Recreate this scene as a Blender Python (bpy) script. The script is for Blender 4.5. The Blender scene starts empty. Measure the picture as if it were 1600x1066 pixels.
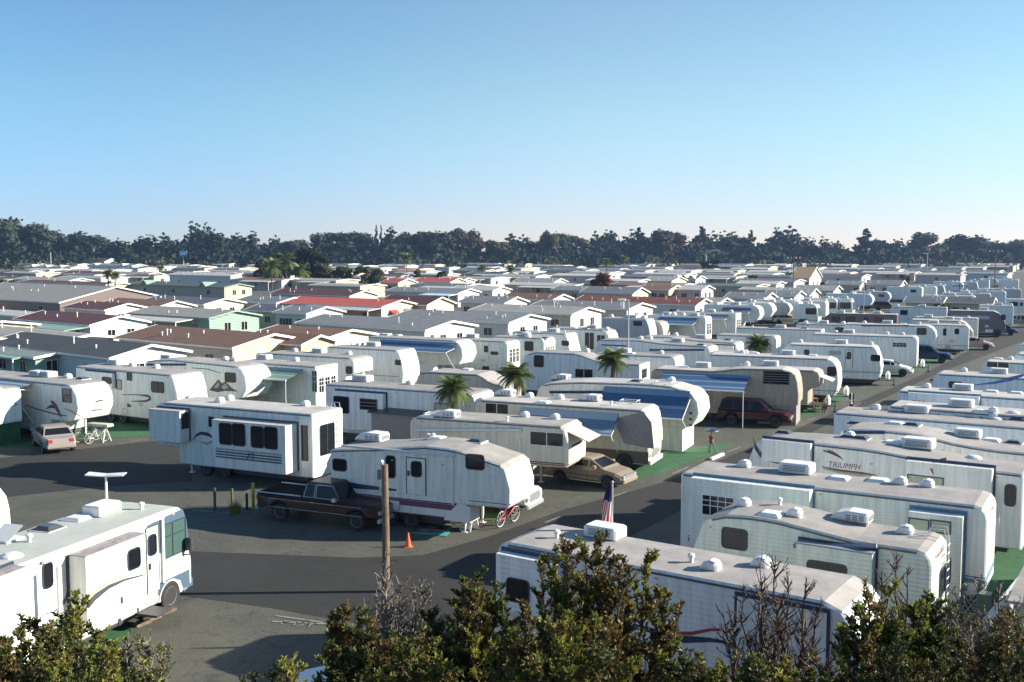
import bpy, math, random
from mathutils import Vector, Matrix
R = math.radians
random.seed(11)
S = bpy.context.scene
COL = S.collection
# ---------------------------------------------------------------- camera, sky, sun, exposure
FPX, HORIZON, CAMZ = 1650.0, 389.0, 11.5
PITCH = math.atan((533.0-HORIZON)/FPX)
cd = bpy.data.cameras.new('camera'); cam = bpy.data.objects.new('camera', cd); COL.objects.link(cam)
cam.location = (0, 0, CAMZ); cam.rotation_euler = (math.pi/2-PITCH, 0, 0)
cd.sensor_width = 36; cd.lens = 36*FPX/1600; cd.clip_start = .3; cd.clip_end = 6000
S.camera = cam
SUN_EL, SUN_AZ = 21.5, 88.0          # azimuth from +Y clockwise
wd = bpy.data.worlds.new('World'); S.world = wd; wd.use_nodes = True
wn = wd.node_tree; wn.nodes.clear()
sky = wn.nodes.new('ShaderNodeTexSky'); sky.sky_type = 'NISHITA'; sky.sun_disc = False
sky.sun_elevation = R(SUN_EL); sky.sun_rotation = R(SUN_AZ)
sky.altitude = 0; sky.air_density = 1.0; sky.dust_density = 0.0; sky.ozone_density = 3.0
bg = wn.nodes.new('ShaderNodeBackground'); bg.inputs[1].default_value = .056
wo = wn.nodes.new('ShaderNodeOutputWorld')
# coastal air: bluer than the standard sky and paler towards the sun's side
wt = wn.nodes.new('ShaderNodeTexCoord'); wsp = wn.nodes.new('ShaderNodeSeparateXYZ'); wn.links.new(wt.outputs['Generated'], wsp.inputs[0])
def _mr(sock, a, b):
    k = wn.nodes.new('ShaderNodeMapRange'); k.interpolation_type = 'SMOOTHSTEP'; k.inputs[1].default_value = a; k.inputs[2].default_value = b; wn.links.new(sock, k.inputs[0]); return k.outputs[0]
def _mx(f, a, b, mode='MIX'):
    k = wn.nodes.new('ShaderNodeMix'); k.data_type = 'RGBA'; k.blend_type = mode
    for i, v_ in ((0, f), (6, a), (7, b)):
        if isinstance(v_, (tuple, float, int)): k.inputs[i].default_value = v_ if i == 0 else (*v_, 1)
        else: wn.links.new(v_, k.inputs[i])
    return k.outputs[2]
_t = _mx(_mr(wsp.outputs[0], -.50, .15), (.74, .98, 1.12), (1.25, 1.30, 1.23))
_h = _mx(_mr(wsp.outputs[2], .0, .15), (.80, .78, 1.16), (1, 1, 1))
_c = _mx(1.0, _mx(1.0, sky.outputs[0], _t, 'MULTIPLY'), _h, 'MULTIPLY')
wn.links.new(_c, bg.inputs[0]); wn.links.new(bg.outputs[0], wo.inputs[0])
sd = bpy.data.lights.new('sun', 'SUN'); sun = bpy.data.objects.new('sun', sd); COL.objects.link(sun)
sd.energy = 4.7; sd.angle = R(.53); sd.color = (1, .925, .79)
_s = Vector((math.sin(R(SUN_AZ))*math.cos(R(SUN_EL)), math.cos(R(SUN_AZ))*math.cos(R(SUN_EL)), math.sin(R(SUN_EL))))
sun.rotation_euler = _s.to_track_quat('Z', 'Y').to_euler()
vs = S.view_settings
vs.view_transform = 'Standard'; vs.look = 'None'; vs.gamma = 1; vs.use_curve_mapping = False; vs.exposure = 1.34
S.cycles.max_bounces = 5; S.cycles.diffuse_bounces = 2; S.cycles.glossy_bounces = 2; S.cycles.transparent_max_bounces = 6
S.cycles.volume_bounces = 0; S.cycles.caustics_reflective = False; S.cycles.caustics_refractive = False

# ---------------------------------------------------------------- projection
_F = Vector((0, math.cos(PITCH), -math.sin(PITCH))); _U = Vector((0, math.sin(PITCH), math.cos(PITCH)))
CAM = Vector((0, 0, CAMZ))
def ray(px, py): return _F + Vector(((px-800)/FPX, 0, 0)) - _U*((py-533)/FPX)
def on_plane(px, py, p0, n):
    d = ray(px, py); return CAM + d*((p0-CAM).dot(n)/d.dot(n))
def G(px, py, z=0.0):
    d = ray(px, py); return CAM + d*((z-CAMZ)/d.z)
def proj(p):
    v = Vector(p)-CAM; k = v.dot(_F); return (800+FPX*v.x/k, 533-FPX*v.dot(_U)/k)

# ---------------------------------------------------------------- materials
MATS = {}
def mat(name, col, rough=.6, metal=0.0, spec=.5, noise=.0, nscale=3.0, bump=None, rib=None, coat=0.0, streak=0.0, grain=None, var=0.0, trans=0.0):
    """noise: brightness variation; rib=(axis, period, depth); streak: dirt runs along z; var: per-object value change"""
    if name in MATS: return MATS[name]
    m = bpy.data.materials.new(name); m.use_nodes = True; MATS[name] = m
    nt = m.node_tree; N = nt.nodes; Lk = nt.links; b = N['Principled BSDF']
    c = (col[0], col[1], col[2], 1)
    b.inputs['Base Color'].default_value = c; b.inputs['Roughness'].default_value = rough
    b.inputs['Metallic'].default_value = metal; b.inputs['Specular IOR Level'].default_value = spec
    if coat: b.inputs['Coat Weight'].default_value = coat; b.inputs['Coat Roughness'].default_value = .12
    if trans: b.inputs['Transmission Weight'].default_value = trans
    tc = N.new('ShaderNodeTexCoord'); src = tc.outputs['Object']; last = None
    if noise or streak or var or grain:
        mx = N.new('ShaderNodeMix'); mx.data_type = 'RGBA'; mx.blend_type = 'MULTIPLY'; mx.inputs[0].default_value = 1
        mx.inputs[6].default_value = c
        val = None
        def mul(sock, lo, hi):
            nonlocal val
            mr = N.new('ShaderNodeMapRange'); mr.inputs[3].default_value = lo; mr.inputs[4].default_value = hi
            Lk.new(sock, mr.inputs[0])
            if val is None: val = mr.outputs[0]
            else:
                mm = N.new('ShaderNodeMath'); mm.operation = 'MULTIPLY'; Lk.new(val, mm.inputs[0]); Lk.new(mr.outputs[0], mm.inputs[1]); val = mm.outputs[0]
            return mr
        if noise:
            t = N.new('ShaderNodeTexNoise'); t.inputs['Scale'].default_value = nscale; t.inputs['Detail'].default_value = 8; t.inputs['Roughness'].default_value = .65
            Lk.new(src, t.inputs['Vector']); r = mul(t.outputs[0], 1-noise, 1+noise); r.inputs[1].default_value = .3; r.inputs[2].default_value = .7
        if streak:
            mp = N.new('ShaderNodeMapping'); mp.inputs['Scale'].default_value = (3.2, 3.2, .25); Lk.new(src, mp.inputs[0])
            t = N.new('ShaderNodeTexNoise'); t.inputs['Scale'].default_value = 2.2; t.inputs['Detail'].default_value = 6
            Lk.new(mp.outputs[0], t.inputs['Vector']); r = mul(t.outputs[0], 1-streak, 1.0); r.inputs[1].default_value = .32; r.inputs[2].default_value = .6
        if grain:
            t = N.new('ShaderNodeTexNoise'); t.inputs['Scale'].default_value = grain[0]; t.inputs['Detail'].default_value = 4; t.inputs['Roughness'].default_value = .8
            Lk.new(src, t.inputs['Vector']); r = mul(t.outputs[0], 1-grain[1], 1+grain[1]); r.inputs[1].default_value = .3; r.inputs[2].default_value = .7
            # dark stains and fine cracks
            t = N.new('ShaderNodeTexNoise'); t.inputs['Scale'].default_value = 1.9; t.inputs['Detail'].default_value = 3; Lk.new(src, t.inputs['Vector']); r = mul(t.outputs[0], .78, 1.0); r.inputs[1].default_value = .33; r.inputs[2].default_value = .42
            nz = N.new('ShaderNodeTexNoise'); nz.inputs['Scale'].default_value = .7; Lk.new(src, nz.inputs['Vector']); va = N.new('ShaderNodeVectorMath'); va.operation = 'MULTIPLY_ADD'; va.inputs[1].default_value = (2.5, 2.5, 0); Lk.new(nz.outputs['Color'], va.inputs[0]); Lk.new(src, va.inputs[2])
            vo = N.new('ShaderNodeTexVoronoi'); vo.feature = 'DISTANCE_TO_EDGE'; vo.inputs['Scale'].default_value = .22; Lk.new(va.outputs[0], vo.inputs['Vector']); r = mul(vo.outputs['Distance'], .78, 1.0); r.inputs[1].default_value = .002; r.inputs[2].default_value = .012
        if var:
            oi = N.new('ShaderNodeObjectInfo'); mul(oi.outputs['Random'], 1-var, 1+var)
        cc = N.new('ShaderNodeCombineColor')
        for i in range(3): Lk.new(val, cc.inputs[i])
        Lk.new(cc.outputs[0], mx.inputs[7]); Lk.new(mx.outputs[2], b.inputs['Base Color'])
    hs = None
    if rib:
        ax, per, dep = rib
        sp = N.new('ShaderNodeSeparateXYZ'); Lk.new(src, sp.inputs[0])
        mm = N.new('ShaderNodeMath'); mm.operation = 'MULTIPLY'; mm.inputs[1].default_value = 2*math.pi/per; Lk.new(sp.outputs[ax], mm.inputs[0])
        sn = N.new('ShaderNodeMath'); sn.operation = 'SINE'; Lk.new(mm.outputs[0], sn.inputs[0])
        bp = N.new('ShaderNodeBump'); bp.inputs['Distance'].default_value = dep; bp.inputs['Strength'].default_value = 1; Lk.new(sn.outputs[0], bp.inputs['Height']); hs = bp
    if bump:
        t = N.new('ShaderNodeTexNoise'); t.inputs['Scale'].default_value = bump[0]; t.inputs['Detail'].default_value = 6; Lk.new(src, t.inputs['Vector'])
        bp = N.new('ShaderNodeBump'); bp.inputs['Distance'].default_value = bump[1]; Lk.new(t.outputs[0], bp.inputs['Height'])
        if hs: Lk.new(hs.outputs[0], bp.inputs['Normal'])
        hs = bp
    if hs: Lk.new(hs.outputs[0], b.inputs['Normal'])
    return m
def shell(name, col, rib=.11): return mat(name, col, .32, noise=.05, nscale=1.1, rib=('Z', rib, .0022) if rib else None, streak=.20, bump=(1.1, .010))
M = {
 'white': shell('shell_white', (.80, .80, .75)), 'smooth': shell('shell_smooth_white', (.82, .82, .78), None),
 'cream': shell('shell_cream', (.66, .61, .50), None), 'greenish': shell('shell_pale_green', (.75, .78, .73), .13),
 'sage': shell('shell_sage', (.55, .62, .55), .13), 'tan': shell('shell_tan', (.42, .36, .29), .13), 'bluew': shell('shell_pale_blue', (.66, .73, .80), None),
 'ribwhite': shell('shell_ribbed_white', (.77, .79, .79), .145), 'grey': shell('shell_grey', (.42, .44, .46), None),
 'maroonw': shell('shell_maroon', (.16, .10, .11), None), 'taupe': shell('shell_taupe', (.36, .34, .31), None),
 'darkbus': shell('shell_dark_blue', (.13, .12, .13), None),
 'roof': mat('roof_membrane', (.315, .29, .27), .75, noise=.24, nscale=.9, bump=(4, .01), var=.10),
 'roofw': mat('roof_membrane_white', (.45, .42, .385), .7, noise=.18, nscale=.8, var=.08),
 'roofg': mat('roof_membrane_grey_green', (.42, .44, .40), .75, noise=.10, nscale=.8),
 'brownpanel': mat('brown_lower_panel', (.13, .095, .085), .4), 'gutter': mat('gutter_dark', (.06, .07, .085), .5), 'seal': mat('rubber_seal', (.02, .03, .055), .5),
 'plastic': mat('white_plastic', (.74, .73, .70), .45, noise=.06, nscale=3, var=.06), 'plasticd': mat('smoked_plastic', (.07, .07, .08), .25),
 'grille': mat('dark_grille', (.16, .17, .18), .6),
 'glass': mat('tinted_glass', (.010, .012, .016), .12, spec=.3, var=.3), 'glassg': mat('green_tinted_glass', (.05, .095, .085), .1, spec=.5),
 'blind': mat('drawn_blind', (.42, .42, .38), .5, rib=('Z', .09, .006)), 'curtain': mat('yellow_curtain', (.46, .48, .36), .7, noise=.2, nscale=6),
 'rubber': mat('tyre_rubber', (.02, .02, .021), .85), 'rim': mat('wheel_rim', (.55, .56, .58), .35, metal=.6),
 'alum': mat('aluminium', (.62, .63, .65), .35, metal=.7), 'steel': mat('dark_steel', (.05, .05, .055), .5, metal=.3),
 'navy': mat('navy_paint', (.02, .035, .09), .4), 'teal': mat('teal_paint', (.10, .22, .30), .4), 'blue': mat('blue_paint', (.05, .16, .42), .4),
 'charcoal': mat('charcoal_graphic', (.055, .06, .07), .4), 'gold': mat('tan_graphic', (.42, .34, .22), .4), 'red': mat('red_graphic', (.32, .05, .035), .4),
 'plum': mat('plum_graphic', (.16, .05, .10), .4), 'bluegrey': mat('blue_grey_paint', (.07, .11, .16), .3), 'greygr': mat('pale_grey_graphic', (.32, .34, .36), .4),
 'woodp': mat('weathered_pole_wood', (.17, .12, .08), .9, noise=.35, nscale=5, streak=.3),
 'turf': mat('green_carpet', (.03, .115, .045), .95, noise=.22, nscale=2.2, bump=(30, .02)),
 'asphalt': mat('asphalt_pad', (.078, .078, .062), .92, noise=.22, nscale=.45, grain=(9, .30), bump=(30, .02)),
 'road': mat('road_asphalt', (.0225, .0215, .0195), .9, noise=.2, nscale=.35, grain=(9, .30), bump=(30, .02)),
 'paint': mat('worn_road_paint', (.20, .20, .18), .85, noise=.5, nscale=5), 'ypaint': mat('worn_yellow_paint', (.085, .085, .035), .85, noise=.5, nscale=4),
 'tarp': mat('grey_tarpaulin', (.30, .27, .27), .8, noise=.1, bump=(2.5, .08)), 'windcover': mat('beige_windscreen_cover', (.50, .46, .38), .8, noise=.08, bump=(2.5, .05)),
}
def bark(): return mat('bark', (.09, .07, .055), .95, noise=.3, nscale=4)

# ---------------------------------------------------------------- mesh helpers
class MB:
    def __init__(s): s.v = []; s.f = []; s.m = []; s.sm = False
    def add(s, vs, fs, mi=0):
        k = len(s.v); s.v.extend([tuple(p) for p in vs]); s.f.extend([tuple(i+k for i in f) for f in fs]); s.m.extend([mi]*len(fs)); return s
    def box(s, x0, x1, y0, y1, z0, z1, mi=0, t=1.0):
        cx, cy = (x0+x1)/2, (y0+y1)/2; a, b = (x1-x0)/2, (y1-y0)/2
        v = [(cx+i*a*q, cy+j*b*q, z) for z, q in ((z0, 1.0), (z1, t)) for i, j in ((-1, -1), (1, -1), (1, 1), (-1, 1))]
        return s.add(v, [(3, 2, 1, 0), (4, 5, 6, 7), (0, 1, 5, 4), (1, 2, 6, 5), (2, 3, 7, 6), (3, 0, 4, 7)], mi)
    def rbox(s, x0, x1, y0, y1, z0, z1, b=.03, mi=0):
        """box with chamfered vertical and top edges"""
        def ring(i, z): return [(x0+i+b, y0+i, z), (x1-i-b, y0+i, z), (x1-i, y0+i+b, z), (x1-i, y1-i-b, z), (x1-i-b, y1-i, z), (x0+i+b, y1-i, z), (x0+i, y1-i-b, z), (x0+i, y0+i+b, z)]
        v = ring(0, z0)+ring(0, z1-b)+ring(b, z1)
        f = [tuple(range(7, -1, -1)), tuple(range(16, 24))]
        for k in (0, 8):
            for i in range(8): j = (i+1) % 8; f.append((k+i, k+j, k+8+j, k+8+i))
        return s.add(v, f, mi)
    def tube(s, pts, r, n=6, mi=0, cap=True):
        pts = [Vector(p) for p in pts]; rr = r if isinstance(r, (list, tuple)) else [r]*len(pts)
        rings = []; up0 = None
        for i, p in enumerate(pts):
            d = (pts[min(i+1, len(pts)-1)]-pts[max(i-1, 0)])
            if d.length < 1e-9: d = Vector((0, 0, 1))
            d.normalize(); a = Vector((0, 0, 1)) if abs(d.z) < .9 else Vector((1, 0, 0))
            if up0 is not None:
                a = up0
                if abs(a.dot(d)) > .98: a = Vector((1, 0, 0)) if abs(d.x) < .9 else Vector((0, 1, 0))
            u = d.cross(a).normalized(); w = u.cross(d).normalized(); up0 = w
            rings.append([p+(u*math.cos(2*math.pi*k/n)+w*math.sin(2*math.pi*k/n))*rr[i] for k in range(n)])
        v = [q for g in rings for q in g]; f = []
        for i in range(len(pts)-1):
            for k in range(n): j = (k+1) % n; f.append((i*n+k, i*n+j, (i+1)*n+j, (i+1)*n+k))
        if cap: f.append(tuple(range(n-1, -1, -1))); f.append(tuple((len(pts)-1)*n+k for k in range(n)))
        return s.add(v, f, mi)
    def lathe(s, prof, n=16, axis='z', c=(0, 0, 0), mi=0):
        v = []; f = []
        for r, h in prof:
            for k in range(n):
                a = 2*math.pi*k/n; x, y = r*math.cos(a), r*math.sin(a)
                v.append((c[0]+x, c[1]+y, c[2]+h) if axis == 'z' else ((c[0]+x, c[1]+h, c[2]+y) if axis == 'y' else (c[0]+h, c[1]+x, c[2]+y)))
        m = len(prof)
        for i in range(m-1):
            for k in range(n): j = (k+1) % n; f.append((i*n+k, i*n+j, (i+1)*n+j, (i+1)*n+k))
        f.append(tuple(range(n-1, -1, -1))); f.append(tuple((m-1)*n+k for k in range(n)))
        return s.add(v, f, mi)
    def prism(s, poly, y0, y1, b=0.0, mi=0):
        """polygon in xz (ccw seen from -y) extruded along y; b chamfers both side outlines"""
        n = len(poly)
        def shrink(d):
            if not d: return poly
            out = []
            for i in range(n):
                p0, p1, p2 = poly[i-1], poly[i], poly[(i+1) % n]
                def nrm(a, c):
                    dx, dz = c[0]-a[0], c[1]-a[1]; l = math.hypot(dx, dz) or 1; return (-dz/l, dx/l)
                a, c = nrm(p0, p1), nrm(p1, p2); q = 1+a[0]*c[0]+a[1]*c[1]; q = max(q, .5)
                out.append((p1[0]+(a[0]+c[0])/q*d, p1[1]+(a[1]+c[1])/q*d))
            return out
        sh = shrink(b)
        rings = [(sh, y0), (poly, y0+b), (poly, y1-b), (sh, y1)] if b else [(poly, y0), (poly, y1)]
        v = [(p[0], y, p[1]) for g, y in rings for p in g]; f = [tuple(range(n)), tuple(range(len(v)-1, len(v)-1-n, -1))]
        for r in range(len(rings)-1):
            for i in range(n): j = (i+1) % n; f.append((r*n+i, (r+1)*n+i, (r+1)*n+j, r*n+j))
        return s.add(v, f, mi)
    def mesh(s, name, smooth=False):
        me = bpy.data.meshes.new(name); me.from_pydata(s.v, [], s.f)
        if any(s.m): me.polygons.foreach_set('material_index', s.m)
        if smooth: me.polygons.foreach_set('use_smooth', [True]*len(s.f))
        me.update(); return me
def obj(name, mb, mats, parent=None, loc=None, rz=0.0, smooth=False, rot=None, scale=None):
    me = mb if isinstance(mb, bpy.types.Mesh) else mb.mesh(name, smooth)
    if not me.materials:
        for m_ in (mats if isinstance(mats, (list, tuple)) else [mats]): me.materials.append(M[m_] if isinstance(m_, str) else m_)
    o = bpy.data.objects.new(name, me); COL.objects.link(o)
    if parent is not None: o.parent = parent
    if loc is not None: o.location = loc
    if rot is not None: o.rotation_euler = rot
    elif rz: o.rotation_euler = (0, 0, rz)
    if scale is not None: o.scale = scale
    return o
def tag(o, label, cat, group=None, kind=None):
    if label: o['label'] = label
    if cat: o['category'] = cat
    if group: o['group'] = group
    if kind: o['kind'] = kind
    return o
def thing(name, label, cat, loc=(0, 0, 0), rz=0.0, group=None):
    o = bpy.data.objects.new(name, None); o.empty_display_size = .2; COL.objects.link(o)
    o.location = loc; o.rotation_euler = (0, 0, rz); return tag(o, label, cat, group)
def copy_tree(o, parent=None):
    c = o.copy(); COL.objects.link(c); c.parent = parent
    for ch in o.children: copy_tree(ch, c)
    return c
def flat(name, pxs, z, m, kind='structure', grid=None):
    """sheet on the ground whose outline is given by where it is seen"""
    pts = [G(x, y, 0) for x, y in pxs]; mb = MB(); mb.add([(p.x, p.y, z) for p in pts], [tuple(range(len(pts)))])
    me = mb.mesh(name)
    if me.polygons[0].normal.z < 0: me.flip_normals()
    o = obj(name, me, m); o['kind'] = kind; return o
CACHE = {}
def letters(name, body, size, m_, parent=None, shear=0.0, align='LEFT', extrude=.002):
    cu = bpy.data.curves.new(name, 'FONT'); cu.body = body; cu.size = size; cu.shear = shear; cu.extrude = extrude; cu.align_x = align
    tmp = bpy.data.objects.new(name, cu); COL.objects.link(tmp); bpy.context.view_layer.update()
    me = bpy.data.meshes.new_from_object(tmp.evaluated_get(bpy.context.evaluated_depsgraph_get())); w = tmp.dimensions.x
    bpy.data.objects.remove(tmp); bpy.data.curves.remove(cu); me.materials.clear(); me.materials.append(M[m_])
    o = bpy.data.objects.new(name, me); COL.objects.link(o); o.parent = parent; return o, w
def cached(key, fn):
    if key not in CACHE: CACHE[key] = fn()
    return CACHE[key]

# ---------------------------------------------------------------- setting: ground
gb = MB(); gb.add([(-3000, -300, 0), (3000, -300, 0), (3000, 5000, 0), (-3000, 5000, 0)], [(0, 1, 2, 3)])
g = obj('ground', gb, mat('dry_grass_ground', (.11, .11, .075), .95, noise=.35, nscale=.05)); g['kind'] = 'structure'
flat('park_pavement', [(-2600, 640), (-900, 432), (1900, 424), (2900, 470), (3800, 900), (2300, 1900), (-1500, 1900)], .006, 'asphalt')
flat('road', [(-700, 760), (60, 840), (300, 862), (560, 872), (660, 868), (760, 840), (880, 797), (1045, 752), (1250, 668), (1440, 586), (1545, 533), (1606, 500), (1650, 476),
              (1672, 480), (1640, 510), (1600, 533), (1475, 580), (1300, 660), (1150, 735), (1060, 800), (800, 935), (690, 985), (560, 975), (420, 950), (290, 932), (60, 945), (-700, 990)], .012, 'road')
flat('side_street', [(-600, 775), (-600, 722), (0, 716), (90, 706), (232, 690), (300, 690), (300, 752), (150, 762), (0, 778)], .012, 'road')
for o in (flat('green_carpet', [(-60, 712), (0, 702), (108, 688), (236, 682), (230, 655), (160, 640), (-80, 690)], .018, 'turf'),
          flat('green_carpet', [(905, 748), (960, 756), (1030, 741), (1120, 708), (1150, 690), (1085, 700), (1000, 705), (930, 725)], .018, 'turf'),
          flat('green_carpet', [(1246, 655), (1275, 648), (1330, 616), (1300, 612), (1262, 628)], .018, 'turf'),
          flat('green_carpet', [(1385, 590), (1432, 580), (1470, 563), (1476, 554), (1420, 566), (1386, 578)], .018, 'turf'),
          flat('green_carpet', [(1470, 556), (1500, 552), (1530, 543), (1505, 540), (1470, 546)], .018, 'turf'),
          flat('green_carpet', [(425, 668), (520, 662), (640, 700), (650, 690), (600, 655), (440, 645)], .018, 'turf'),
          flat('green_carpet', [(1595, 905), (1640, 870), (1570, 840), (1540, 880), (1500, 930), (1520, 960)], .018, 'turf'),
          flat('green_carpet', [(150, 985), (225, 975), (180, 1010), (120, 1010)], .018, 'turf')):
    o['kind'] = 'structure'
gm = flat('grass_strip', [(752, 812), (770, 815), (800, 790), (790, 778), (748, 782)], .018, mat('short_grass', (.07, .11, .03), .95, noise=.4, nscale=4, bump=(20, .03)))
# ================================================================ trailers and motorhomes
def end_curve(kind, h, zf):
    """points (inset from the end, z) from the floor corner up to the roof"""
    if kind == 'flat': return [(0, zf), (0, h-.1), (.03, h-.03), (.1, h)]
    if kind == 'round': return [(.04, zf), (0, zf+.1), (0, h-.42), (.05, h-.22), (.17, h-.07), (.4, h)]
    if kind == 'biground': return [(.25, zf), (.08, zf+.4), (0, zf+1.0), (.04, h-1.0), (.16, h-.5), (.42, h-.16), (.85, h)]
    if kind == 'slant': return [(.30, zf), (.10, zf+.25), (0, zf+1.0), (.10, h-1.1), (.40, h-.25), (.55, h-.06), (.75, h)]
    if kind == 'rake': return [(.25, zf), (0, zf+.55), (.55, h-.12), (.75, h)]
    if kind == 'classA': return [(.16, zf), (.02, zf+.15), (0, zf+.8), (.05, zf+1.25), (.20, h-.55), (.34, h-.22), (.6, h-.05), (1.0, h)]
    if kind == 'bus': return [(.10, zf), (0, zf+.6), (.06, zf+1.3), (.45, h-.7), (.9, h-.25), (1.5, h)]
    if kind == 'cap': return [(2.75, zf), (2.55, 1.32), (.95, 1.36), (.42, 1.50), (.10, 2.02), (0, 2.3), (.10, h-.62), (.42, h-.2), (.72, h-.06), (1.05, h)]
    if kind == 'capsharp': return [(2.6, zf), (2.5, 1.22), (.16, 1.26), (.02, 1.45), (0, 2.05), (.10, h-.6), (.24, h-.16), (.46, h)]
    if kind == 'capshort': return [(1.75, zf), (1.65, 1.3), (.5, 1.34), (.2, 1.48), (.04, 1.9), (0, 2.3), (.08, h-.6), (.3, h-.2), (.5, h-.06), (.8, h)]
    if kind == 'nose': return [(.12, zf), (0, zf+.5), (0, 2.0), (.10, h-.45), (.20, h-.12), (.42, h)]
    if kind == 'brow': return [(.75, zf), (.75, h-1.35), (.0, h-1.1), (.0, h-.35), (.12, h-.12), (.45, h)]
    raise ValueError(kind)
def smooth_hump(u, humps):
    if not humps: return 0.0
    for (a, za), (b, zb) in zip(humps, humps[1:]):
        if u <= b:
            t = max(0, (u-a)/(b-a)); return za+(zb-za)*t
    return humps[-1][1]
def ac_mesh(kind):
    mb = MB()
    if kind == 'box':
        mb.rbox(-.52, .52, -.36, .36, .03, .34, .05)
        for k in range(4): mb.box(-.36, .36, -.366, -.355, .10+k*.05, .125+k*.05, 1)
        for k in range(4): mb.box(.515, .526, -.24, .24, .10+k*.05, .125+k*.05, 1)
    else:
        pr = [(-.60, .03), (.55, .03), (.57, .26), (.50, .34), (-.05, .36), (-.42, .27), (-.6, .12)]
        mb.prism(pr, -.36, .36, .06)
        for k in range(3):
            for q in range(3): mb.box(-.12+q*.2, .03+q*.2, -.372, -.355, .11+k*.06, .14+k*.06, 1)
        mb.box(.565, .578, -.24, .24, .10, .26, 1)
    mb.box(-.5, .5, -.34, .34, -.08, .035, 1, 1.0)
    return mb.mesh('air_conditioner')
def vent_mesh(kind):
    mb = MB()
    if kind == 'dome': mb.prism([(-.30, -.03), (.30, -.03), (.31, .17), (.22, .29), (.05, .33), (-.14, .27), (-.27, .10)], -.24, .24, .07)
    elif kind == 'flat': mb.box(-.34, .34, -.34, .34, -.05, .035); mb.box(-.32, .32, -.32, .32, .035, .10, 0, .75)
    elif kind == 'dark': mb.box(-.36, .36, -.36, .36, -.05, .03); mb.box(-.33, .33, -.33, .33, .031, .14, 1, .55)
    elif kind == 'pod': mb.lathe([(.36, -.04), (.36, .02), (.33, .07), (.2, .13), (.02, .15)], 14)
    elif kind == 'open':
        mb.box(-.34, .34, -.34, .34, -.05, .06)
        mb.add([(-.33, -.33, .07), (.30, -.33, .40), (.30, .33, .40), (-.33, .33, .07)], [(0, 1, 2, 3)]); mb.add([(-.33, -.33, .045), (.30, -.33, .375), (.30, .33, .375), (-.33, .33, .045)], [(3, 2, 1, 0)])
    elif kind == 'pipe': mb.lathe([(.06, -.04), (.06, .14), (.10, .15), (.10, .22), (.03, .25)], 8)
    elif kind == 'dish':
        mb.lathe([(.02, 0), (.25, .03), (.42, .10), (.44, .11), (.26, .045), (.02, .02)], 14, 'x', (0, 0, .45)); mb.tube([(0, 0, 0), (0, 0, .45)], .03); mb.tube([(0, 0, .3), (.4, 0, .5)], .015)
    elif kind == 'rack':
        for y in (-.3, .3): mb.tube([(-.5, y, .16), (.5, y, .16)], .02); 
        for x in (-.45, .45): mb.tube([(x, -.3, 0), (x, -.3, .16), (x, .3, .16), (x, .3, 0)], .02)
    return mb.mesh('roof_vent')
def wheel_tree(parent, x, y, r=.36, w=.22, side=-1):
    def mk():
        t = MB(); t.lathe([(r*.62, -w/2+.02), (r*.93, -w/2), (r, -w/2+.03), (r, w/2-.03), (r*.93, w/2), (r*.62, w/2-.02)], 20, 'y')
        q = MB(); q.lathe([(.02, -w/2+.05), (r*.2, -w/2+.02), (r*.25, -w/2+.05), (r*.52, -w/2+.07), (r*.62, -w/2+.01), (r*.64, -w/2+.03), (r*.60, w/2-.03)], 16, 'y')
        for k in range(6):
            a = k*math.pi/3+.4; q.box(r*.4*math.cos(a)-.03, r*.4*math.cos(a)+.03, -w/2+.045, -w/2+.06, r*.4*math.sin(a)-.03, r*.4*math.sin(a)+.03, 1)
        return t.mesh('wheel', False), q.mesh('rim', False)
    a, b = cached(('wheel', r, w), mk)
    o = obj('wheel', a, 'rubber', parent, (x, y, r), math.pi if side > 0 else 0); obj('rim', b, ['rim', 'steel'], o); return o
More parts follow.
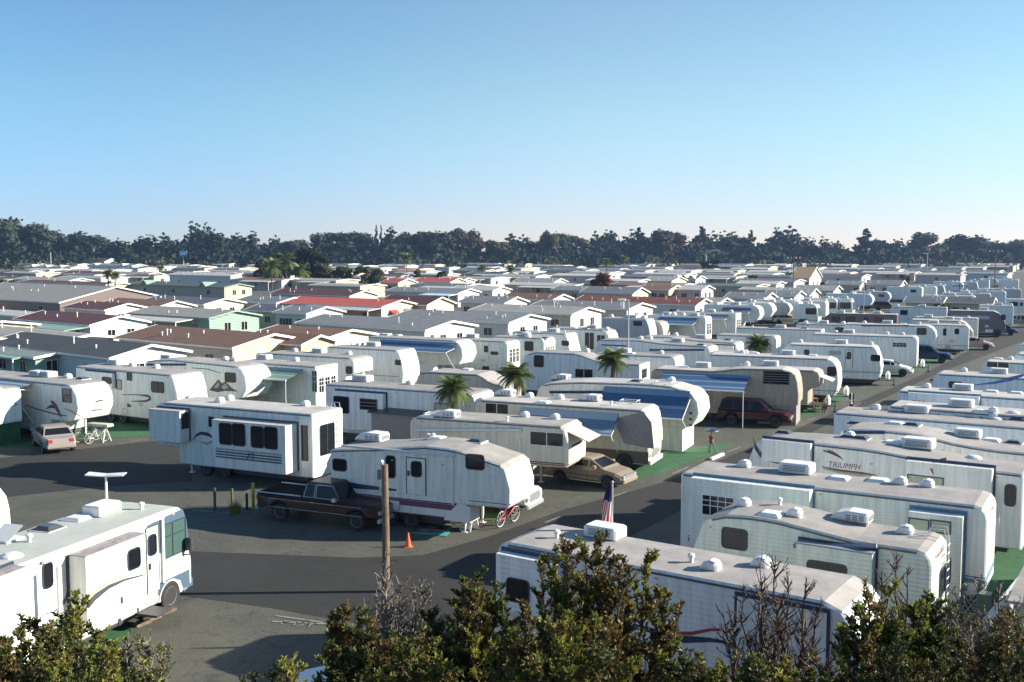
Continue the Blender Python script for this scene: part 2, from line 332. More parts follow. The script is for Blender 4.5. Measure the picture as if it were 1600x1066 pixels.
def window_tree(parent, cx, cz, w, h, y, style='dark', axis='side', base=(0, 0, 0), rz=0.0):
    """built in the xz plane facing -y, then turned; y is the surface"""
    key = ('win', round(w, 2), round(h, 2), style)
    def mk():
        f = MB(); p = MB(); b = .035 if style != 'muntin' else .06
        r = .09 if style in ('dark', 'half', 'curtainr') else .01
        def rr(w, h, r):
            if r < .02: return [(-w/2, -h/2), (w/2, -h/2), (w/2, h/2), (-w/2, h/2)]
            o = []
            for cx, cz, a0 in ((w/2-r, -h/2+r, -90), (w/2-r, h/2-r, 0), (-w/2+r, h/2-r, 90), (-w/2+r, -h/2+r, 180)):
                for k in range(3): a = R(a0+45*k); o.append((cx+r*math.cos(a), cz+r*math.sin(a)))
            return o
        o_, i_ = rr(w+2*b, h+2*b, r+b*(r > .02)), rr(w, h, r); n = len(o_)
        v = [(x, -.03, z) for x, z in o_]+[(x, -.03, z) for x, z in i_]+[(x, .0, z) for x, z in o_]+[(x, -.008, z) for x, z in i_]; fs = []
        for i in range(n):
            j = (i+1) % n; fs += [(i, j, n+j, n+i), (2*n+i, 2*n+j, j, i), (n+i, n+j, 3*n+j, 3*n+i)]
        f.add(v, fs)
        if style == 'muntin':
            k = max(2, round(w/.28))
            for q in range(1, k): x = -w/2+w*q/k; f.box(x-.012, x+.012, -.026, -.009, -h/2, h/2)
            for z in ((-h*.02, h*.25) if h > .6 else (0,)): f.box(-w/2, w/2, -.028, -.010, z-.014, z+.014)
        elif style == 'split' or (style in ('dark', 'half') and w > 1.1): f.box(-.02, .02, -.028, -.009, -h/2, h/2)
        elif style == 'slat':
            k = max(2, int(h/.16))
            for q in range(1, k): z = -h/2+h*q/k; f.box(-w/2, w/2, -.034, -.009, z-.02, z+.02)
        elif style == 'cab': f.box(-w*.12, -w*.12+.03, -.028, -.009, -h/2, h/2); f.box(-w/2, w/2, -.028, -.009, h*.12, h*.12+.03)
        elif style == 'bar': f.box(-w/2, w/2, -.028, -.009, -.02, .02)
        p.add([(x, -.010, z) for x, z in i_], [tuple(range(n))])
        return f.mesh('window'), p.mesh('pane')
    fm, pm = cached(key, mk)
    frame = {'dark': 'seal', 'half': 'seal', 'muntin': 'plastic', 'split': 'plastic', 'slat': 'grille', 'bar': 'seal', 'blind': 'plastic', 'curtain': 'seal', 'curtainr': 'plastic', 'cab': 'seal'}[style]
    pane = {'cab': 'glassg', 'blind': 'blind', 'curtain': 'curtain', 'curtainr': 'curtain', 'slat': 'glass'}.get(style, 'glass')
    o = obj('window', fm, frame, parent, base, rz); obj('pane', pm, pane, o)
    return o
class RV:
    def __init__(s, label, pr, h, xl=None, L=None, vp=-1850, hd=None, W=2.45, skin='white', roofm='roof', left='round', right='cap', zf=.55,
                 humps=None, group=None, name='travel_trailer', cat='trailer', skirt=None, wheels=(.34, .46), simple=False, gut=True):
        s.h, s.W, s.zf, s.humps, s.simple = h, W, zf, humps, simple
        P = G(pr[0], pr[1], h)
        if hd is None:
            d = Vector(((vp-800), FPX/math.cos(PITCH), 0)).normalized()      # towards the left vanishing point
        else: d = -Vector((hd[0], hd[1], 0)).normalized()
        if L is None:
            lo, hi = .5, 30
            for _ in range(40):
                m_ = (lo+hi)/2
                if proj(P+d*m_)[0] > xl: lo = m_
                else: hi = m_
            L = lo
        s.L = L; X = -d; Y = Vector((-X.y, X.x, 0)); s.X, s.Y = X, Y
        base = P-X*(L/2)+Y*(W/2); base.z = 0; s.base = base; s.rz = math.atan2(X.y, X.x)
        s.t = thing(name, label, cat, base, s.rz, group); t = s.t
        lc = [(-L/2+i, z) for i, z in end_curve(left, h+smooth_hump(0, humps), zf)]; rc = [(L/2-i, z) for i, z in end_curve(right, h+smooth_hump(1, humps), zf)]
        a, b = lc[-1][0], rc[-1][0]; N_ = 14
        top = []
        for k in range(1, N_): x = a+(b-a)*k/N_; top.append((x, h+smooth_hump((x+L/2)/L, humps)))
        poly = rc+list(reversed(top))+list(reversed(lc))
        s.top = [lc[-1]]+top+[rc[-1]]
        mb = MB(); mb.prism(poly, -W/2, W/2, .05 if not simple else .04)
        s.body = obj('body', mb, skin, t)
        # roof sheet follows the crown of the body
        tp = [lc[-2]]+s.top+[rc[-2]]; r_ = MB(); v = []
        for x, z in tp: v += [(x, -W/2+.06, z+.008), (x, -W/4, z+.022), (x, W/4, z+.022), (x, W/2-.06, z+.008)]
        r_.add(v, [(4*i+k, 4*i+4+k, 4*i+5+k, 4*i+1+k) for i in range(len(tp)-1) for k in range(3)])
        obj('roof', r_, roofm, t)
        if gut:
            gm_ = MB(); y0 = -W/2-.018; v = []
            for x, z in s.top: v += [(x, y0, z-.10), (x, y0, z-.045), (x, -W/2+.02, z-.045), (x, -W/2+.02, z-.10)]
            gm_.add(v, [(4*i+k, 4*i+4+k, 4*i+4+(k+1) % 4, 4*i+(k+1) % 4) for i in range(len(s.top)-1) for k in range(4)]+[(3, 2, 1, 0), tuple(4*(len(s.top)-1)+k for k in range(4))])
            obj('gutter', gm_, 'gutter' if not simple else 'alum', t)
        if not simple: s.fittings(ca_=(-L/2+(2.9 if left.startswith('cap') else .6)), cb_=(L/2-(2.9 if right.startswith('cap') else .8)))
        # chassis and running gear
        ca, cb = -L/2+(2.8 if left.startswith('cap') else .4), L/2-(2.8 if right.startswith('cap') else .5)
        c = MB(); c.box(ca, cb, -W/2+.25, W/2-.25, zf-.22, zf+.02); c.box(ca+.4, cb-.4, -W/2+.45, W/2-.45, .18, zf-.2); obj('chassis', c, 'steel', t)
        for u in wheels:
            x = -L/2+L*u
            if name == 'motorhome':                                               # big wheels in open arches
                r_ = .47; wheel_tree(t, x, -W/2+.08, r_, .26); wheel_tree(t, x, W/2-.08, r_, .26, 1); n_ = 10
                q = MB(); v = [(x+.56*math.cos(math.pi*i/n_), -W/2-.006, zf-.02+.58*math.sin(math.pi*i/n_)) for i in range(n_+1)]; q.add(v, [tuple(range(n_, -1, -1))]); obj('wheel_well', q, 'steel', t)
            else: wheel_tree(t, x, -W/2+.16); wheel_tree(t, x, W/2-.16, side=1)
        if right.startswith('cap') and not simple: s.leg(L/2-2.2, -W/2+.4, 1.34); s.leg(L/2-2.2, W/2-.4, 1.34)
        if left.startswith('cap') and not simple: s.leg(-L/2+2.2, -W/2+.4, 1.34); s.leg(-L/2+2.2, W/2-.4, 1.34)
        if skirt:
            k = MB(); k.box(ca-.3, cb+.3, -W/2+.03, W/2-.03, .0, zf+.03); obj('skirt', k, skirt, t)
    def fittings(s, ca_, cb_):
        r = random.Random(int(s.L*97)+int(abs(s.base.x)*13)); y = -s.W/2; zf = s.zf
        for k in range(r.choice((2, 3))):                                            # luggage hatches low on the flank
            w = r.uniform(.5, 1.0); x = ca_+(cb_-ca_-w)*((k+r.uniform(.1, .8))/3); m_ = MB(); m_.box(x, x+w, y-.010, y-.001, zf+.10, zf+.48); h_ = obj('hatch', m_, 'plastic', s.t)
            e = MB(); t_ = .014
            for q in ((x-t_, x, zf+.10-t_, zf+.48+t_), (x+w, x+w+t_, zf+.10-t_, zf+.48+t_), (x, x+w, zf+.48, zf+.48+t_), (x, x+w, zf+.10-t_, zf+.10)): e.box(q[0], q[1], y-.012, y-.001, q[2], q[3])
            e.box(x+w*.45, x+w*.55, y-.022, y-.010, zf+.14, zf+.18); obj('hatch_seal', e, 'gutter', h_)
        m_ = MB(); m_.box(ca_-.4, cb_+.5, y-.016, y-.001, zf+.02, zf+.055); obj('trim_rail', m_, 'alum', s.t)
        for x in (ca_+.1, (ca_+cb_)/2, cb_-.1): m_ = MB(); m_.box(x-.05, x+.05, y-.02, y-.001, s.h-.22, s.h-.18); obj('marker_light', m_, 'gold', s.t)
        for k in range(2): x = ca_+(cb_-ca_)*r.uniform(.15, .85); m_ = MB(); m_.box(x-.005, x+.005, y-.004, y-.001, zf+.06, s.h-.12); obj('panel_seam', m_, 'greygr', s.t)
        x = ca_+(cb_-ca_)*r.uniform(.3, .8); m_ = MB(); m_.box(x-.22, x+.22, y-.014, y-.001, zf+.75, zf+1.05)
        for q in range(4): m_.box(x-.2, x+.2, y-.020, y-.012, zf+.79+q*.065, zf+.81+q*.065, 1)
        obj('fridge_vent', m_, ['plastic', 'grille'], s.t)
    def leg(s, x, y, z):
        m_ = MB(); m_.box(x-.05, x+.05, y-.05, y+.05, .3, z); m_.box(x-.035, x+.035, y-.035, y+.035, .03, .3); m_.box(x-.13, x+.13, y-.13, y+.13, 0, .03); obj('landing_leg', m_, 'plastic', s.t)
    def side(s, px, py, off=0.0):
        p = on_plane(px, py, s.base-s.Y*(s.W/2+off), s.Y)-s.base; return p.dot(s.X), p.z
    def end(s, px, py, inset=0.0):
        p = on_plane(px, py, s.base+s.X*(s.L/2-inset), s.X)-s.base; return p.dot(s.Y), p.z
    def roofp(s, px, py):
        z = s.h
        for _ in range(3):
            p = G(px, py, z)-s.base; x, y = p.dot(s.X), p.dot(s.Y); z = max(s.zt(x), s.h-.2)
        x = max(-s.L/2+.5, min(s.L/2-.5, x)); y = max(-s.W/2+.4, min(s.W/2-.4, y)); return x, y, z
    def zt(s, x):
        t = s.top
        if x <= t[0][0]: return t[0][1]-(t[0][0]-x)*.4
        for (a, za), (b, zb) in zip(t, t[1:]):
            if x <= b: return za+(zb-za)*(x-a)/max(b-a, 1e-6)
        return t[-1][1]-(x-t[-1][0])*.4
    def rect(s, x0, y0, x1, y1, off=0.0):
        xm, ym = (x0+x1)/2, (y0+y1)/2; a, _ = s.side(x0, ym, off); b, _ = s.side(x1, ym, off); _, zt = s.side(xm, y0, off); _, zb = s.side(xm, y1, off)
        return a, b, zb, zt
    def win(s, *rs, off=0.0):
        for r in rs:
            x0, y0, x1, y1 = r[:4]; a, b, zb, zt = s.rect(x0, y0, x1, y1, off)
            window_tree(s.t if not off else s.sl, (a+b)/2, 0, b-a, zt-zb, 0, r[4] if len(r) > 4 else 'dark', base=((a+b)/2, -s.W/2-off, (zb+zt)/2))
        return s
    def ewin(s, *rs, inset=0.0, off=0.0):
        for r in rs:
            x0, y0, x1, y1 = r[:4]; xm, ym = (x0+x1)/2, (y0+y1)/2
            a, _ = s.end(x0, ym, inset); b, _ = s.end(x1, ym, inset); _, zt = s.end(xm, y0, inset); _, zb = s.end(xm, y1, inset)
            window_tree(s.t, 0, 0, b-a, zt-zb, 0, r[4] if len(r) > 4 else 'dark', base=(s.L/2-inset+off, (a+b)/2, (zb+zt)/2), rz=math.pi/2)
        return s
    def door(s, x0, y0, x1, y1, w=(.25, .12, .75, .5), off=0.0):
        a, b, zb, zt = s.rect(x0, y0, x1, y1)
        m_ = MB(); m_.rbox(a, b, -s.W/2-.03, -s.W/2-.002, zb, zt, .012); fr = MB()
        for q in ((a-.03, a, zb-.03, zt+.03), (b, b+.03, zb-.03, zt+.03), (a, b, zt, zt+.03)): fr.box(q[0], q[1], -s.W/2-.036, -s.W/2-.001, q[2], q[3])
        d = obj('door', m_, 'smooth', s.t); obj('door_frame', fr, 'gutter', d)
        hd = MB(); hd.box(a+.05, a+.14, -s.W/2-.07, -s.W/2-.03, zb+.75, zb+.95); obj('handle', hd, 'steel', d)
        ww = b-a; hh = zt-zb; window_tree(d, 0, 0, ww*(w[2]-w[0]), hh*(w[3]-w[1]), 0, 'dark', base=(a+ww*(w[0]+w[2])/2, -s.W/2-.03, zt-hh*(w[1]+w[3])/2))
        return s
    def slide(s, x0, y0, x1, y1, off=.45, flange='navy', wins=(), top=None, skin=None):
        """slide-out room whose outer face is seen at this rectangle"""
        a, b, zb, zt = s.rect(x0, y0, x1, y1, off); y = -s.W/2
        m_ = MB(); m_.box(a, b, y-off, y+.02, zb, zt); o = obj('slide_out', m_, skin or s.body.data.materials[0], s.t); s.sl = o
        f = MB(); e = .07
        f.box(a-e, b+e, y-.05, y-.004, zt+.004, zt+e+.03); f.box(b+.004, b+e, y-.05, y-.004, zb, zt); f.box(a-e, a-.004, y-.05, y-.004, zb, zt); obj('slide_seal', f, flange, o)
        k = MB(); k.box(a-.02, b+.02, y-off-.02, y+.0, zt+.003, zt+.03)
        if top: obj('slide_topper', k, top, o)
        s.win(*wins, off=off); return s
    def ribbon(s, pts, m_, name='stripe', off=.006, parent=None):
        """flat print on the near side: list of (px, py, width in px) along its middle"""
        mb = MB(); v = []
        for x, y, w in pts:
            a, z0 = s.side(x, y+w/2); _, z1 = s.side(x, y-w/2); v += [(a, -s.W/2-off, z0), (a, -s.W/2-off, z1)]
        mb.add(v, [(2*i, 2*i+2, 2*i+3, 2*i+1) for i in range(len(pts)-1)]); obj(name, mb, m_, parent or s.t); return s
    def patch(s, pts, m_, name='painted_panel', off=.004):
        mb = MB(); v = [(s.side(x, y)[0], -s.W/2-off, s.side(x, y)[1]) for x, y in pts]; mb.add(v, [tuple(range(len(v)))]); me = mb.mesh(name)
        if me.polygons[0].normal.y > 0: me.flip_normals()
        obj(name, me, m_, s.t); return s
    def band(s, z0, z1, m_, u0=0.0, u1=1.0, name='stripe', end=False):
        mb = MB(); W, L = s.W, s.L; mb.box(-L/2+L*u0, -L/2+L*u1, -W/2-.006, -W/2-.001, z0, z1); obj(name, mb, m_, s.t)
        if end: mb = MB(); mb.box(L/2+.001, L/2+.006, -W/2+.06, W/2-.06, z0, z1); obj(name, mb, m_, s.t)
        return s
    def ac(s, *ps, kind='box', sc=1.0):
        for p in ps:
            x, y, z = s.roofp(*p[:2]); k = p[2] if len(p) > 2 else kind
            obj('air_conditioner', cached(('ac', k), lambda: ac_mesh(k)), ['plastic', 'grille'], s.t, (x, y, z+.02), scale=(sc, sc, sc))
        return s
    def vent(s, *ps):
        for p in ps:
            k = p[2] if len(p) > 2 else 'dome'; x, y, z = s.roofp(p[0], p[1]); nm = {'pipe': 'plumbing_vent', 'dish': 'satellite_dish', 'rack': 'roof_rack', 'flat': 'skylight', 'dark': 'skylight'}.get(k, 'roof_vent')
            obj(nm, cached(('vent', k), lambda: vent_mesh(k)), ['plastic', 'plasticd'], s.t, (x, y, z+.012), scale=(.82, .82, .82) if k in ('dome', 'pod') else None)
        return s
    def rooftop(s, seed=1, n=3, acs=1):
        """roof fittings where the photograph shows only specks"""
        r = random.Random(seed); L = s.L
        for k in range(acs):
            x = -L/2+L*((.55 if acs == 1 else .3+.4*k)+r.uniform(-.08, .08)); kk = r.choice(['box', 'rounded'])
            obj('air_conditioner', cached(('ac', kk), lambda: ac_mesh(kk)), ['plastic', 'grille'], s.t, (x, r.uniform(-.2, .3), s.zt(x)+.02))
        for k in range(n):
            x = -L/2+L*((k+.5)/n+r.uniform(-.1, .1)); kk = r.choice(['dome', 'dome', 'flat', 'dark', 'pipe'])
            obj('roof_vent', cached(('vent', kk), lambda: vent_mesh(kk)), ['plastic', 'plasticd'], s.t, (x, r.uniform(-.7, .7), s.zt(x)+.015))
        return s
    def awning(s, x0, x1, ytop, ylow, m_='awning_blue', out=2.1, arms=True, arm_to=None):
        """fabric hung from the near side between two pixel columns, ytop/ylow rows at the right end"""
        a, zt = s.side(x0, ytop); b, zt = s.side(x1, ytop)
        p = on_plane(x1, ylow, s.base-s.Y*(s.W/2+out), s.Y)-s.base; zl = p.z
        y0, y1 = -s.W/2-.04, -s.W/2-out; mb = MB(); v = []; n = 5
        for i in range(n+1):
            t = i/n; sag = .10*math.sin(math.pi*t)
            v += [(a, y0+(y1-y0)*t, zt+(zl-zt)*t-sag), (b, y0+(y1-y0)*t, zt+(zl-zt)*t-sag)]
        f = [(2*i, 2*i+1, 2*i+3, 2*i+2) for i in range(n)]; mb.add(v, f); mb.add([(x, y, z-.012) for x, y, z in v], [tuple(reversed(q)) for q in f])
        mb.tube([(a-.05, y1, zl-.04), (b+.05, y1, zl-.04)], .05, 8, 1); o = obj('awning', mb, [m_, 'plastic'], s.t)
        for x in (a, b):
            k = MB(); k.tube([(x, y1, zl-.04), (x, y0-.02 if arms != 'post' else y1, 1.0 if arms != 'post' else 0.03)], .028, 5)
            if arms != 'post': k.tube([(x, y1+.1, zl), (x, y0, zt-.45)], .022, 5)
            obj('awning_arm', k, 'plastic', o)
        return s
    def rolled(s, x0, x1, y, m_='plastic', post=None):
        a, z = s.side(x0, y, .08); b, z2 = s.side(x1, y, .08); k = MB(); k.tube([(a, -s.W/2-.08, z), (b, -s.W/2-.08, z2)], .07, 8); o = obj('awning', k, m_, s.t)
        for x in (a+.1, b-.1): q = MB(); q.box(x-.03, x+.03, -s.W/2-.06, -s.W/2-.002, .9, z-.05); obj('awning_arm', q, 'plastic', o)
        return s
    def ladder(s, px=None):
        y = s.W/2-.55 if px is None else s.end(px, 690)[0]; x = s.L/2; mb = MB(); h = s.h
        for yy in (y-.2, y+.2): mb.tube([(x-.5, yy, h+.02), (x-.35, yy, h+.3), (x+.02, yy, h+.3), (x+.12, yy, h-.1), (x+.12, yy, .9)], .022, 5)
        for k in range(8): z = 1.05+k*(h-1.0)/8; mb.tube([(x+.12, y-.2, z), (x+.12, y+.2, z)], .018, 5)
        obj('ladder', mb, 'alum', s.t); return s
    def lights(s, n=3):
        for k in range(n):
            q = MB(); y = (k-(n-1)/2)*.22; q.box(s.L/2+.001, s.L/2+.02, y-.05, y+.05, s.h-.32, s.h-.27); obj('clearance_light', q, 'red', s.t)
        return s
    def tanks(s, x=None):
        x = s.L/2+.45 if x is None else x
        for y in (-.2, .2): q = MB(); q.lathe([(.1, .5), (.17, .53), (.18, .6), (.18, .95), (.14, 1.05), (.08, 1.1), (.08, 1.18)], 12, 'z', (x, y, 0)); obj('propane_tank', q, 'plastic', s.t)
        q = MB(); q.tube([(s.L/2-.3, -.9, .48), (x+.55, 0, .45)], .05); q.tube([(s.L/2-.3, .9, .48), (x+.55, 0, .45)], .05); q.box(x-.22, x+.22, -.45, .45, .44, .5); q.tube([(x+.5, 0, .1), (x+.5, 0, .75)], .04); q.box(x+.38, x+.62, -.12, .12, 0, .1)
        obj('hitch', q, 'steel', s.t); return s
    def bay(s, inset=0, n=3, z0=.9, z1=2.5):
        """row of tall windows across the right end of a park trailer"""
        for k in range(n):
            y = (k-(n-1)/2)*(s.W-.5)/n; w = (s.W-.5)/n-.14
            window_tree(s.t, 0, 0, w, z1-z0, 0, 'muntin', base=(s.L/2+.002-inset, y, (z0+z1)/2), rz=math.pi/2)
        return s
for nm, c1, c2 in (('awning_blue', (.035, .10, .21), (.16, .25, .36)), ('awning_pale', (.13, .20, .28), (.38, .43, .48)), ('awning_green', (.16, .24, .22), (.30, .38, .35)), ('awning_grey', (.10, .12, .16), (.2, .23, .28))):
    m_ = mat(nm, c1, .8); nt = m_.node_tree; tc = nt.nodes.new('ShaderNodeTexCoord'); sp = nt.nodes.new('ShaderNodeSeparateXYZ'); rp = nt.nodes.new('ShaderNodeValToRGB')
    mr = nt.nodes.new('ShaderNodeMapRange'); mr.inputs[1].default_value = -1.2; mr.inputs[2].default_value = -3.4; nt.links.new(tc.outputs['Object'], sp.inputs[0]); nt.links.new(sp.outputs[1], mr.inputs[0]); nt.links.new(mr.outputs[0], rp.inputs[0])
    rp.color_ramp.interpolation = 'CONSTANT'; e = rp.color_ramp.elements; e[0].position = 0; e[0].color = (*c2, 1); e[1].position = .18; e[1].color = (*c1, 1)
    for q, c in ((.42, c2), (.50, c1), (.78, c2), (.88, c1)): k = e.new(q); k.color = (*c, 1)
    nt.links.new(rp.outputs[0], nt.nodes['Principled BSDF'].inputs['Base Color'])
    M[nm] = m_
def text_on(rv, s_, px0, py0, hpx, m_, italic=.25, wpx=None, name='lettering'):
    """real letters lying on the near side"""
    a, z0 = rv.side(px0, py0); _, z1 = rv.side(px0, py0-hpx)
    o, w = letters(name, s_, (z1-z0)*1.35, m_, rv.t, italic)
    if wpx and w > 0: b, _ = rv.side(px0+wpx, py0); o.scale.x = (b-a)/w
    o.rotation_euler = (math.pi/2, 0, 0); o.location = (a, -rv.W/2-.006, z0); return o
# ================================================================ near trailers, right-hand row
GR = 'trailers parked in the row beyond the avenue'
r = RV('long white ribbed trailer with red and blue swoosh behind the foreground bushes', (1345, 952), 3.35, xl=776, vp=-1650, W=2.45, skin='ribwhite', left='round', right='biground', group=GR, zf=.6, humps=[(0, 0), (1, 0)])
r.slide(775, 874, 870, 960, .4, wins=[(793, 906, 826, 940, 'half')]); r.slide(1150, 945, 1290, 1100, .06, 'navy')
r.ribbon([(1040, 988, 3), (1080, 990, 6), (1110, 984, 5), (1150, 984, 2)], 'red').ribbon([(1035, 996, 10), (1070, 999, 12), (1110, 1000, 7), (1150, 1006, 3)], 'navy').ribbon([(900, 965, 6), (960, 972, 9), (1040, 990, 8)], 'navy')
r.ac((948, 838), kind='box').vent((1110, 890), (1080, 880, 'pipe'), (1188, 885), (870, 842, 'pipe')).door(1170, 962, 1222, 1090)
r2 = RV('small pale green fifth wheel with a humped roof and dark square window', (1456, 864), 3.0, xl=1078, vp=-1800, W=2.4, skin='sage', left='slant', right='round', group=GR, name='fifth_wheel_trailer', humps=[(0, .1), (.14, .22), (.26, .30), (.38, .29), (.60, .10), (.72, 0), (1, 0)])
r2.win((1129, 827, 1167, 857), (1258, 877, 1322, 892)).slide(1243, 858, 1362, 920, .45, 'seal', wins=[(1262, 880, 1322, 895, 'dark')], top='awning_grey')
r2.ewin((1468, 883, 1484, 920, 'dark')).ac((1334, 813), kind='rounded', sc=1.0).vent((1205, 805, 'flat'), (1240, 807), (1160, 792), (1413, 834), (1218, 790, 'pipe')).ladder().lights(5)
r2.rolled(1240, 1370, 853, 'awning_grey')
r3 = RV('long white park trailer with blue lower stripe and lattice skirt at its rear', (1544, 793), 3.5, xl=1064, vp=-2040, W=2.5, skin='white', left='flat', right='round', group=GR, name='park_trailer', zf=.62)
r3.slide(1078, 757, 1264, 860, .5, 'teal', wins=[(1098, 776, 1146, 806, 'muntin')]).slide(1418, 804, 1502, 935, .5, 'teal', wins=[(1421, 812, 1450, 830, 'curtain'), (1455, 815, 1484, 832, 'curtain')])
r3.band(.62+.42, .62+.56, 'teal', .03, 1, end=True).band(1.22, 1.26, 'blue', .03, 1, end=True)
r3.ac((1251, 735), sc=1.1).vent((1163, 729), (1311, 749, 'flat'), (1374, 750, 'flat'), (1405, 757), (1447, 761)).lights(3)
q = MB()
for k in range(9):
    for sgn in (1, -1):
        x0 = k*.16; q.add([(x0, 0, 0 if sgn > 0 else .75), (x0+.035, 0, 0 if sgn > 0 else .75), (x0+.5+.035, 0, .75 if sgn > 0 else 0), (x0+.5, 0, .75 if sgn > 0 else 0)], [(0, 1, 2, 3) if sgn > 0 else (3, 2, 1, 0)])
for v0 in (0, .78): q.box(-.02, 1.8, -.01, .01, v0-.03, v0+.01)
o = obj('lattice_panel', q, 'plastic', r3.t, (r3.L/2-1.85, -r3.W/2-.02, .06))
q = MB(); q.box(-.2, .2, -.2, .2, -.002, .95); obj('utility_cabinet', q, mat('cabinet_green', (.13, .19, .15), .6), r3.t, (r3.L/2+.05, -r3.W/2-.55, 0))
# emblem on the end: plain little star mark
q = MB(); y0, z0 = r3.end(1561, 812); q.box(r3.L/2+.001, r3.L/2+.006, y0-.18, y0+.18, z0-.02, z0+.02); q.box(r3.L/2+.001, r3.L/2+.007, y0-.02, y0+.02, z0-.22, z0+.22); q.box(r3.L/2+.001, r3.L/2+.008, y0-.10, y0+.10, z0-.12, z0-.09); obj('emblem', q, 'greygr', r3.t)
r4 = RV('white fifth wheel lettered TRIUMPH with brown swooshes and a big slide-out', (1600, 742), 3.35, xl=1163, vp=-1750, W=2.5, skin='smooth', left='slant', right='flat', group=GR, name='fifth_wheel_trailer', humps=[(0, .25), (.25, .38), (.5, .34), (.62, .22), (.8, .02), (1, 0)])
r4.slide(1190, 690, 1266, 724, .3, 'navy').slide(1414, 727, 1549, 800, .45, 'navy', wins=[(1419, 745, 1473, 760, 'curtain')])
r4.ribbon([(1177, 682, 2), (1179, 696, 11), (1187, 709, 9), (1203, 719, 6), (1230, 727, 3)], 'charcoal').ribbon([(1186, 707, 2), (1198, 714, 4), (1216, 722, 3), (1230, 727, 2)], 'red')
r4.ribbon([(1286, 704, 2), (1297, 707, 4), (1308, 712, 3), (1316, 717, 1)], 'charcoal').ribbon([(1292, 702, 1), (1304, 708, 3), (1313, 714, 2), (1318, 719, 1)], 'red')
r4.ribbon([(1286, 732, 2), (1310, 737, 5), (1340, 741, 6), (1372, 744, 2)], 'gold').ribbon([(1284, 729, 1), (1312, 735, 3), (1345, 739, 3), (1368, 742, 1)], 'charcoal')
r4.ribbon([(1479, 716, 3), (1468, 724, 14), (1461, 734, 10)], 'red')
r4.ribbon([(1457, 729, 1), (1461, 733, 8), (1463, 739, 1)], 'red', off=.46)
text_on(r4, 'TRIUMPH', 1293, 729, 9, 'plum', wpx=50)
r4.ac((1452, 688), sc=1.15).vent((1395, 693, 'flat'), (1326, 684), (1342, 676, 'dark'), (1240, 672, 'dark'), (1532, 707, 'pod'), (1345, 686, 'dark')); r4.win((1571, 758, 1586, 790, 'half'))
r5 = RV('white trailer with dark awning roller just behind the lettered white fifth wheel', (1680, 716), 3.3, xl=1296, vp=-1750, W=2.5, skin='white', left='slant', right='flat', group=GR, name='fifth_wheel_trailer', humps=[(0, .3), (.25, .4), (.38, .38), (.55, .1), (.7, 0), (1, 0)])
r5.ac((1525, 673)).vent((1361, 652, 'dark'), (1411, 656, 'flat'), (1427, 664, 'dark'), (1562, 677, 'flat'), (1593, 684, 'dark')); r5.rolled(1319, 1383, 676, 'navy')
r6 = RV('long flat roofed white trailer with two rooftop boxes and pale blue end', (1690, 676), 3.4, xl=1303, vp=-1850, W=2.5, skin='bluew', left='flat', right='flat', group=GR)
r6.ac((1440, 641), sc=1.1).vent((1371, 638), (1482, 649, 'flat'), (1554, 652), (1556, 656, 'pod'), (1588, 657, 'dark'))
r7 = RV('white trailer whose roof shows behind the pale blue ended trailer', (1700, 658), 3.65, xl=1388, vp=-1850, W=2.5, skin='white', roofm='roofw', left='flat', right='flat', group=GR)
r7.ac((1502, 636), sc=1.1).vent((1549, 646), (1584, 646, 'pod'), (1528, 649, 'flat'))
r8 = RV('white park trailer with blue trimmed slide-out and small square panes', (1700, 630), 3.5, xl=1403, vp=-2000, W=2.5, skin='bluew', roofm='roofw', left='flat', right='flat', group=GR, name='park_trailer')
r8.slide(1418, 617, 1529, 660, .45, 'teal', wins=[(1425, 626, 1446, 636, 'muntin'), (1482, 631, 1510, 640, 'blind')]); r8.ac((1513, 603)).vent((1458, 599), (1553, 609, 'flat'), (1592, 610, 'flat'))
r9 = RV('pale blue trailer with a darker wave stripe climbing its side', (1700, 597), 3.3, xl=1458, vp=-2100, W=2.5, skin='bluew', roofm='roofw', left='round', right='flat', group=GR)
r9.ribbon([(1520, 602, 1), (1555, 598, 4), (1580, 592, 7), (1600, 586, 4)], 'blue').win((1483, 597, 1503, 606)).ac((1570, 574)).vent((1515, 573), (1550, 580, 'flat'))
r10 = RV('white trailer with a wide bay window facing the avenue', (1710, 573), 3.2, xl=1527, vp=-2100, W=2.5, skin='greenish', roofm='roofw', left='slant', right='flat', group=GR)
r10.win((1542, 566, 1576, 574, 'split')).vent((1583, 557), (1560, 561, 'flat'))
r11 = RV('pale blue trailer with a white rounded roof at the frame edge', (1740, 560), 3.4, xl=1583, vp=-2100, W=2.5, skin='bluew', roofm='roofw', left='round', right='flat', group=GR)
r12 = RV('white trailer roof with one vent beyond the pale blue trailer', (1760, 545), 3.2, xl=1590, vp=-2100, W=2.5, skin='white', roofm='roofw', left='round', right='flat', group=GR); r12.vent((1598, 533))

# ================================================================ row across the avenue
GM = 'trailers and motorhomes whose lit noses face the avenue'
m1 = RV('white fifth wheel with two awninged slide-outs and a rear ladder', (488, 648), 3.6, xl=238, vp=-2700, W=2.55, skin='white', roofm='roofw', left='capshort', right='flat', group=GM, name='fifth_wheel_trailer', zf=.5)
m1.slide(332, 662, 446, 735, .95, 'gutter', wins=[(343.5, 662, 362, 694, 'dark'), (364, 663, 382.5, 696, 'dark'), (393, 667, 411.5, 699, 'dark'), (414, 668, 433, 701, 'dark')], top='roofw')
for k in range(4):
    z = .62+.1*k; a, b, zb, zt = m1.rect(337, 703, 440, 720, .95)
    q = MB(); q.box(a, b, -m1.W/2-.956, -m1.W/2-.951, zb+(zt-zb)*k/4, zb+(zt-zb)*(k+.62)/4); obj('stripe', q, 'bluegrey' if k < 3 else 'greygr', m1.sl)
sl1 = m1.sl
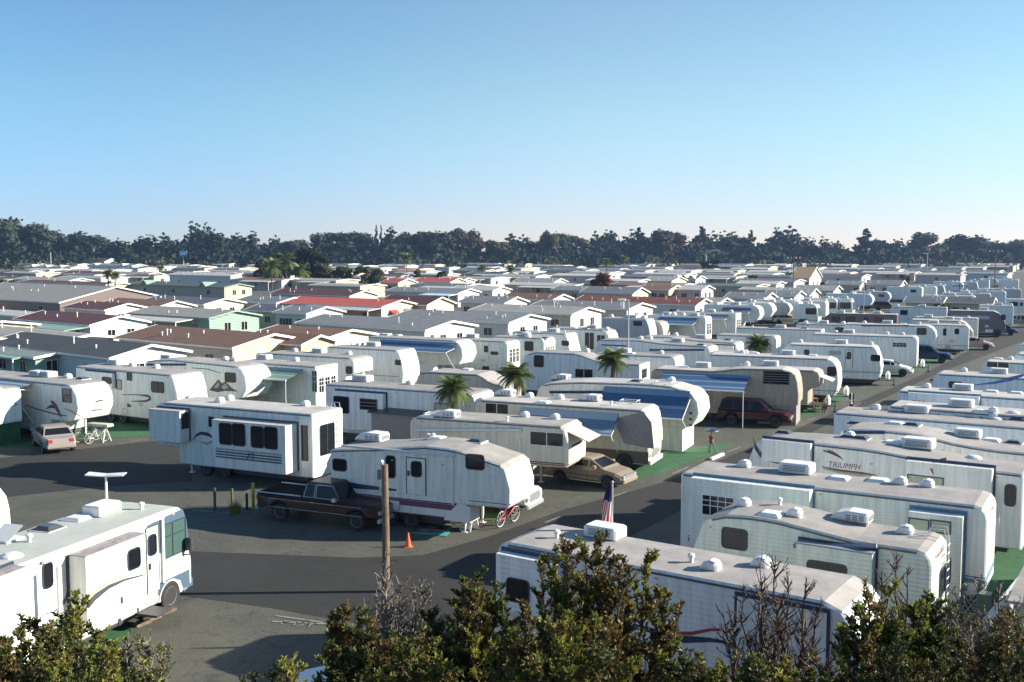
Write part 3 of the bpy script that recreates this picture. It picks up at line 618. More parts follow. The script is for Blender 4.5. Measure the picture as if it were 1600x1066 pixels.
a, b, zb, zt = m1.rect(386, 706, 396, 718, .95); q = MB(); q.tube([(a, -m1.W/2-.96, zb), (a+.2, -m1.W/2-.96, zt), (a+.1, -m1.W/2-.96, (zb+zt)/2), (b, -m1.W/2-.96, zt-.05), (b-.05, -m1.W/2-.96, zb)], .02, 4); obj('lettering', q, 'steel', sl1)
m1.slide(233, 642, 281, 690, .7, 'gutter', top='roofw', wins=[])
window_tree(m1.sl, 0, 0, .42, .75, 0, 'bar', base=(m1.side(281, 660, .7)[0]+.003, -m1.W/2-.35, m1.side(281, 656, .7)[1]-.1), rz=math.pi/2)
m1.ribbon([(302, 687, 1), (306, 681, 4), (314, 677, 5), (326, 679, 6), (333, 684, 3)], 'navy').ribbon([(312, 690, 1), (324, 694, 4), (333, 689, 3)], 'greygr')
m1.win((472, 666, 480, 719, 'bar'), (449, 667, 458, 701, 'bar'), (327, 652, 333, 666, 'bar')).ewin((500, 663, 522, 709, 'dark')).ladder()
for pz, w in ((653, 3), (657, 1.5)): y0, z0 = m1.end(508, pz); q = MB(); q.box(m1.L/2+.001, m1.L/2+.006, y0-.35, y0+.35, z0-.02*w, z0+.02*w); obj('lettering', q, 'greygr', m1.t)
m1.vent((296, 621), (343, 629), (364, 624), (478, 634))
m2 = RV('white fifth wheel with plum lower band, its tall front cap in full sun', (798, 728), 3.0, xl=515, vp=-3000, W=2.45, skin='white', left='flat', right='capsharp', group=GM, name='fifth_wheel_trailer', zf=.62,
        humps=[(0, 0), (.28, .22), (.55, .48), (.72, .44), (.88, .12), (1, 0)])
m2.win((521, 718, 541, 735), (604, 713, 617, 746), (729, 711, 756, 733)).door(636, 716, 665, 772, (.28, .10, .78, .5))
m2.band(.95, 1.18, 'plum', .0, .78).band(1.19, 1.24, 'navy', 0, .78).band(1.42, 1.45, 'charcoal', .78, .98)
m2.ribbon([(515, 752, 10), (560, 760, 8), (620, 766, 3)], 'navy')
m2.ac((622, 677), kind='rounded', sc=1.15).vent((708, 678, 'flat'), (680, 686, 'pipe'), (676, 685, 'pipe'), (756, 687, 'dark'), (565, 683, 'rack'), (537, 688, 'rack'), (597, 680, 'pod'))
q = MB(); x0, z0 = m2.side(708, 713); _, z1 = m2.side(708, 790); q.box(x0-.03, x0+.03, -m2.W/2-.06, -m2.W/2-.003, z1, z0); q.tube([(x0-5.2, -m2.W/2-.08, z0+.05), (x0+.1, -m2.W/2-.08, z0+.05)], .05); obj('awning', q, 'plastic', m2.t)
q = MB(); p = [m2.side(x, y) for x, y in ((726, 769), (727, 800), (761, 800), (763, 770))]
q.prism([(-.55, 0), (.62, .0), (.62, .62), (.1, .78), (-.55, .1)], -.02, .9, .01); obj('propane_cover', q, 'plastic', m2.t, (m2.L/2-2.35, -m2.W/2-.1, .55))
m3 = RV('cream fifth wheel with pink pinstripe and raised window visor on its nose', (890, 668), 3.2, xl=640, vp=-3200, W=2.45, skin='cream', left='round', right='capsharp', group=GM, name='fifth_wheel_trailer')
m3.band(1.42, 1.47, 'navy', .3, .97).band(1.33, 1.39, 'red', .3, .97).win((829, 676, 880, 696, 'split')).ac((700, 652), kind='rounded').vent((823, 650), (866, 655), (680, 651, 'rack'), (650, 658, 'flat'), (790, 660, 'pipe'))
m3.rolled(650, 815, 672, 'plastic')
q = MB(); q.box(0, 1.15, -.95, .95, -.02, .03); o = obj('visor', q, 'cream', m3.t, (m3.L/2-.25, 0, 2.95), rot=(0, R(22), 0))
q = MB(); q.add([(m3.L/2-.05, -.8, 2.2), (m3.L/2-.05, .8, 2.2), (m3.L/2-.2, .8, 2.75), (m3.L/2-.2, -.8, 2.75)], [(0, 1, 2, 3)]); obj('pane', q, 'glass', m3.t, (.03, 0, 0))
m4 = RV('motorhome with a beige cover over its windscreen and a striped awning', (1014, 642), 3.25, xl=741, vp=-3000, W=2.5, skin='cream', roofm='roofw', left='round', right='nose', group=GM, name='motorhome', cat='motorhome', zf=.42, wheels=(.2, .87))
m4.patch([(958, 655), (1005, 643), (1018, 660), (1022, 702), (975, 693)], 'tarp', 'windscreen_cover'); m4.band(.46, 1.10, 'brownpanel', .3, 1.0, 'painted_panel')
q = MB(); L2 = m4.L/2; v = []
for z, xx in ((1.35, .05), (1.9, .05), (2.4, -.01), (2.95, -.12)): v += [(L2+xx, -m4.W/2+.02, z), (L2+xx+.02, 0, z), (L2+xx, m4.W/2-.02, z)]
q.add(v, [(3*i+k, 3*i+1+k, 3*i+4+k, 3*i+3+k) for i in range(3) for k in range(2)]); obj('windscreen_cover', q, 'windcover', m4.t)
for k in range(4): q = MB(); q.lathe([(.05+.03*(k % 2), 0), (.02, .02)], 6, 'x', (L2+.06, .25+.16*k-.2, 1.55+.13*k)); obj('ornament', q, 'red', m4.t)
q = MB(); q.box(L2-.1, L2+.10, -1.15, 1.15, .42, .62); obj('bumper', q, 'plastic', m4.t)
for y in (-.85, .85): q = MB(); q.rbox(L2-.05, L2+.04, y-.22, y+.22, .8, 1.0, .02); obj('headlight', q, 'rim', m4.t)
q = MB(); q.box(L2-.02, L2+.02, -.5, .5, .7, 1.1); obj('radiator_grille', q, 'grille', m4.t)
m4.win((759, 631, 794, 646, 'split')).awning(815, 966, 646, 681, 'awning_pale', out=1.2).ac((804, 614), (930, 624), kind='rounded').vent((832, 619), (874, 624), (848, 630, 'flat'), (985, 630, 'rack'), (955, 634, 'pipe'))
m5 = RV('white fifth wheel under a bright blue awning with white pin-box skirt', (1093, 611), 3.55, xl=832, vp=-2800, W=2.5, skin='white', roofm='roofw', left='slant', right='cap', group=GM, name='fifth_wheel_trailer', humps=[(0, -.15), (.3, .12), (.7, .22), (.9, .12), (1, 0)])
m5.awning(945, 1079, 611, 656, 'awning_blue', out=1.7).rolled(859, 943, 613, 'navy').ac((878, 593), kind='rounded').vent((1053, 594), (994, 597, 'dark'), (985, 623, 'rack'))
q = MB(); q.box(m5.L/2-2.75, m5.L/2-.95, -m5.W/2+.02, m5.W/2-.02, .02, 1.42); obj('skirt', q, 'smooth', m5.t)
for k in range(3): y0, z0 = m5.side(1079, 665+k*8); q = MB(); q.box(m5.side(1079, 665)[0]-.08, m5.side(1079, 665)[0]+.08, -m5.W/2-.03, -m5.W/2-.003, 1.5+k*.35, 1.62+k*.35); obj('hatch', q, 'steel', m5.t)
m6 = RV('tan fifth wheel with a slatted side window and long blue awning', (1249, 586), 3.35, xl=1017, vp=-3400, W=2.5, skin='tan', roofm='roofw', left='round', right='capsharp', group=GM, name='fifth_wheel_trailer', humps=[(0, 0), (.45, 0), (.6, .25), (.9, .3), (1, .12)])
m6.win((1193, 581, 1233, 600, 'slat')).awning(1037, 1171, 587, 612, 'awning_blue', out=2.4, arms='post').ac((1100, 573), (1212, 566)).vent((1168, 570), (1178, 562, 'open'), (1070, 574, 'flat'))
q = MB(); q.box(m6.L/2-2.6, m6.L/2-.15, -m6.W/2+.03, m6.W/2-.03, .01, 1.3); obj('skirt', q, 'taupe', m6.t)
m7 = RV('small tan camper with an open window visor behind the tan fifth wheel', (1281, 580), 3.0, xl=1190, vp=-3000, W=2.3, skin='tan', roofm='roofw', left='round', right='brow', group=GM, name='camper', cat='camper')
q = MB(); q.box(0, .9, -.9, .9, -.02, .03); obj('visor', q, 'cream', m7.t, (m7.L/2-.02, 0, 2.55), rot=(0, R(20), 0)); m7.tanks()
m8 = RV('white trailer with rounded nose and a square side window near it', (1311, 562), 3.3, xl=1107, vp=-3000, W=2.5, skin='smooth', roofm='roofw', left='flat', right='biground', group=GM)
m8.win((1293, 574, 1306, 587)).ac((1239, 550)).vent((1165, 549), (1180, 552, 'flat'), (1270, 556, 'flat')).band(.9, .94, 'navy').tanks()
m9 = RV('grey green trailer with teal pinstripes and propane tanks at its nose', (1378, 543), 3.3, xl=1227, vp=-3000, W=2.5, skin='greenish', roofm='roofw', left='round', right='slant', group=GM)
m9.win((1257, 547, 1264, 555, 'bar'), (1295, 548, 1314, 555, 'blind'), (1361, 555, 1375, 564)).door(1321, 547, 1332, 575).band(1.1, 1.15, 'teal').band(1.2, 1.23, 'teal').ac((1319, 534)).vent((1236, 535), (1252, 534), (1362, 537)).tanks()
m10 = RV('long white trailer with a small-paned bow window beside a parked blue car', (1434, 527), 3.35, xl=1264, vp=-3000, W=2.5, skin='smooth', roofm='roofw', left='round', right='round', group=GM)
m10.win((1395, 536, 1416, 542, 'muntin')).ac((1329, 519)).vent((1307, 519), (1388, 520), (1412, 520)).tanks()
m11 = RV('white fifth wheel with dark side window and a stilted front overhang', (1464, 510), 3.45, xl=1320, vp=-3000, W=2.5, skin='smooth', roofm='roofw', left='flat', right='cap', group=GM, name='fifth_wheel_trailer')
m11.win((1433, 513, 1447, 523)).ac((1391, 502)).vent((1350, 505), (1438, 504), (1412, 505, 'flat')).rolled(1346, 1420, 509, 'charcoal')
m12 = RV('white trailer with a narrow door window beside the stilted fifth wheel', (1515, 509), 3.2, xl=1440, vp=-3000, W=2.5, skin='smooth', roofm='roofw', left='flat', right='round', group=GM)
m12.win((1474, 514, 1478, 524, 'bar'), (1492, 514, 1498, 522)).ac((1460, 503)).vent((1497, 506)).band(.95, 1.0, 'charcoal')
m13 = RV('cream motorhome with a sloping nose seen behind the door-windowed trailer', (1522, 502), 3.1, xl=1424, vp=-3000, W=2.4, skin='cream', roofm='roofw', left='flat', right='bus', group=GM, name='motorhome', cat='motorhome', wheels=(.2, .85))
m13.ac((1484, 497)).vent((1500, 500))
m14 = RV('white trailer with a raised bunk visor beside the dark motorhome', (1529, 498), 3.0, xl=1430, vp=-3000, W=2.4, skin='white', roofm='roofw', left='flat', right='flat', group=GM); m14.vent((1512, 497)); m14.ac((1450, 496))
m15 = RV('dark maroon and blue motorhome with a rolled awning above a blue van', (1573, 487), 3.4, xl=1480, vp=-3000, W=2.5, skin='darkbus', roofm='roofw', left='round', right='bus', group=GM, name='motorhome', cat='motorhome', wheels=(.2, .85))
m15.band(2.35, 2.75, 'awning_pale', .1, .72, 'awning').win((1564, 492, 1571, 500)).ac((1537, 482)).vent((1512, 484))
m16 = RV('white fifth wheel with a long dark window above a grey pickup', (1610, 468), 3.5, xl=1572, vp=-3000, W=2.5, skin='smooth', roofm='roofw', left='flat', right='cap', group=GM, name='fifth_wheel_trailer', simple=True); m16.win((1578, 472, 1590, 478), (1594, 473, 1598, 478))
m17 = RV('white trailer with a narrow lit end beyond the dark motorhome', (1584, 478), 3.3, xl=1530, vp=-3000, W=2.5, skin='white', roofm='roofw', left='flat', right='flat', group=GM, simple=True); m17.rooftop(5)

# ================================================================ back row whose rear ends touch that row
GB = 'trailers packed in the back-to-back middle row'
b1 = RV('ribbed white trailer with a two-window slide-out behind a palm', (742, 616), 3.4, xl=508, vp=-2600, W=2.45, skin='ribwhite', left='flat', right='round', group=GB)
b1.slide(520, 614, 598, 672, .4, 'navy', wins=[(522, 620, 545, 645, 'half'), (563, 624, 589, 640, 'slat')]); b1.win((680, 631, 706, 648, 'curtain')).ac((582, 593), sc=1.1).vent((657, 597)).band(.9, .95, 'blue')
b2 = RV('taupe fifth wheel with a tan patched roof between two palms', (790, 603), 3.0, xl=644, vp=-2800, W=2.45, skin='taupe', left='slant', right='round', group=GB, name='fifth_wheel_trailer', humps=[(0, .5), (.15, .6), (.72, .6), (.85, .1), (1, 0)]); b2.vent((690, 576, 'dish'), (735, 577, 'flat'))
b3 = RV('pale grey fifth wheel with a long dark window and stepped roof', (1000, 570), 2.95, xl=812, vp=-2800, W=2.45, skin='ribwhite', left='slant', right='flat', group=GB, name='fifth_wheel_trailer', humps=[(0, .45), (.1, .6), (.5, .6), (.66, .1), (.75, 0), (1, 0)])
b3.win((835, 556, 849, 573), (899, 577, 926, 590, 'split')).ewin((1003, 577, 1010, 590, 'bar')).vent((940, 553), (845, 551, 'open'))
b4 = RV('white trailer with a satellite dish standing before its lit end', (1056, 558), 3.25, xl=930, vp=-2800, W=2.45, skin='smooth', left='flat', right='round', group=GB); b4.vent((1032, 553), (985, 553, 'flat')); b4.ac((975, 551))
b5 = RV('long white fifth wheel with a dark slide-out seal line along it', (1110, 542), 3.35, xl=926, vp=-2600, W=2.5, skin='smooth', left='slant', right='round', group=GB, name='fifth_wheel_trailer', humps=[(0, .2), (.4, .3), (.6, .1), (1, 0)])
b5.rolled(1015, 1100, 547, 'navy').slide(940, 541, 976, 560, .2, 'gutter').ac((1062, 534)).vent((1000, 530), (1015, 530), (1022, 529, 'pipe'), (1095, 540, 'dark'))
b6 = RV('white trailer with a hump-backed roof beside a green shrub', (1152, 536), 3.2, xl=990, vp=-2600, W=2.5, skin='white', left='slant', right='round', group=GB, humps=[(0, .2), (.35, .3), (.65, .05), (1, 0)]); b6.slide(1113, 540, 1146, 560, .2, 'gutter').ac((1115, 524)).vent((1060, 523), (1140, 531, 'dark'))
b6b = RV('low white trailer with a blank rounded side before the hump-backed one', (1172, 553), 2.9, xl=1125, L=6, vp=-2600, W=2.4, skin='smooth', left='biground', right='flat', group=GB); b6b.vent((1150, 552), (1165, 553))
b7 = RV('rounded white trailer with a blue framed window beside the palm shrubs', (1214, 526), 3.1, xl=1120, vp=-3000, W=2.4, skin='smooth', left='flat', right='round', group=GB); b7.win((1190, 530, 1200, 540, 'bar'))
b8 = RV('long low white trailer with plain side and squared lit end', (1284, 516), 3.1, xl=1150, vp=-3000, W=2.4, skin='white', left='flat', right='flat', group=GB); b8.rooftop(3)
b9 = RV('pale grey trailer with a dark recessed side window', (1324, 508), 3.1, xl=1244, vp=-3000, W=2.4, skin='greenish', left='flat', right='flat', group=GB); b9.rooftop(4); b9.win((1305, 512, 1318, 519))
b10 = RV('maroon bus-like motorhome with a rounded nose and four dark windows', (1402, 492), 3.3, xl=1281, vp=-3000, W=2.5, skin='maroonw', roofm='roofg', left='bus', right='flat', group=GB, name='motorhome', cat='motorhome', wheels=(.15, .8)); b10.rooftop(8, 3, 2)
b10.win((1300, 495, 1312, 502), (1322, 495, 1336, 502), (1350, 496, 1356, 502), (1366, 496, 1380, 502))
b11 = RV('white trailer with a plum window behind two leafy shrubs', (1480, 481), 3.2, xl=1392, vp=-3000, W=2.4, skin='smooth', left='flat', right='flat', group=GB); b11.win((1407, 485, 1418, 492)).rooftop(9)

# ================================================================ row in front of the mobile homes
GT = 'trailers in the row before the mobile homes'
t1 = RV('white trailer above a green skirt at the frame edge with dark lettering', (-28, 612), 3.35, xl=-200, vp=-1900, W=2.45, skin='smooth', left='flat', right='round', group=GT, zf=1.3, skirt='turf'); t1.vent((20, 610))
yy, zz = t1.end(8, 636); q = MB()
o, _ = letters('lettering', 'ders', .62, 'teal', t1.t, .2); o.rotation_euler = (math.pi/2, 0, math.pi/2); o.location = (t1.L/2+.006, -.2, 2.25)
t2 = RV('white fifth wheel with a plum parrot painted on its flank', (120, 603), 3.55, xl=-70, vp=-1900, W=2.5, skin='greenish', left='flat', right='cap', group=GT, name='fifth_wheel_trailer')
t2.win((98, 608, 111, 628, 'bar')).ribbon([(40, 633, 1), (60, 640, 2), (90, 648, 2), (105, 650, 1)], 'charcoal').ribbon([(98, 637, 1), (112, 643, 4), (125, 650, 1)], 'gold')
t2.ribbon([(79, 627, 2), (84, 631, 9), (89, 638, 12), (93, 645, 9), (96, 652, 3)], 'plum', 'parrot_graphic').ribbon([(72, 639, 1), (79, 635, 5), (86, 636, 5)], 'charcoal', 'parrot_graphic')
t2.awning(-60, 52, 599, 612, 'awning_pale', out=1.6).ac((60, 588), (75, 589)).vent((112, 590), (138, 592, 'dark')); yy, zz = t2.end(158, 622)
for k, (a_, b_, m_) in enumerate(((.5, .12, 'charcoal'), (.2, .05, 'greygr'), (.75, .06, 'greygr'))): q = MB(); q.box(t2.L/2-.02, t2.L/2+.004, .25-a_/2+k*.02, .25+a_/2, 2.42-.22*k, 2.42-.22*k+b_); obj('lettering', q, m_, t2.t)
t3 = RV('white trailer with a black crescent swoosh and slanted blank nose', (277, 587), 3.55, xl=118, vp=-1900, W=2.5, skin='smooth', left='flat', right='slant', group=GT)
t3.win((237, 597, 256, 613), (199, 583, 206, 594, 'bar'), (183, 594, 190, 608, 'curtain')).slide(130, 582, 175, 605, .3, 'navy', wins=[(160, 590, 174, 599, 'dark')])
t3.ribbon([(190, 617, 1), (215, 617, 1.5), (232, 619, 4), (236, 623, 5), (228, 627, 3), (205, 627, 1)], 'charcoal').ribbon([(199, 633, 7), (203, 634, 4), (206, 635, 1)], 'charcoal').ac((200, 568)).vent((160, 565), (209, 572), (248, 575))
t4 = RV('grey white fifth wheel with a mountain range painted on its flank', (384, 574), 3.6, xl=220, vp=-2000, W=2.5, skin='greenish', left='slant', right='cap', group=GT, name='fifth_wheel_trailer', humps=[(0, -.1), (.3, .12), (1, 0)])
t4.win((352, 583, 368, 597)).rolled(230, 289, 570, 'navy'); t4.ribbon([(300, 575, 1), (325, 577, 1.5), (345, 583, 1)], 'charcoal')
t4.patch([(327, 610), (335, 600), (341, 593), (347, 599), (352, 596), (362, 606), (372, 612), (352, 611), (340, 613)], 'charcoal', 'mountain_graphic')
t4.patch([(334, 606), (341, 597), (343, 602), (339, 607)], 'greygr', 'mountain_graphic', .007).patch([(346, 605), (352, 599), (357, 606), (350, 609)], 'greygr', 'mountain_graphic', .007)
t4.ac((276, 553)).vent((360, 562), (372, 563), (385, 562)); 
for k in range(3): q = MB(); q.box(t4.L/2-.01, t4.L/2+.003, .1-.15*k, .45-.1*k, 2.2-.16*k, 2.26-.16*k); obj('lettering', q, 'greygr', t4.t)
t5 = RV('park trailer with a windowed bay end and grey green awning', (493, 573), 3.45, xl=372, vp=-2300, W=2.5, skin='white', left='flat', right='flat', group=GT, name='park_trailer')
t5.awning(400, 474, 577, 596, 'awning_green', out=1.9, arms='post').bay(0, 3, 1.6, 2.6).ac((446, 557)).vent((394, 556), (480, 562), (425, 558, 'flat')); t5.win((488, 580, 495, 612, 'muntin'))
t6 = RV('white trailer with a stepped brow over its blank nose', (553, 560), 3.35, xl=410, vp=-2300, W=2.45, skin='white', left='flat', right='brow', group=GT); t6.win((541, 573, 550, 584)).ac((518, 549)).vent((478, 547), (553, 553))
t7 = RV('white trailer with a raked nose and a small louvred window', (630, 548), 3.4, xl=508, vp=-2400, W=2.5, skin='smooth', left='round', right='slant', group=GT); t7.win((618, 563, 626, 570, 'bar')).ac((605, 538)).vent((560, 541), (550, 541, 'pipe')).band(1.25, 1.29, 'gutter', 0, .95)
t8 = RV('fifth wheel with a long blue awning and bulging sunlit nose', (723, 533), 3.55, xl=575, vp=-2400, W=2.5, skin='greenish', left='flat', right='cap', group=GT, name='fifth_wheel_trailer'); t8.awning(596, 712, 536, 552, 'awning_blue', out=1.7).ac((623, 520)).vent((700, 524), (650, 521, 'flat'))
t9 = RV('white park trailer with a bowed window bay across its lit end', (793, 534), 3.25, xl=700, vp=-2400, W=2.5, skin='greenish', left='flat', right='round', group=GT, name='park_trailer'); t9.bay(0, 3, 1.3, 2.5).ac((765, 524)).vent((722, 524), (728, 518)).win((757, 541, 762, 550, 'bar'), (767, 550, 778, 554), (754, 573, 764, 578))
t10 = RV('pale trailer with two end windows beside the bowed bay trailer', (850, 529), 3.25, xl=770, vp=-2400, W=2.5, skin='greenish', left='flat', right='round', group=GT, name='park_trailer'); t10.bay(0, 4, 1.4, 2.4).win((820, 534, 833, 548)).rooftop(21, 4)
t11 = RV('white trailer with a straight raked nose in the middle of the row', (893, 522), 3.3, xl=800, vp=-2400, W=2.5, skin='smooth', left='flat', right='rake', group=GT); t11.win((878, 533, 889, 540)).rooftop(22, 4)
t12 = RV('white park trailer with an open dark porch and lit rounded end', (953, 516), 3.3, xl=860, vp=-2400, W=2.5, skin='greenish', left='flat', right='biground', group=GT, name='park_trailer'); t12.rooftop(23, 4).win((914, 520, 928, 546, 'split'), (933, 524, 945, 538, 'split'))
t13 = RV('grey white trailer with a louvred window and steep sunlit nose', (1016, 499), 3.4, xl=940, vp=-2400, W=2.5, skin='grey', left='flat', right='slant', group=GT, simple=True); t13.win((990, 502, 1003, 509, 'slat')).rooftop(24)
t14 = RV('cream curved trailer nose tucked behind the louvred trailer', (1037, 503), 2.95, xl=985, vp=-2400, W=2.4, skin='cream', left='flat', right='biground', group=GT, simple=True)
t15 = RV('white trailer with a sagging blue awning and paned lit end', (1103, 495), 3.4, xl=1012, vp=-2400, W=2.5, skin='smooth', left='flat', right='round', group=GT, simple=True); t15.awning(1030, 1090, 497, 508, 'awning_blue', out=2).bay(0, 2, 1.2, 2.5).rooftop(25, 4, 2)
t16 = RV('white park trailer with a grid of panes on its squared end', (1150, 490), 3.35, xl=1045, vp=-2400, W=2.5, skin='greenish', left='round', right='flat', group=GT, name='park_trailer', simple=True); t16.awning(1100, 1138, 492, 500, 'awning_grey', out=1.8).bay(0, 2, 1.2, 2.5).rooftop(26, 4)
FAR = [((1188, 478), 3.55, 1100, 'greenish', 'cap', 'fifth wheel with a grey awning and smooth bulging nose', 'awning'),
       ((1208, 474), 3.5, 1130, 'greenish', 'cap', 'second bulging white nose past the grey awninged fifth wheel', ''),
       ((1235, 473), 3.35, 1160, 'grey', 'cap', 'fifth wheel with a wide angular nose above a parked cream car', ''),
       ((1252, 470), 3.55, 1180, 'white', 'cap', 'narrow tall fifth wheel nose beside the green striped motorhome', ''),
       ((1279, 476), 3.3, 1240, 'greenish', 'classA', 'green striped white motorhome with sunlit windscreen', 'bus'),
       ((1291, 471), 3.2, 1225, 'white', 'round', 'white trailer with a narrow lit end between motorhomes', ''),
       ((1310, 467), 3.35, 1255, 'greenish', 'classA', 'white motorhome with dark cab windows and green glass', 'bus'),
       ((1333, 467), 3.35, 1300, 'greenish', 'classA', 'white motorhome with a pale green cab beside the lamp post', 'bus'),
       ((1364, 460), 3.4, 1290, 'bluew', 'cap', 'blue grey fifth wheel nose just past the lamp post', ''),
       ((1391, 456), 3.4, 1330, 'grey', 'cap', 'grey fifth wheel with a small dark window on its flank', 'w'),
       ((1441, 449), 3.3, 1385, 'greenish', 'round', 'pale trailer with one dark window and a narrow lit end', 'w'),
       ((1463, 448), 3.3, 1420, 'greenish', 'round', 'pale trailer with a windowless flank and narrow lit end', ''),
       ((1478, 446), 3.2, 1445, 'grey', 'rake', 'grey trailer with a raked sunlit nose', ''),
       ((1506, 441), 3.4, 1458, 'bluew', 'cap', 'far blue grey fifth wheel with a tilted lit nose', ''),
       ((1529, 441), 3.3, 1490, 'grey', 'slant', 'far grey trailer with a slanting lit nose', ''),
       ((1546, 438), 3.1, 1515, 'white', 'flat', 'tiny white trailer end left of the tall pole', ''),
       ((1560, 436), 3.3, 1530, 'grey', 'cap', 'small lit trailer nose right of the tall pole', ''),
       ((1577, 432), 3.3, 1545, 'greenish', 'slant', 'farthest lit trailer nose before the dark trees', ''),
       ((1592, 437), 3.1, 1560, 'white', 'round', 'small white trailer end at the frame edge below the trees', '')]
for i, (pr, h, xl, sk, rt, lb, ex) in enumerate(FAR):
    q = RV(lb, pr, h, xl=xl, vp=-2500, W=2.5, skin=sk, roofm='roofw', left='flat', right=rt, group=GT, simple=True, name='motorhome' if ex == 'bus' else 'travel_trailer', cat='motorhome' if ex == 'bus' else 'trailer')
    q.rooftop(40+i, 3)
    if ex == 'awning': q.awning(xl+30, pr[0]-14, pr[1]+3, pr[1]+12, 'awning_grey', out=1.7)
    if ex == 'w': q.win((pr[0]-18, pr[1]+4, pr[0]-10, pr[1]+8))
    if ex == 'bus':
        q.win((pr[0]-20, pr[1]+6, pr[0]-4, pr[1]+15), ); v = MB(); L2 = q.L/2
        v.add([(L2+.0, -1.1, 1.45), (L2+.0, 1.1, 1.45), (L2-.22, 1.05, 2.75), (L2-.22, -1.05, 2.75)], [(0, 1, 2, 3)]); obj('windscreen', v, 'glassg', q.t, (.04, 0, 0)); q.band(.9, 1.0, 'teal')
# low trailers of the rows farther out, on both sides of the avenue (specks of roof and nose)
rr = random.Random(5)
ordn = ['first', 'second', 'third', 'fourth', 'fifth', 'sixth', 'seventh', 'eighth', 'ninth', 'tenth', 'eleventh', 'twelfth']
k = 0
for (x0, y0, x1, y1, n, nm) in ((1500, 466, 1596, 452, 5, 'line of low roofs beyond the dark motorhome'), (1110, 452, 1200, 447, 0, '')):
    for i in range(n):
        u = i/max(n-1, 1); q = RV('%s from the left of five small trailer roofs beyond the dark motorhome' % ordn[i], (x0+(x1-x0)*u, y0+(y1-y0)*u), 3.2, L=8.5, vp=-2600, skin=rr.choice(['white', 'greenish', 'grey']), roofm='roofw', left='flat', right='round', simple=True, group='small trailers far along the avenue'); q.rooftop(80+i, 3)

# ================================================================ motorhome in the near left corner
GL = 'motorhomes parked nose outwards in the near corner'
l1 = RV('big white motorhome with grey swooshes, tan topped slide-outs and winged aerial', (297, 784), 3.25, L=11.9, hd=(.32, .947), W=2.5, skin='smooth', roofm='roofg', left='flat', right='classA', group=GL, name='motorhome', cat='motorhome', zf=.42, wheels=(.24, .905), gut=False)
l1.slide(135, 852, 229, 966, .62, 'seal', wins=[(200, 858, 218, 888, 'dark')], top='tarp', skin='smooth')
l1.slide(-60, 905, 44, 1040, .5, 'seal', top='tarp', skin='smooth').win((67, 880, 81, 918, 'dark'))
l1.patch([(229, 822), (247, 812), (285, 795), (291, 812), (296, 860), (254, 868), (247, 862), (229, 868)], 'bluegrey').patch([(229, 921), (254, 909), (296, 889), (297, 915), (288, 925), (281, 906), (268, 908), (258, 930), (229, 932)], 'bluegrey')
l1.win((256, 815, 289, 866, 'cab')).door(229, 823, 247, 925, (.12, .12, .75, .42))
x0, z0 = l1.side(251, 800); _, z1 = l1.side(251, 910); q = MB(); q.box(x0-.05, x0+.05, -l1.W/2-.08, -l1.W/2-.003, 1.0, 3.1); x2, _ = l1.side(63, 870); q.box(x2-.05, x2+.05, -l1.W/2-.62, -l1.W/2-.54, .55, 3.05); q.tube([(x0, -l1.W/2-.09, 3.12), (x2, -l1.W/2-.09, 3.12)], .055, 8); obj('awning', q, 'plastic', l1.t)
# swoosh on the slide face and flank
for pts, m_ in (([(138, 945, 14), (150, 932, 11), (170, 917, 7), (195, 906, 4), (226, 898, 2)], 'charcoal'), ([(138, 934, 5), (160, 915, 4), (190, 901, 3), (224, 894, 1)], 'gold')):
    q = MB(); v = []
    for x, y, w in pts: a, z0 = l1.side(x, y+w/2, .62); _, z1 = l1.side(x, y-w/2, .62); v += [(a, -l1.W/2-.626, z0), (a, -l1.W/2-.626, z1)]
    q.add(v, [(2*i, 2*i+2, 2*i+3, 2*i+1) for i in range(len(pts)-1)]); obj('stripe', q, m_, l1.t)
l1.ribbon([(60, 962, 1), (85, 956, 3), (102, 938, 9), (110, 915, 22)], 'bluegrey').ribbon([(60, 985, 5), (100, 978, 6), (130, 965, 5), (190, 950, 3), (228, 940, 2)], 'gold').ribbon([(52, 985, 11), (70, 981, 9), (108, 968, 7)], 'charcoal')
l1.ribbon([(205, 952, 1), (228, 945, 5), (255, 934, 4)], 'gold')
q = MB(); q.box(-1, -.25, -.5, .5, -.02, .05); obj('step', q, 'steel', l1.t, (l1.L/2-1.9, -l1.W/2-.3, .42))
L2 = l1.L/2; q = MB(); v = []
for z, xx in ((1.35, .03), (1.9, -.02), (2.4, -.12), (2.75, -.22)): v += [(L2+xx, -1.12, z), (L2+xx+.03, 0, z), (L2+xx, 1.12, z)]
q.add(v, [(3*i+k, 3*i+1+k, 3*i+4+k, 3*i+3+k) for i in range(3) for k in range(2)]); obj('windscreen', q, 'glassg', l1.t)
q = MB(); q.rbox(L2-.25, L2+.14, -1.2, 1.2, .42, .72, .05); obj('bumper', q, 'bluegrey', l1.t)
for y in (-.9, .9): q = MB(); q.rbox(L2-.05, L2+.05, y-.22, y+.22, .85, 1.1, .02); obj('headlight', q, 'rim', l1.t)
for y in (-1.42, 1.42): q = MB(); q.rbox(L2-.42, L2-.26, y-.12, y+.12, 1.75, 2.15, .03); q.tube([(L2-.5, y*.86, 1.62), (L2-.34, y, 1.6), (L2-.34, y, 1.8)], .03); obj('mirror', q, 'steel', l1.t)
q = MB(); q.lathe([(.50, 0), (.50, .02)], 22, 'y'); q2 = []
x0, z0 = l1.side(266, 935); q = MB(); n = 12; v = []
for i in range(n+1): a = math.pi*i/n; v += [(x0+.50*math.cos(a), -l1.W/2-.008, .42+.50*math.sin(a)), (x0+.58*math.cos(a), -l1.W/2-.03, .42+.58*math.sin(a))]
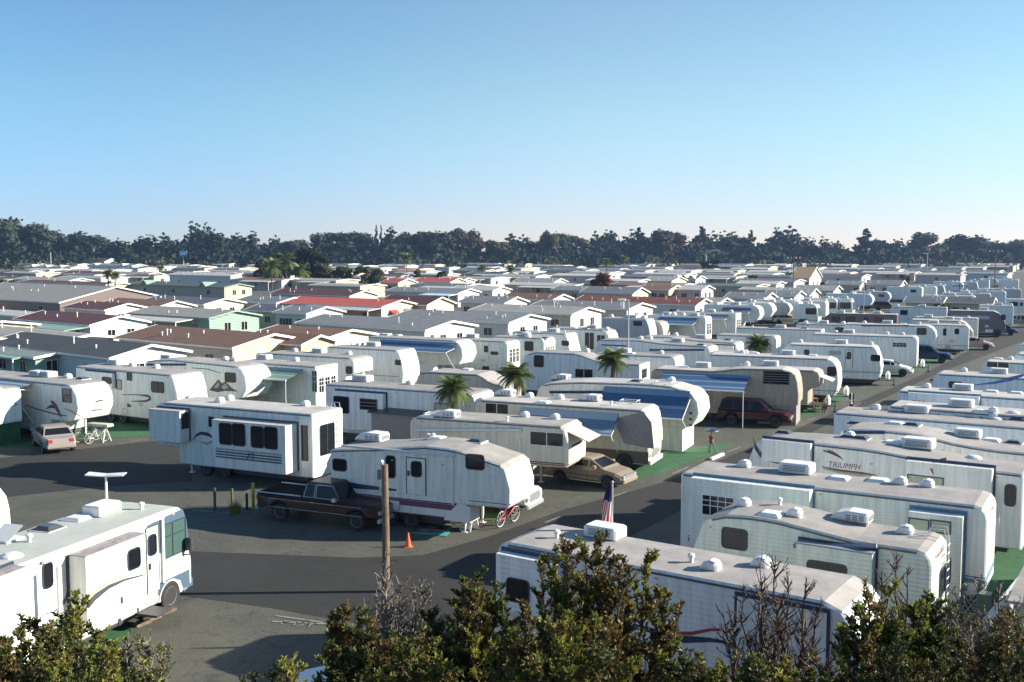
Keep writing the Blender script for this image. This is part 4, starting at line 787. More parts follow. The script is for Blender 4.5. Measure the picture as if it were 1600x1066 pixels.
q.add(v, [(2*i, 2*i+1, 2*i+3, 2*i+2) for i in range(n)]); obj('wheel_arch', q, 'smooth', l1.t)
q = MB(); v = [(x0+.5*math.cos(math.pi*i/n), -l1.W/2-.006, .42+.5*math.sin(math.pi*i/n)) for i in range(n+1)]; q.add(v, [tuple(range(n, -1, -1))]); ww_ = ('wheel_well', q)
for c in [c for c in l1.t.children if c.name.startswith('wheel_well')][:2]:
    if c.data.vertices[0].co.x > 0: bpy.data.objects.remove(c)
for ww in [c for c in l1.t.children if c.name.split('.')[0] == 'wheel']:
    if ww.location.x > 0: ww.location.x = x0
obj(*ww_, 'steel', l1.t)
for x, y in ((190, 938), (215, 952), (187, 972)): a, z = l1.side(x, y, .62 if x != 215 else 0); q = MB(); q.box(a-.05, a+.05, -l1.W/2-(.632 if x != 215 else .012), -l1.W/2-(.60 if x != 215 else .002), z-.1, z+.1); obj('latch', q, 'steel', l1.t)
l1.ac((160, 803), sc=.98).vent((121, 812, 'flat'), (75, 828, 'dark'), (46, 848, 'pipe'), (221, 797, 'pipe'), (8, 845, 'open'), (18, 871, 'pod'))
x, y, z = l1.roofp(167, 793); q = MB(); q.tube([(0, 0, 0), (0, 0, 1.0)], [.05, .035], 8)
for sx in (-1, 1): q.add([(0, -.08, 1.0), (sx*.62, -.16, 1.05), (sx*.62, .16, 1.09), (0, .08, 1.05), (0, -.08, 1.04), (sx*.62, -.16, 1.08), (sx*.62, .16, 1.12), (0, .08, 1.09)], [(0, 1, 2, 3), (7, 6, 5, 4), (0, 4, 5, 1), (2, 6, 7, 3), (1, 5, 6, 2)])
obj('television_aerial', q, 'plastic', l1.t, (x, y, z), rot=(0, 0, R(-75)))
l0 = RV('rounded white nose of another motorhome at the frame edge', (16, 752), 3.3, L=10, hd=(.32, .947), W=2.5, skin='smooth', left='flat', right='biground', group=GL, name='travel_trailer')
# ================================================================ cars and trucks
def car(label, cat, nm, kind, at, hd, col, group=None, flat_=False, stripe=None):
    """at = pixel of the ground under the middle of the near side, hd = heading in the ground plane"""
    key = 'paint_'+nm+'_'+'%02d%02d%02d' % tuple(int(c*99) for c in col)
    pm = mat(key, col, .4, spec=.3, coat=.12, noise=.05)
    P = {'sedan': dict(L=4.4, W=1.78, prof=[(-2.2, .32), (-2.22, .60), (-2.16, .90), (-1.5, .98), (.55, .97), (1.15, .95), (1.75, .84), (2.08, .70), (2.16, .52), (2.14, .34)], cab=[(-1.62, .97), (-.98, 1.36), (-.70, 1.42), (.12, 1.42), (.36, 1.38), (1.2, .95)], wx=(-1.30, 1.36), r=.32, pil=[-.55, .30]),
         'suv': dict(L=4.75, W=1.85, prof=[(-2.37, .38), (-2.37, .7), (-2.3, 1.08), (.85, 1.08), (1.05, 1.07), (2.0, .98), (2.32, .82), (2.37, .4)], cab=[(-2.25, 1.06), (-2.05, 1.66), (-1.8, 1.72), (.1, 1.72), (.35, 1.66), (1.05, 1.06)], wx=(-1.4, 1.45), r=.37, pil=[-1.3, -.3]),
         'van': dict(L=5.0, W=1.95, prof=[(-2.5, .35), (-2.5, 1.0), (1.3, 1.02), (2.2, .82), (2.48, .62), (2.5, .36)], cab=[(-2.48, 1.0), (-2.35, 1.66), (-2.1, 1.74), (.5, 1.74), (.75, 1.68), (1.7, 1.0)], wx=(-1.5, 1.65), r=.34, pil=[-1.3, .1]),
         'pickup': dict(L=6.1, W=2.0, prof=[(-3.05, .52), (-3.05, 1.12), (-.62, 1.14), (.95, 1.14), (1.1, 1.14), (2.85, 1.08), (3.05, .98), (3.05, .5)], cab=[(-.62, 1.12), (-.50, 1.72), (-.35, 1.80), (.75, 1.80), (.88, 1.76), (1.35, 1.13)], wx=(-1.75, 2.05), r=.39, pil=[.02])}[kind]
    L, W = P['L'], P['W']; zlow = .75; X = Vector((hd[0], hd[1], 0)).normalized(); Y = Vector((-X.y, X.x, 0)); near = -1
    p = G(*at); sgn = 1 if (Y.dot(Vector((p.x, p.y, 0))) > 0) else -1; c = p+Y*sgn*W/2
    t = thing(nm, label, cat, (c.x, c.y, 0), math.atan2(X.y, X.x), group)
    prof = P['prof']; wx, r = P['wx'], P['r']; bot = []
    for w in (wx[1], wx[0]):
        for a in range(0, 7): th = math.pi*a/6; bot.append((w+math.cos(th)*(r+.06), max(prof[0][1], r+math.sin(th)*(r+.05))))
    poly = list(reversed(prof)); poly = [(prof[0][0], prof[0][1])]+list(reversed(bot))[::1]; 
    bt = sorted(bot, key=lambda q: q[0]); poly = [prof[0]]+bt+list(reversed(prof))[:-1]
    m_ = MB(); m_.prism(poly, -W/2, W/2, .10)
    m_.v = [(x, y*(1-.16*max(0, (abs(x)-.72*L/2)/(.28*L/2))**1.5)*(1 if z < zlow else 1-.05*(z-zlow)), z) for x, y, z in m_.v]; obj('body', m_, pm, t)
    cab = P['cab']; q = MB(); n = len(cab); v = []
    zb = cab[0][1]; zt = max(z for _, z in cab)
    for s_ in (-1, 1):
        for x, z in cab: v.append((x, s_*(W/2-.07-.20*(z-zb)/(zt-zb)), z))
    q.add(v, [tuple(range(n)) if True else (), tuple(range(2*n-1, n-1, -1))]+[(i, n+i, n+i+1, i+1) for i in range(n-1)]); obj('cabin', q, pm, t)
    # glass: sides, windscreen and rear screen, a little proud of the cabin
    def sy(z, o=.006): return W/2-.07-.20*(z-zb)/(zt-zb)+o
    xs = sorted([cab[0][0]+.10]+[b for p_ in P['pil'] for b in (p_-.04, p_+.04)]+[cab[-1][0]-.12])
    def xat(front, z):
        pts = cab[-3:] if front else cab[:3]
        pts = sorted(pts, key=lambda a: a[1]); 
        for (xa, za), (xb, zb_) in zip(pts, pts[1:]):
            if z <= zb_: return xa+(xb-xa)*(z-za)/max(zb_-za, 1e-5)
        return pts[-1][0]
    z0, z1 = zb+.06, zt-.10
    for i in range(0, len(xs), 2):
        a, b = xs[i], xs[i+1]; a0, a1 = a, a; b0, b1 = b, b
        if i == 0: a0, a1 = xat(False, z0)+.08, xat(False, z1)+.08
        if i+2 >= len(xs): b0, b1 = xat(True, z0)-.08, xat(True, z1)-.08
        for s_ in (-1, 1):
            g_ = MB(); v = [(a0, s_*sy(z0), z0), (b0, s_*sy(z0), z0), (b1, s_*sy(z1), z1), (a1, s_*sy(z1), z1)]; g_.add(v, [(0, 1, 2, 3) if s_ < 0 else (3, 2, 1, 0)]); wo_ = obj('window', g_, 'glass', t)
            if kind == 'pickup':
                q_ = MB(); y_ = [s_*(sy(z0)+.008), s_*(sy(z1)+.008)]; q_.tube([(a0, y_[0], z0), (b0, y_[0], z0), (b1, y_[1], z1), (a1, y_[1], z1), (a0, y_[0], z0)], .016, 4); obj('window_trim', q_, 'alum', wo_)
    for fr, nme in ((True, 'windscreen'), (False, 'rear_window')):
        g_ = MB(); o_ = .012 if fr else -.012; xa, xb = xat(fr, z0)+o_, xat(fr, z1)+o_
        v = [(xa, -sy(z0, -.08), z0+.01), (xa, sy(z0, -.08), z0+.01), (xb, sy(z1, -.08), z1+.01), (xb, -sy(z1, -.08), z1+.01)]; g_.add(v, [(0, 1, 2, 3) if fr else (3, 2, 1, 0)]); obj(nme, g_, 'glass', t)
    for w in wx:
        wheel_tree(t, w, -W/2+.13, r, .22); wheel_tree(t, w, W/2-.13, r, .22, 1)
    xf, xr = prof[-1][0], prof[0][0]; zl = .72 if kind != 'pickup' else .86
    for s_ in (-1, 1):
        sm_ = MB()
        for x in ([-.62, .30, 1.12] if kind != 'pickup' else [-.66, .95]): sm_.box(x-.008, x+.008, s_*(W/2+.001)-.004, s_*(W/2+.001)+.004, .42, zb-.05)
        sm_.box(-1.0 if kind != 'pickup' else -2.9, 1.1 if kind != 'pickup' else .95, s_*(W/2+.001)-.006, s_*(W/2+.001)+.006, .60, .63); obj('door_seam', sm_, 'steel', t)
    for s_ in (-1, 1):
        h_ = MB(); h_.rbox(xf-.12, xf+.015, s_*(W/2-.36)-.16, s_*(W/2-.36)+.16, zl-.16, zl, .02); obj('headlight', h_, 'rim', t)
        h_ = MB(); h_.rbox(xr-.015, xr+.1, s_*(W/2-.32)-.13, s_*(W/2-.32)+.13, zl-.05, zl+.14, .02); obj('tail_light', h_, 'red', t)
        h_ = MB(); h_.rbox(.62 if kind != 'pickup' else 1.0, .80 if kind != 'pickup' else 1.18, s_*(W/2+.09)-.09, s_*(W/2+.09)+.09, zb+.02, zb+.17, .02); obj('mirror', h_, pm if kind != 'pickup' else 'alum', t)
        for x in P['pil'] if kind != 'pickup' else [.1]: h_ = MB(); h_.box(x-.24, x-.08, s_*(W/2+.012)-.012, s_*(W/2+.012)+.012, zb-.14, zb-.11); obj('handle', h_, 'alum' if kind == 'pickup' else pm, t)
    for xx, nme in ((xf, 'bumper'), (xr, 'bumper')):
        h_ = MB(); h_.rbox(xx-.10, xx+.07, -W*.43, W*.43, .38, .56, .05) if xx > 0 else h_.rbox(xx-.07, xx+.10, -W*.43, W*.43, .38, .56, .05); obj(nme, h_, 'alum' if kind == 'pickup' else pm, t)
    h_ = MB(); h_.box(xf-.06, xf+.022, -.5, .5, .60 if kind != 'pickup' else .62, .74 if kind != 'pickup' else .98)
    obj('radiator_grille', h_, 'grille', t)
    if kind == 'pickup':
        h_ = MB(); h_.box(-2.95, -.72, -W/2+.14, W/2-.14, 1.146, 1.15); obj('cargo_bed', h_, mat('bed_hollow_shade', (.006, .006, .007), .95, spec=.1), t)  # flat sheet, near black to paint in the shade of an open bed
        for s_ in (-1, 1): h_ = MB(); h_.tube([(-3.0, s_*(W/2-.06), 1.17), (-.66, s_*(W/2-.06), 1.18)], .03); obj('bed_rail', h_, 'alum', t)
        for z_ in (.62, .98): h_ = MB(); h_.box(-2.25, 2.35, -W/2-.010, -W/2-.003, z_-.015, z_+.015); obj('trim_strip', h_, 'taupe', t)
    return t
da = Vector((.88, -.47)); db = (.536, .844)
car('dark maroon pickup with chrome trim and light pinstripes in the shadow', 'pickup', 'pickup_truck', 'pickup', (490, 822), (.90, -.40), (.040, .013, .012))
car('white pickup parked nose out under the white fifth wheel', 'pickup', 'pickup_truck', 'pickup', (722, 800), (.90, -.42), (.62, .63, .62))
car('gold sedan parked between the cream and white trailers', 'car', 'parked_car', 'sedan', (909, 761), (.84, -.54), (.25, .205, .155))
car('shade-darkened red sport utility car parked under the long blue awning', 'car', 'parked_car', 'suv', (1176, 667), (.92, -.38), (.05, .006, .010))  # red paint taken darker to hold the shade beneath the awning
car('silver beige sedan showing its boot beside the parrot trailer', 'car', 'parked_car', 'sedan', (58, 703), (-.56, .83), (.30, .26, .24))
car('dark green car nosing out beside the white rounded trailer', 'car', 'parked_car', 'sedan', (1332, 600), (.9, -.42), (.02, .05, .04))
car('white car with its nose out by the grey green trailer', 'car', 'parked_car', 'sedan', (1385, 588), (.9, -.42), (.66, .66, .62))
car('dark blue car half hidden by propane tanks', 'car', 'parked_car', 'suv', (1447, 567), (.9, -.42), (.02, .03, .09))
car('pale pink beige car under the sloping motorhome nose', 'car', 'parked_car', 'sedan', (1520, 547), (.9, -.42), (.45, .33, .28))
car('dark blue van parked before the dark motorhome', 'van', 'parked_van', 'van', (1558, 524), (.9, -.42), (.02, .03, .10))
car('grey pickup at the far end of the avenue', 'pickup', 'pickup_truck', 'pickup', (1594, 512), (.9, -.42), (.12, .13, .15))
car('cream car parked between two tall fifth wheel noses', 'car', 'parked_car', 'sedan', (1230, 507), (.9, -.42), (.50, .46, .36))
car('brown car tucked under the blue grey fifth wheel', 'car', 'parked_car', 'suv', (1384, 486), (.9, -.42), (.10, .06, .04))

# ================================================================ small things on the ground
def bicycle(label, at, hd, col, lean=.12, s=1.0):
    p = G(*at); t = thing('bicycle', label, 'bicycle', (p.x, p.y, 0), math.atan2(hd[1], hd[0]), 'bicycles')
    t.rotation_euler = (lean, 0, math.atan2(hd[1], hd[0])); r = .34; t.scale = (s, s, s)
    for x in (-.52, .52):
        q = MB(); n = 22; v = [(x+r*math.cos(2*math.pi*i/n), 0, r+r*math.sin(2*math.pi*i/n)) for i in range(n+1)]; q.tube(v, .022, 5, cap=False); w = obj('wheel', q, 'rubber', t)
        q = MB(); v = [(x+(r-.035)*math.cos(2*math.pi*i/n), 0, r+(r-.035)*math.sin(2*math.pi*i/n)) for i in range(n+1)]; q.tube(v, .014, 4, cap=False)
        for i in range(10): a = 2*math.pi*i/10; q.tube([(x, 0, r), (x+(r-.03)*math.cos(a), 0, r+(r-.03)*math.sin(a))], .004, 3)
        obj('rim', q, 'plastic', w)
    q = MB()
    for a, b in (((-.52, 0, .34), (-.08, 0, .30)), ((-.08, 0, .30), (-.22, 0, .80)), ((-.52, 0, .34), (-.20, 0, .72)), ((-.20, 0, .72), (.36, 0, .78)), ((-.08, 0, .30), (.38, 0, .68)), ((.33, 0, .88), (.52, 0, .34))): q.tube([a, b], .022, 6)
    obj('frame', q, mat('bicycle_'+col[0], col[1], .35), t)
    q = MB(); q.tube([(.33, 0, .88), (.31, 0, 1.0)], .015); q.tube([(.20, -.28, 1.02), (.31, -.1, 1.0), (.31, .1, 1.0), (.20, .28, 1.02)], .016); obj('handlebar', q, 'steel', t)
    q = MB(); q.tube([(-.22, 0, .78), (-.24, 0, .90)], .014); q.rbox(-.38, -.10, -.07, .07, .90, .95, .03); obj('saddle', q, 'steel', t)
    q = MB(); q.lathe([(.09, -.015), (.09, .015)], 12, 'y', (-.08, -.03, .30)); q.tube([(-.08, -.05, .30), (.04, -.05, .18), (.04, -.13, .18)], .012); obj('crank', q, 'steel', t)
    q = MB(); q.tube([(-.1, .02, .28), (-.2, .22, .02)], .012); obj('kickstand', q, 'steel', t); return t
bicycle('red bicycle leaning by the white pickup on the avenue', (793, 820), (.55, .83), ('red', (.42, .03, .05)), .10, 1.05)
bicycle('grey bicycle standing under the parrot trailer nose', (137, 690), (.7, .7), ('grey', (.12, .13, .14)), .10)
bicycle('dark bicycle propped on a stand beside the grey bicycle', (152, 692), (.6, .8), ('white', (.5, .5, .5)), .08)
# folded A-board with a number
p = G(734, 828); t = thing('sandwich_board', 'white sandwich board numbered 21 beside the red bicycle', 'sign', (p.x, p.y, 0), R(-38))
for s_ in (-1, 1): q = MB(); q.add([(-.28, s_*.30, 0), (.28, s_*.30, 0), (.28, s_*.03, 1.0), (-.28, s_*.03, 1.0), (-.28, s_*.30-.03*s_, 0), (.28, s_*.30-.03*s_, 0), (.28, s_*.03-.03*s_, 1.0), (-.28, s_*.03-.03*s_, 1.0)], [(0, 1, 2, 3), (7, 6, 5, 4), (0, 3, 7, 4), (1, 5, 6, 2), (3, 2, 6, 7), (0, 4, 5, 1)]); obj('panel', q, 'plastic', t)
o, _ = letters('lettering', '21', .46, 'navy', t, 0, 'CENTER'); o.rotation_euler = (R(75), 0, 0); o.location = (0, -.185, .48)
q = MB(); q.box(-.24, .24, -.30, -.285, .06, .1); q.box(-.2, .1, -.275, -.262, .18, .21); obj('stripe', q, 'ypaint', t)
def cone(label, at, s=1.0):
    p = G(*at); t = thing('traffic_cone', label, 'traffic cone', (p.x, p.y, 0)); om = mat('cone_orange', (.72, .12, .03), .5)
    q = MB(); q.rbox(-.2*s, .2*s, -.2*s, .2*s, 0, .04*s, .01); q.lathe([(.15*s, .04*s), (.035*s, .68*s), (.02*s, .70*s)], 16); obj('cone_body', q, om, t); return t
cone('orange traffic cone standing on the bare asphalt', (638, 855), .82)
def post(label, at, h, r, m_, nm='bollard', cat='bollard', group=None, cap=None):
    p = G(*at); t = thing(nm, label, cat, (p.x, p.y, 0), 0, group); q = MB(); q.lathe([(r, 0), (r, h), (r*.6, h+.03)], 12); obj('post', q, m_, t); return t
gb_ = 'bollards round the service hookup'
gpole = mat('bollard_green', (.03, .07, .05), .5); ypole = mat('bollard_yellow', (.45, .36, .05), .5)
post('dark green bollard leftmost of the hookup group', (336, 800), 1.05, .06, gpole, group=gb_)
post('olive bollard behind the small weed clump', (363, 792), .8, .06, mat('bollard_olive', (.10, .10, .03), .6), group=gb_)
post('short black bollard between weed clump and pickup', (386, 798), .75, .06, 'steel', group=gb_)
post('yellow bollard beside the tail of the maroon pickup', (396, 795), 1.15, .075, ypole, group=gb_)
p = G(368, 803); t = thing('weed_clump', 'small olive weed clump among the bollards', 'plant', (p.x, p.y, 0)); q = MB(); rr = random.Random(3)
for i in range(160):
    a = rr.uniform(0, 6.28); l = rr.uniform(.3, .75); x, y = rr.uniform(-.18, .18), rr.uniform(-.18, .18); dx, dy = math.cos(a)*.18, math.sin(a)*.18
    q.add([(x-.012, y, 0), (x+.012, y, 0), (x+dx, y+dy, l)], [(0, 1, 2)])
o = obj('foliage', q, mat('weed_green', (.10, .13, .03), .8), t); o['kind'] = 'stuff'
# mats and cloths lying by the pickup
for pts, m_, lb, nm in (([(652, 828), (690, 825), (704, 830), (668, 834)], mat('mat_pink', (.35, .14, .15), .9), 'faded pink mat on the asphalt under the fifth wheel steps', 'door_mat'),
                        ([(670, 832), (705, 830), (697, 839), (640, 834)], mat('mat_teal', (.04, .30, .24), .9), 'teal mat lying beside the pink mat', 'door_mat'),
                        ([(672, 824), (705, 826), (700, 829), (670, 827)], 'teal', 'pale blue mat behind the teal mat', 'door_mat')):
    ps = [G(x, y) for x, y in pts]; mb = MB(); mb.add([(p.x, p.y, z) for z in (.02, .035) for p in ps], [(0, 1, 2, 3), (7, 6, 5, 4)]+[(i, i+4, (i+1) % 4+4, (i+1) % 4) for i in range(4)]); me = mb.mesh(nm)
    o = obj(nm, me, m_); tag(o, lb, 'mat', 'mats under the fifth wheel steps')
# wooden pole with its lamp
p = G(603, 925); t = thing('wooden_pole', 'short weathered wooden pole with a small lamp at its top', 'pole', (p.x, p.y, 0))
q = MB(); H = 4.35; q.tube([(0, 0, 0), (.02, 0, H*.5), (0, .0, H)], [.13, .12, .11], 12); obj('pole', q, 'woodp', t)
q = MB(); q.lathe([(.04, 0), (.07, .05), (.08, .12), (.05, .19), (.02, .2)], 12, 'z', (-.10, -.02, H-.04)); q.tube([(-.02, 0, H-.05), (-.1, 0, H+.02)], .03); obj('lamp', q, 'alum', t)
q = MB(); q.rbox(-.24, -.13, -.08, .08, H-.5, H-.18, .02); obj('meter_box', q, 'grille', t)
# flag
p = G(948, 840, 3.3); d = p; t = thing('flagpole', 'limp striped flag hanging on a pole behind the ribbed white trailer', 'flag', (p.x+.2, p.y+.5, 0), R(-10))
q = MB(); HT = 4.75; q.tube([(0, 0, 0), (0, 0, HT)], .025, 8); q.lathe([(.01, 0), (.05, .04), (.01, .09)], 8, 'z', (0, 0, HT)); obj('pole', q, 'alum', t)
fm = mat('flag_cloth', (.5, .02, .04), .8); nt = fm.node_tree; tc = nt.nodes.new('ShaderNodeUVMap'); sp = nt.nodes.new('ShaderNodeSeparateXYZ'); nt.links.new(tc.outputs[0], sp.inputs[0])
def mth(op, a, b): 
    k = nt.nodes.new('ShaderNodeMath'); k.operation = op
    for i, v_ in enumerate((a, b)):
        if isinstance(v_, (int, float)): k.inputs[i].default_value = v_
        else: nt.links.new(v_, k.inputs[i])
    return k.outputs[0]
st = mth('LESS_THAN', mth('MODULO', mth('MULTIPLY', sp.outputs[0], 6.5), 1.0), .5)
mx = nt.nodes.new('ShaderNodeMix'); mx.data_type = 'RGBA'; mx.inputs[6].default_value = (.72, .72, .72, 1); mx.inputs[7].default_value = (.45, .02, .05, 1); nt.links.new(st, mx.inputs[0])
m2x = nt.nodes.new('ShaderNodeMix'); m2x.data_type = 'RGBA'; m2x.inputs[7].default_value = (.015, .025, .10, 1); nt.links.new(mx.outputs[2], m2x.inputs[6]); nt.links.new(mth('GREATER_THAN', sp.outputs[1], .74), m2x.inputs[0]); nt.links.new(m2x.outputs[2], nt.nodes['Principled BSDF'].inputs['Base Color'])
me = bpy.data.meshes.new('flag'); nx, nz = 14, 16; v = []; uv = []; f = []
for j in range(nz+1):
    w = .09+.13*(j/nz)**.8
    for i in range(nx+1):
        a = i/nx; v.append((-.02-w*1.6*a+.03*math.sin(9*a+j*.4), .12*math.sin(a*16+j*.15)*(.35+.65*j/nz), HT-.08-1.65*j/nz-.10*math.sin(a*7)*(j/nz))); uv.append((a, 1-j/nz))
for j in range(nz):
    for i in range(nx): k = j*(nx+1)+i; f.append((k, k+1, k+nx+2, k+nx+1))
me.from_pydata(v, [], f); ul = me.uv_layers.new(name='UVMap')
for lp in me.loops: ul.data[lp.index].uv = uv[lp.vertex_index]
me.polygons.foreach_set('use_smooth', [True]*len(f)); obj('flag_cloth', me, fm, t)
# street lamps and utility poles: (label, foot pixel, height, kind)
def lamp(label, foot, topy, kind, lean=0):
    p = G(*foot); h = CAMZ+(ray(foot[0], topy)*(p.y/ray(foot[0], topy).y)).z
    nm = {'lamp': 'street_lamp', 'pole': 'utility_pole', 'curve': 'street_lamp', 'flag': 'flagpole'}[kind]
    t = thing(nm, label, 'street lamp' if 'lamp' in nm else 'pole', (p.x, p.y, 0), 0, 'lamps and poles over the park'); s = max(1, p.y/140)
    q = MB(); m_ = 'greygr' if kind in ('lamp', 'flag', 'curve') else 'woodp'
    if kind == 'curve': q.tube([(0, 0, 0), (0, 0, h*.8), (.3*s, 0, h*.95), (1.3*s, 0, h)], .09*s, 6)
    else: q.tube([(0, 0, 0), (0, 0, h)], [.085*s, .055*s], 8)
    obj('pole', q, m_, t)
    if kind in ('lamp', 'curve'):
        q = MB(); x = -.55 if kind == 'lamp' else 1.5*s
        q.rbox(x-.35*s, x+.28*s, -.14*s, .14*s, h-.12, h+.06, .04); 
        if kind == 'lamp': q.tube([(0, 0, h-.1), (x, 0, h)], .04)
        obj('lamp_head', q, 'plastic', t)
        if kind == 'lamp' and p.y < 100: q = MB(); q.rbox(-.62, -.38, -.12, .12, h-.75, h-.15, .04); obj('lamp_shade', q, 'plastic', t)
    if kind == 'pole':
        q = MB(); q.box(-.9*s, .9*s, -.06*s, .06*s, h-.7, h-.5); obj('crossarm', q, m_, t)
        for x in (-.8, -.3, .3, .8): q = MB(); q.lathe([(.06*s, 0), (.07*s, .15*s), (.03*s, .2*s)], 6, 'z', (x*s, 0, h-.5)); obj('insulator', q, 'plastic', t)
    return t
lamp('tall pale lamp post rising behind the blue awninged fifth wheel', (981, 604), 468, 'lamp')
lamp('pale lamp post standing behind the maroon motorhome', (1348, 521), 440, 'lamp')
lamp('tall dark wooden pole at the far end of the avenue', (1553, 472), 390, 'pole')
lamp('short dark pole beside the long dark roofs', (1498, 482), 442, 'pole')
lamp('slim grey pole before the trees near the avenue', (1448, 437), 396, 'lamp')
lamp('utility pole with equipment above the pale mobile home roofs', (1239, 461), 401, 'pole')
lamp('curved street lamp in front of the dark dense shrub', (1103, 427), 391, 'curve')
lamp('white flagpole beside the green dormered roof', (80, 424), 394, 'flag')
lamp('thin pole between brown roofs and the trees', (599, 418), 388, 'flag')
lamp('thin pole in the gap right of the palm clump', (776, 414), 386, 'flag')
# big road sign far off
p = G(287, 420); t = thing('roadside_sign', 'distant blue and white sign on a post', 'sign', (p.x, p.y, 0)); k = p.y/FPX; h = CAMZ+(389-405)*-1*0
zt = CAMZ-(392-389)*k; q = MB(); q.tube([(0, 0, 0), (0, 0, zt-8*k)], .9*k, 6); obj('post', q, 'plastic', t)
q = MB(); q.box(-5.5*k, 5.5*k, -.3, .3, zt-9*k, zt); obj('sign_board', q, mat('sign_blue', (.18, .38, .60), .5), t); q = MB(); q.box(-3.6*k, 3.6*k, -.36, -.31, zt-6.4*k, zt-3*k); obj('lettering', q, 'plastic', t)
# oddments between the trailers
p = G(1111, 708); t = thing('garden_stand', 'red brown garden stand under a small dark parasol by the avenue', 'stand', (p.x, p.y, 0), R(20)); rb = mat('stand_red', (.13, .045, .035), .6)
for x, y in ((-.15, -.12), (.17, -.1), (0, .16)): q = MB(); q.tube([(x*1.6, y*1.6, 0), (x*.3, y*.3, .62)], .03); obj('leg', q, 'steel', t)
q = MB(); q.lathe([(.05, .55), (.17, .62), (.13, .8), (.16, .95), (.06, 1.02)], 10); obj('body', q, rb, t); q = MB(); q.tube([(0, 0, 1.0), (0, 0, 1.35)], .02); obj('post', q, 'steel', t)
q = MB(); q.lathe([(.42, 1.28), (.40, 1.31), (.22, 1.38), (.03, 1.43)], 8); obj('parasol', q, 'navy', t)
p = G(1110, 712); t = thing('wheel_stop', 'cream parking stop lying before the pin-box skirt', 'parking stop', (p.x+.25, p.y-.6, 0), R(57)); q = MB(); q.rbox(-.9, .9, -.1, .1, 0, .14, .03); obj('block', q, 'plastic', t)
p = G(1330, 640); t = thing('sign_post', 'small black and white post sign beside the tan camper', 'sign', (p.x, p.y, 0)); q = MB(); q.tube([(0, 0, 0), (0, 0, 1.2)], .05); obj('post', q, 'plastic', t); q = MB(); q.rbox(-.18, .18, -.03, .03, .75, 1.15, .02); q.rbox(-.14, .14, -.05, .05, .05, .4, .02); obj('sign_board', q, 'steel', t)
for i, (x, y, lb) in enumerate(((1279, 645, 'brown patio table beside the tan camper'), (1270, 632, 'wooden patio chair under the open camper visor'), (1290, 640, 'small brown planter on the green carpet'))):
    p = G(x, y); t = thing(['patio_table', 'patio_chair', 'planter'][i], lb, ['table', 'chair', 'planter'][i], (p.x, p.y, 0), R(20*i)); wm = mat('patio_wood', (.22, .10, .05), .7)
    if i < 2:
        q = MB(); q.box(-.4+.15*i, .4-.15*i, -.3, .3, .44+.2*(1-i), .5+.2*(1-i)); obj('tabletop' if i == 0 else 'seat', q, wm, t)
        for a in (-1, 1):
            for b in (-1, 1): q = MB(); q.box(a*(.33-.12*i)-.03, a*(.33-.12*i)+.03, b*.24-.03, b*.24+.03, 0, .44+.2*(1-i)); obj('leg', q, wm, t)
        if i: q = MB(); q.box(-.25, .25, .26, .3, .5, .95); obj('backrest', q, wm, t)
    else:
        q = MB(); q.lathe([(.16, 0), (.24, .35), (.2, .34), (.02, .30)], 10); obj('pot', q, wm, t); q = MB()
        for k in range(40): a = k*2.4; q.add([(0, 0, .3), (.03, 0, .3), (math.cos(a)*.25, math.sin(a)*.25, .45+.2*(k % 3))], [(0, 1, 2)])
        obj('foliage', q, 'turf', t)
# trestle easel by the parrot trailer
p = G(157, 690); t = thing('folding_trestle', 'white folding trestle under the parrot trailer nose', 'trestle', (p.x, p.y, 0), R(-20))
for x in (-.5, .5):
    for y in (-.35, .35): q = MB(); q.tube([(x, y, 0), (x*.8, 0, .95)], .03); obj('leg', q, 'plastic', t)
q = MB(); q.rbox(-.8, .8, -.28, .28, .94, 1.1, .04); obj('tabletop', q, 'cream', t)
# motorcycle/boat under the green awning reduced to a covered scooter and a dark lean-to
p = G(626, 702); t = thing('lean_to_shed', 'dark roofed lean-to with a grey brown wall behind the ribbed trailer slide', 'shed', (p.x, p.y, 0), math.atan2(-.42, .9))
q = MB(); q.box(-1.9, 1.6, -.1, 1.4, 0, 2.0); obj('wall', q, 'tarp', t); q = MB(); q.add([(-2.05, -.3, 2.02), (1.75, -.3, 2.02), (1.75, 1.5, 2.35), (-2.05, 1.5, 2.35), (-2.05, -.3, 2.10), (1.75, -.3, 2.10), (1.75, 1.5, 2.43), (-2.05, 1.5, 2.43)], [(3, 2, 1, 0), (4, 5, 6, 7), (0, 1, 5, 4), (1, 2, 6, 5), (2, 3, 7, 6), (3, 0, 4, 7)]); obj('roof', q, 'charcoal', t)
p = G(452, 672); t = thing('covered_grill', 'white covered cooking grill under the grey green awning', 'grill', (p.x, p.y, 0), R(-25)); q = MB(); q.rbox(-.6, .6, -.3, .3, .0, 1.0, .1); q.rbox(-.4, .4, -.25, .25, 1.0, 1.25, .1); obj('cover', q, 'windcover', t)
p = G(440, 676); t = thing('folding_chair', 'brown folding chair beside the covered grill', 'chair', (p.x, p.y, 0), R(30)); wm = MATS['patio_wood']
q = MB(); q.box(-.25, .25, -.25, .25, .42, .46); obj('seat', q, wm, t); q = MB(); q.box(-.25, .25, .25, .29, .5, 1.0); obj('backrest', q, wm, t)
for a in (-1, 1): q = MB(); q.tube([(a*.24, -.28, 0), (a*.24, .27, .95)], .02); q.tube([(a*.24, .28, 0), (a*.24, -.24, .45)], .02); obj('leg', q, 'alum', t)
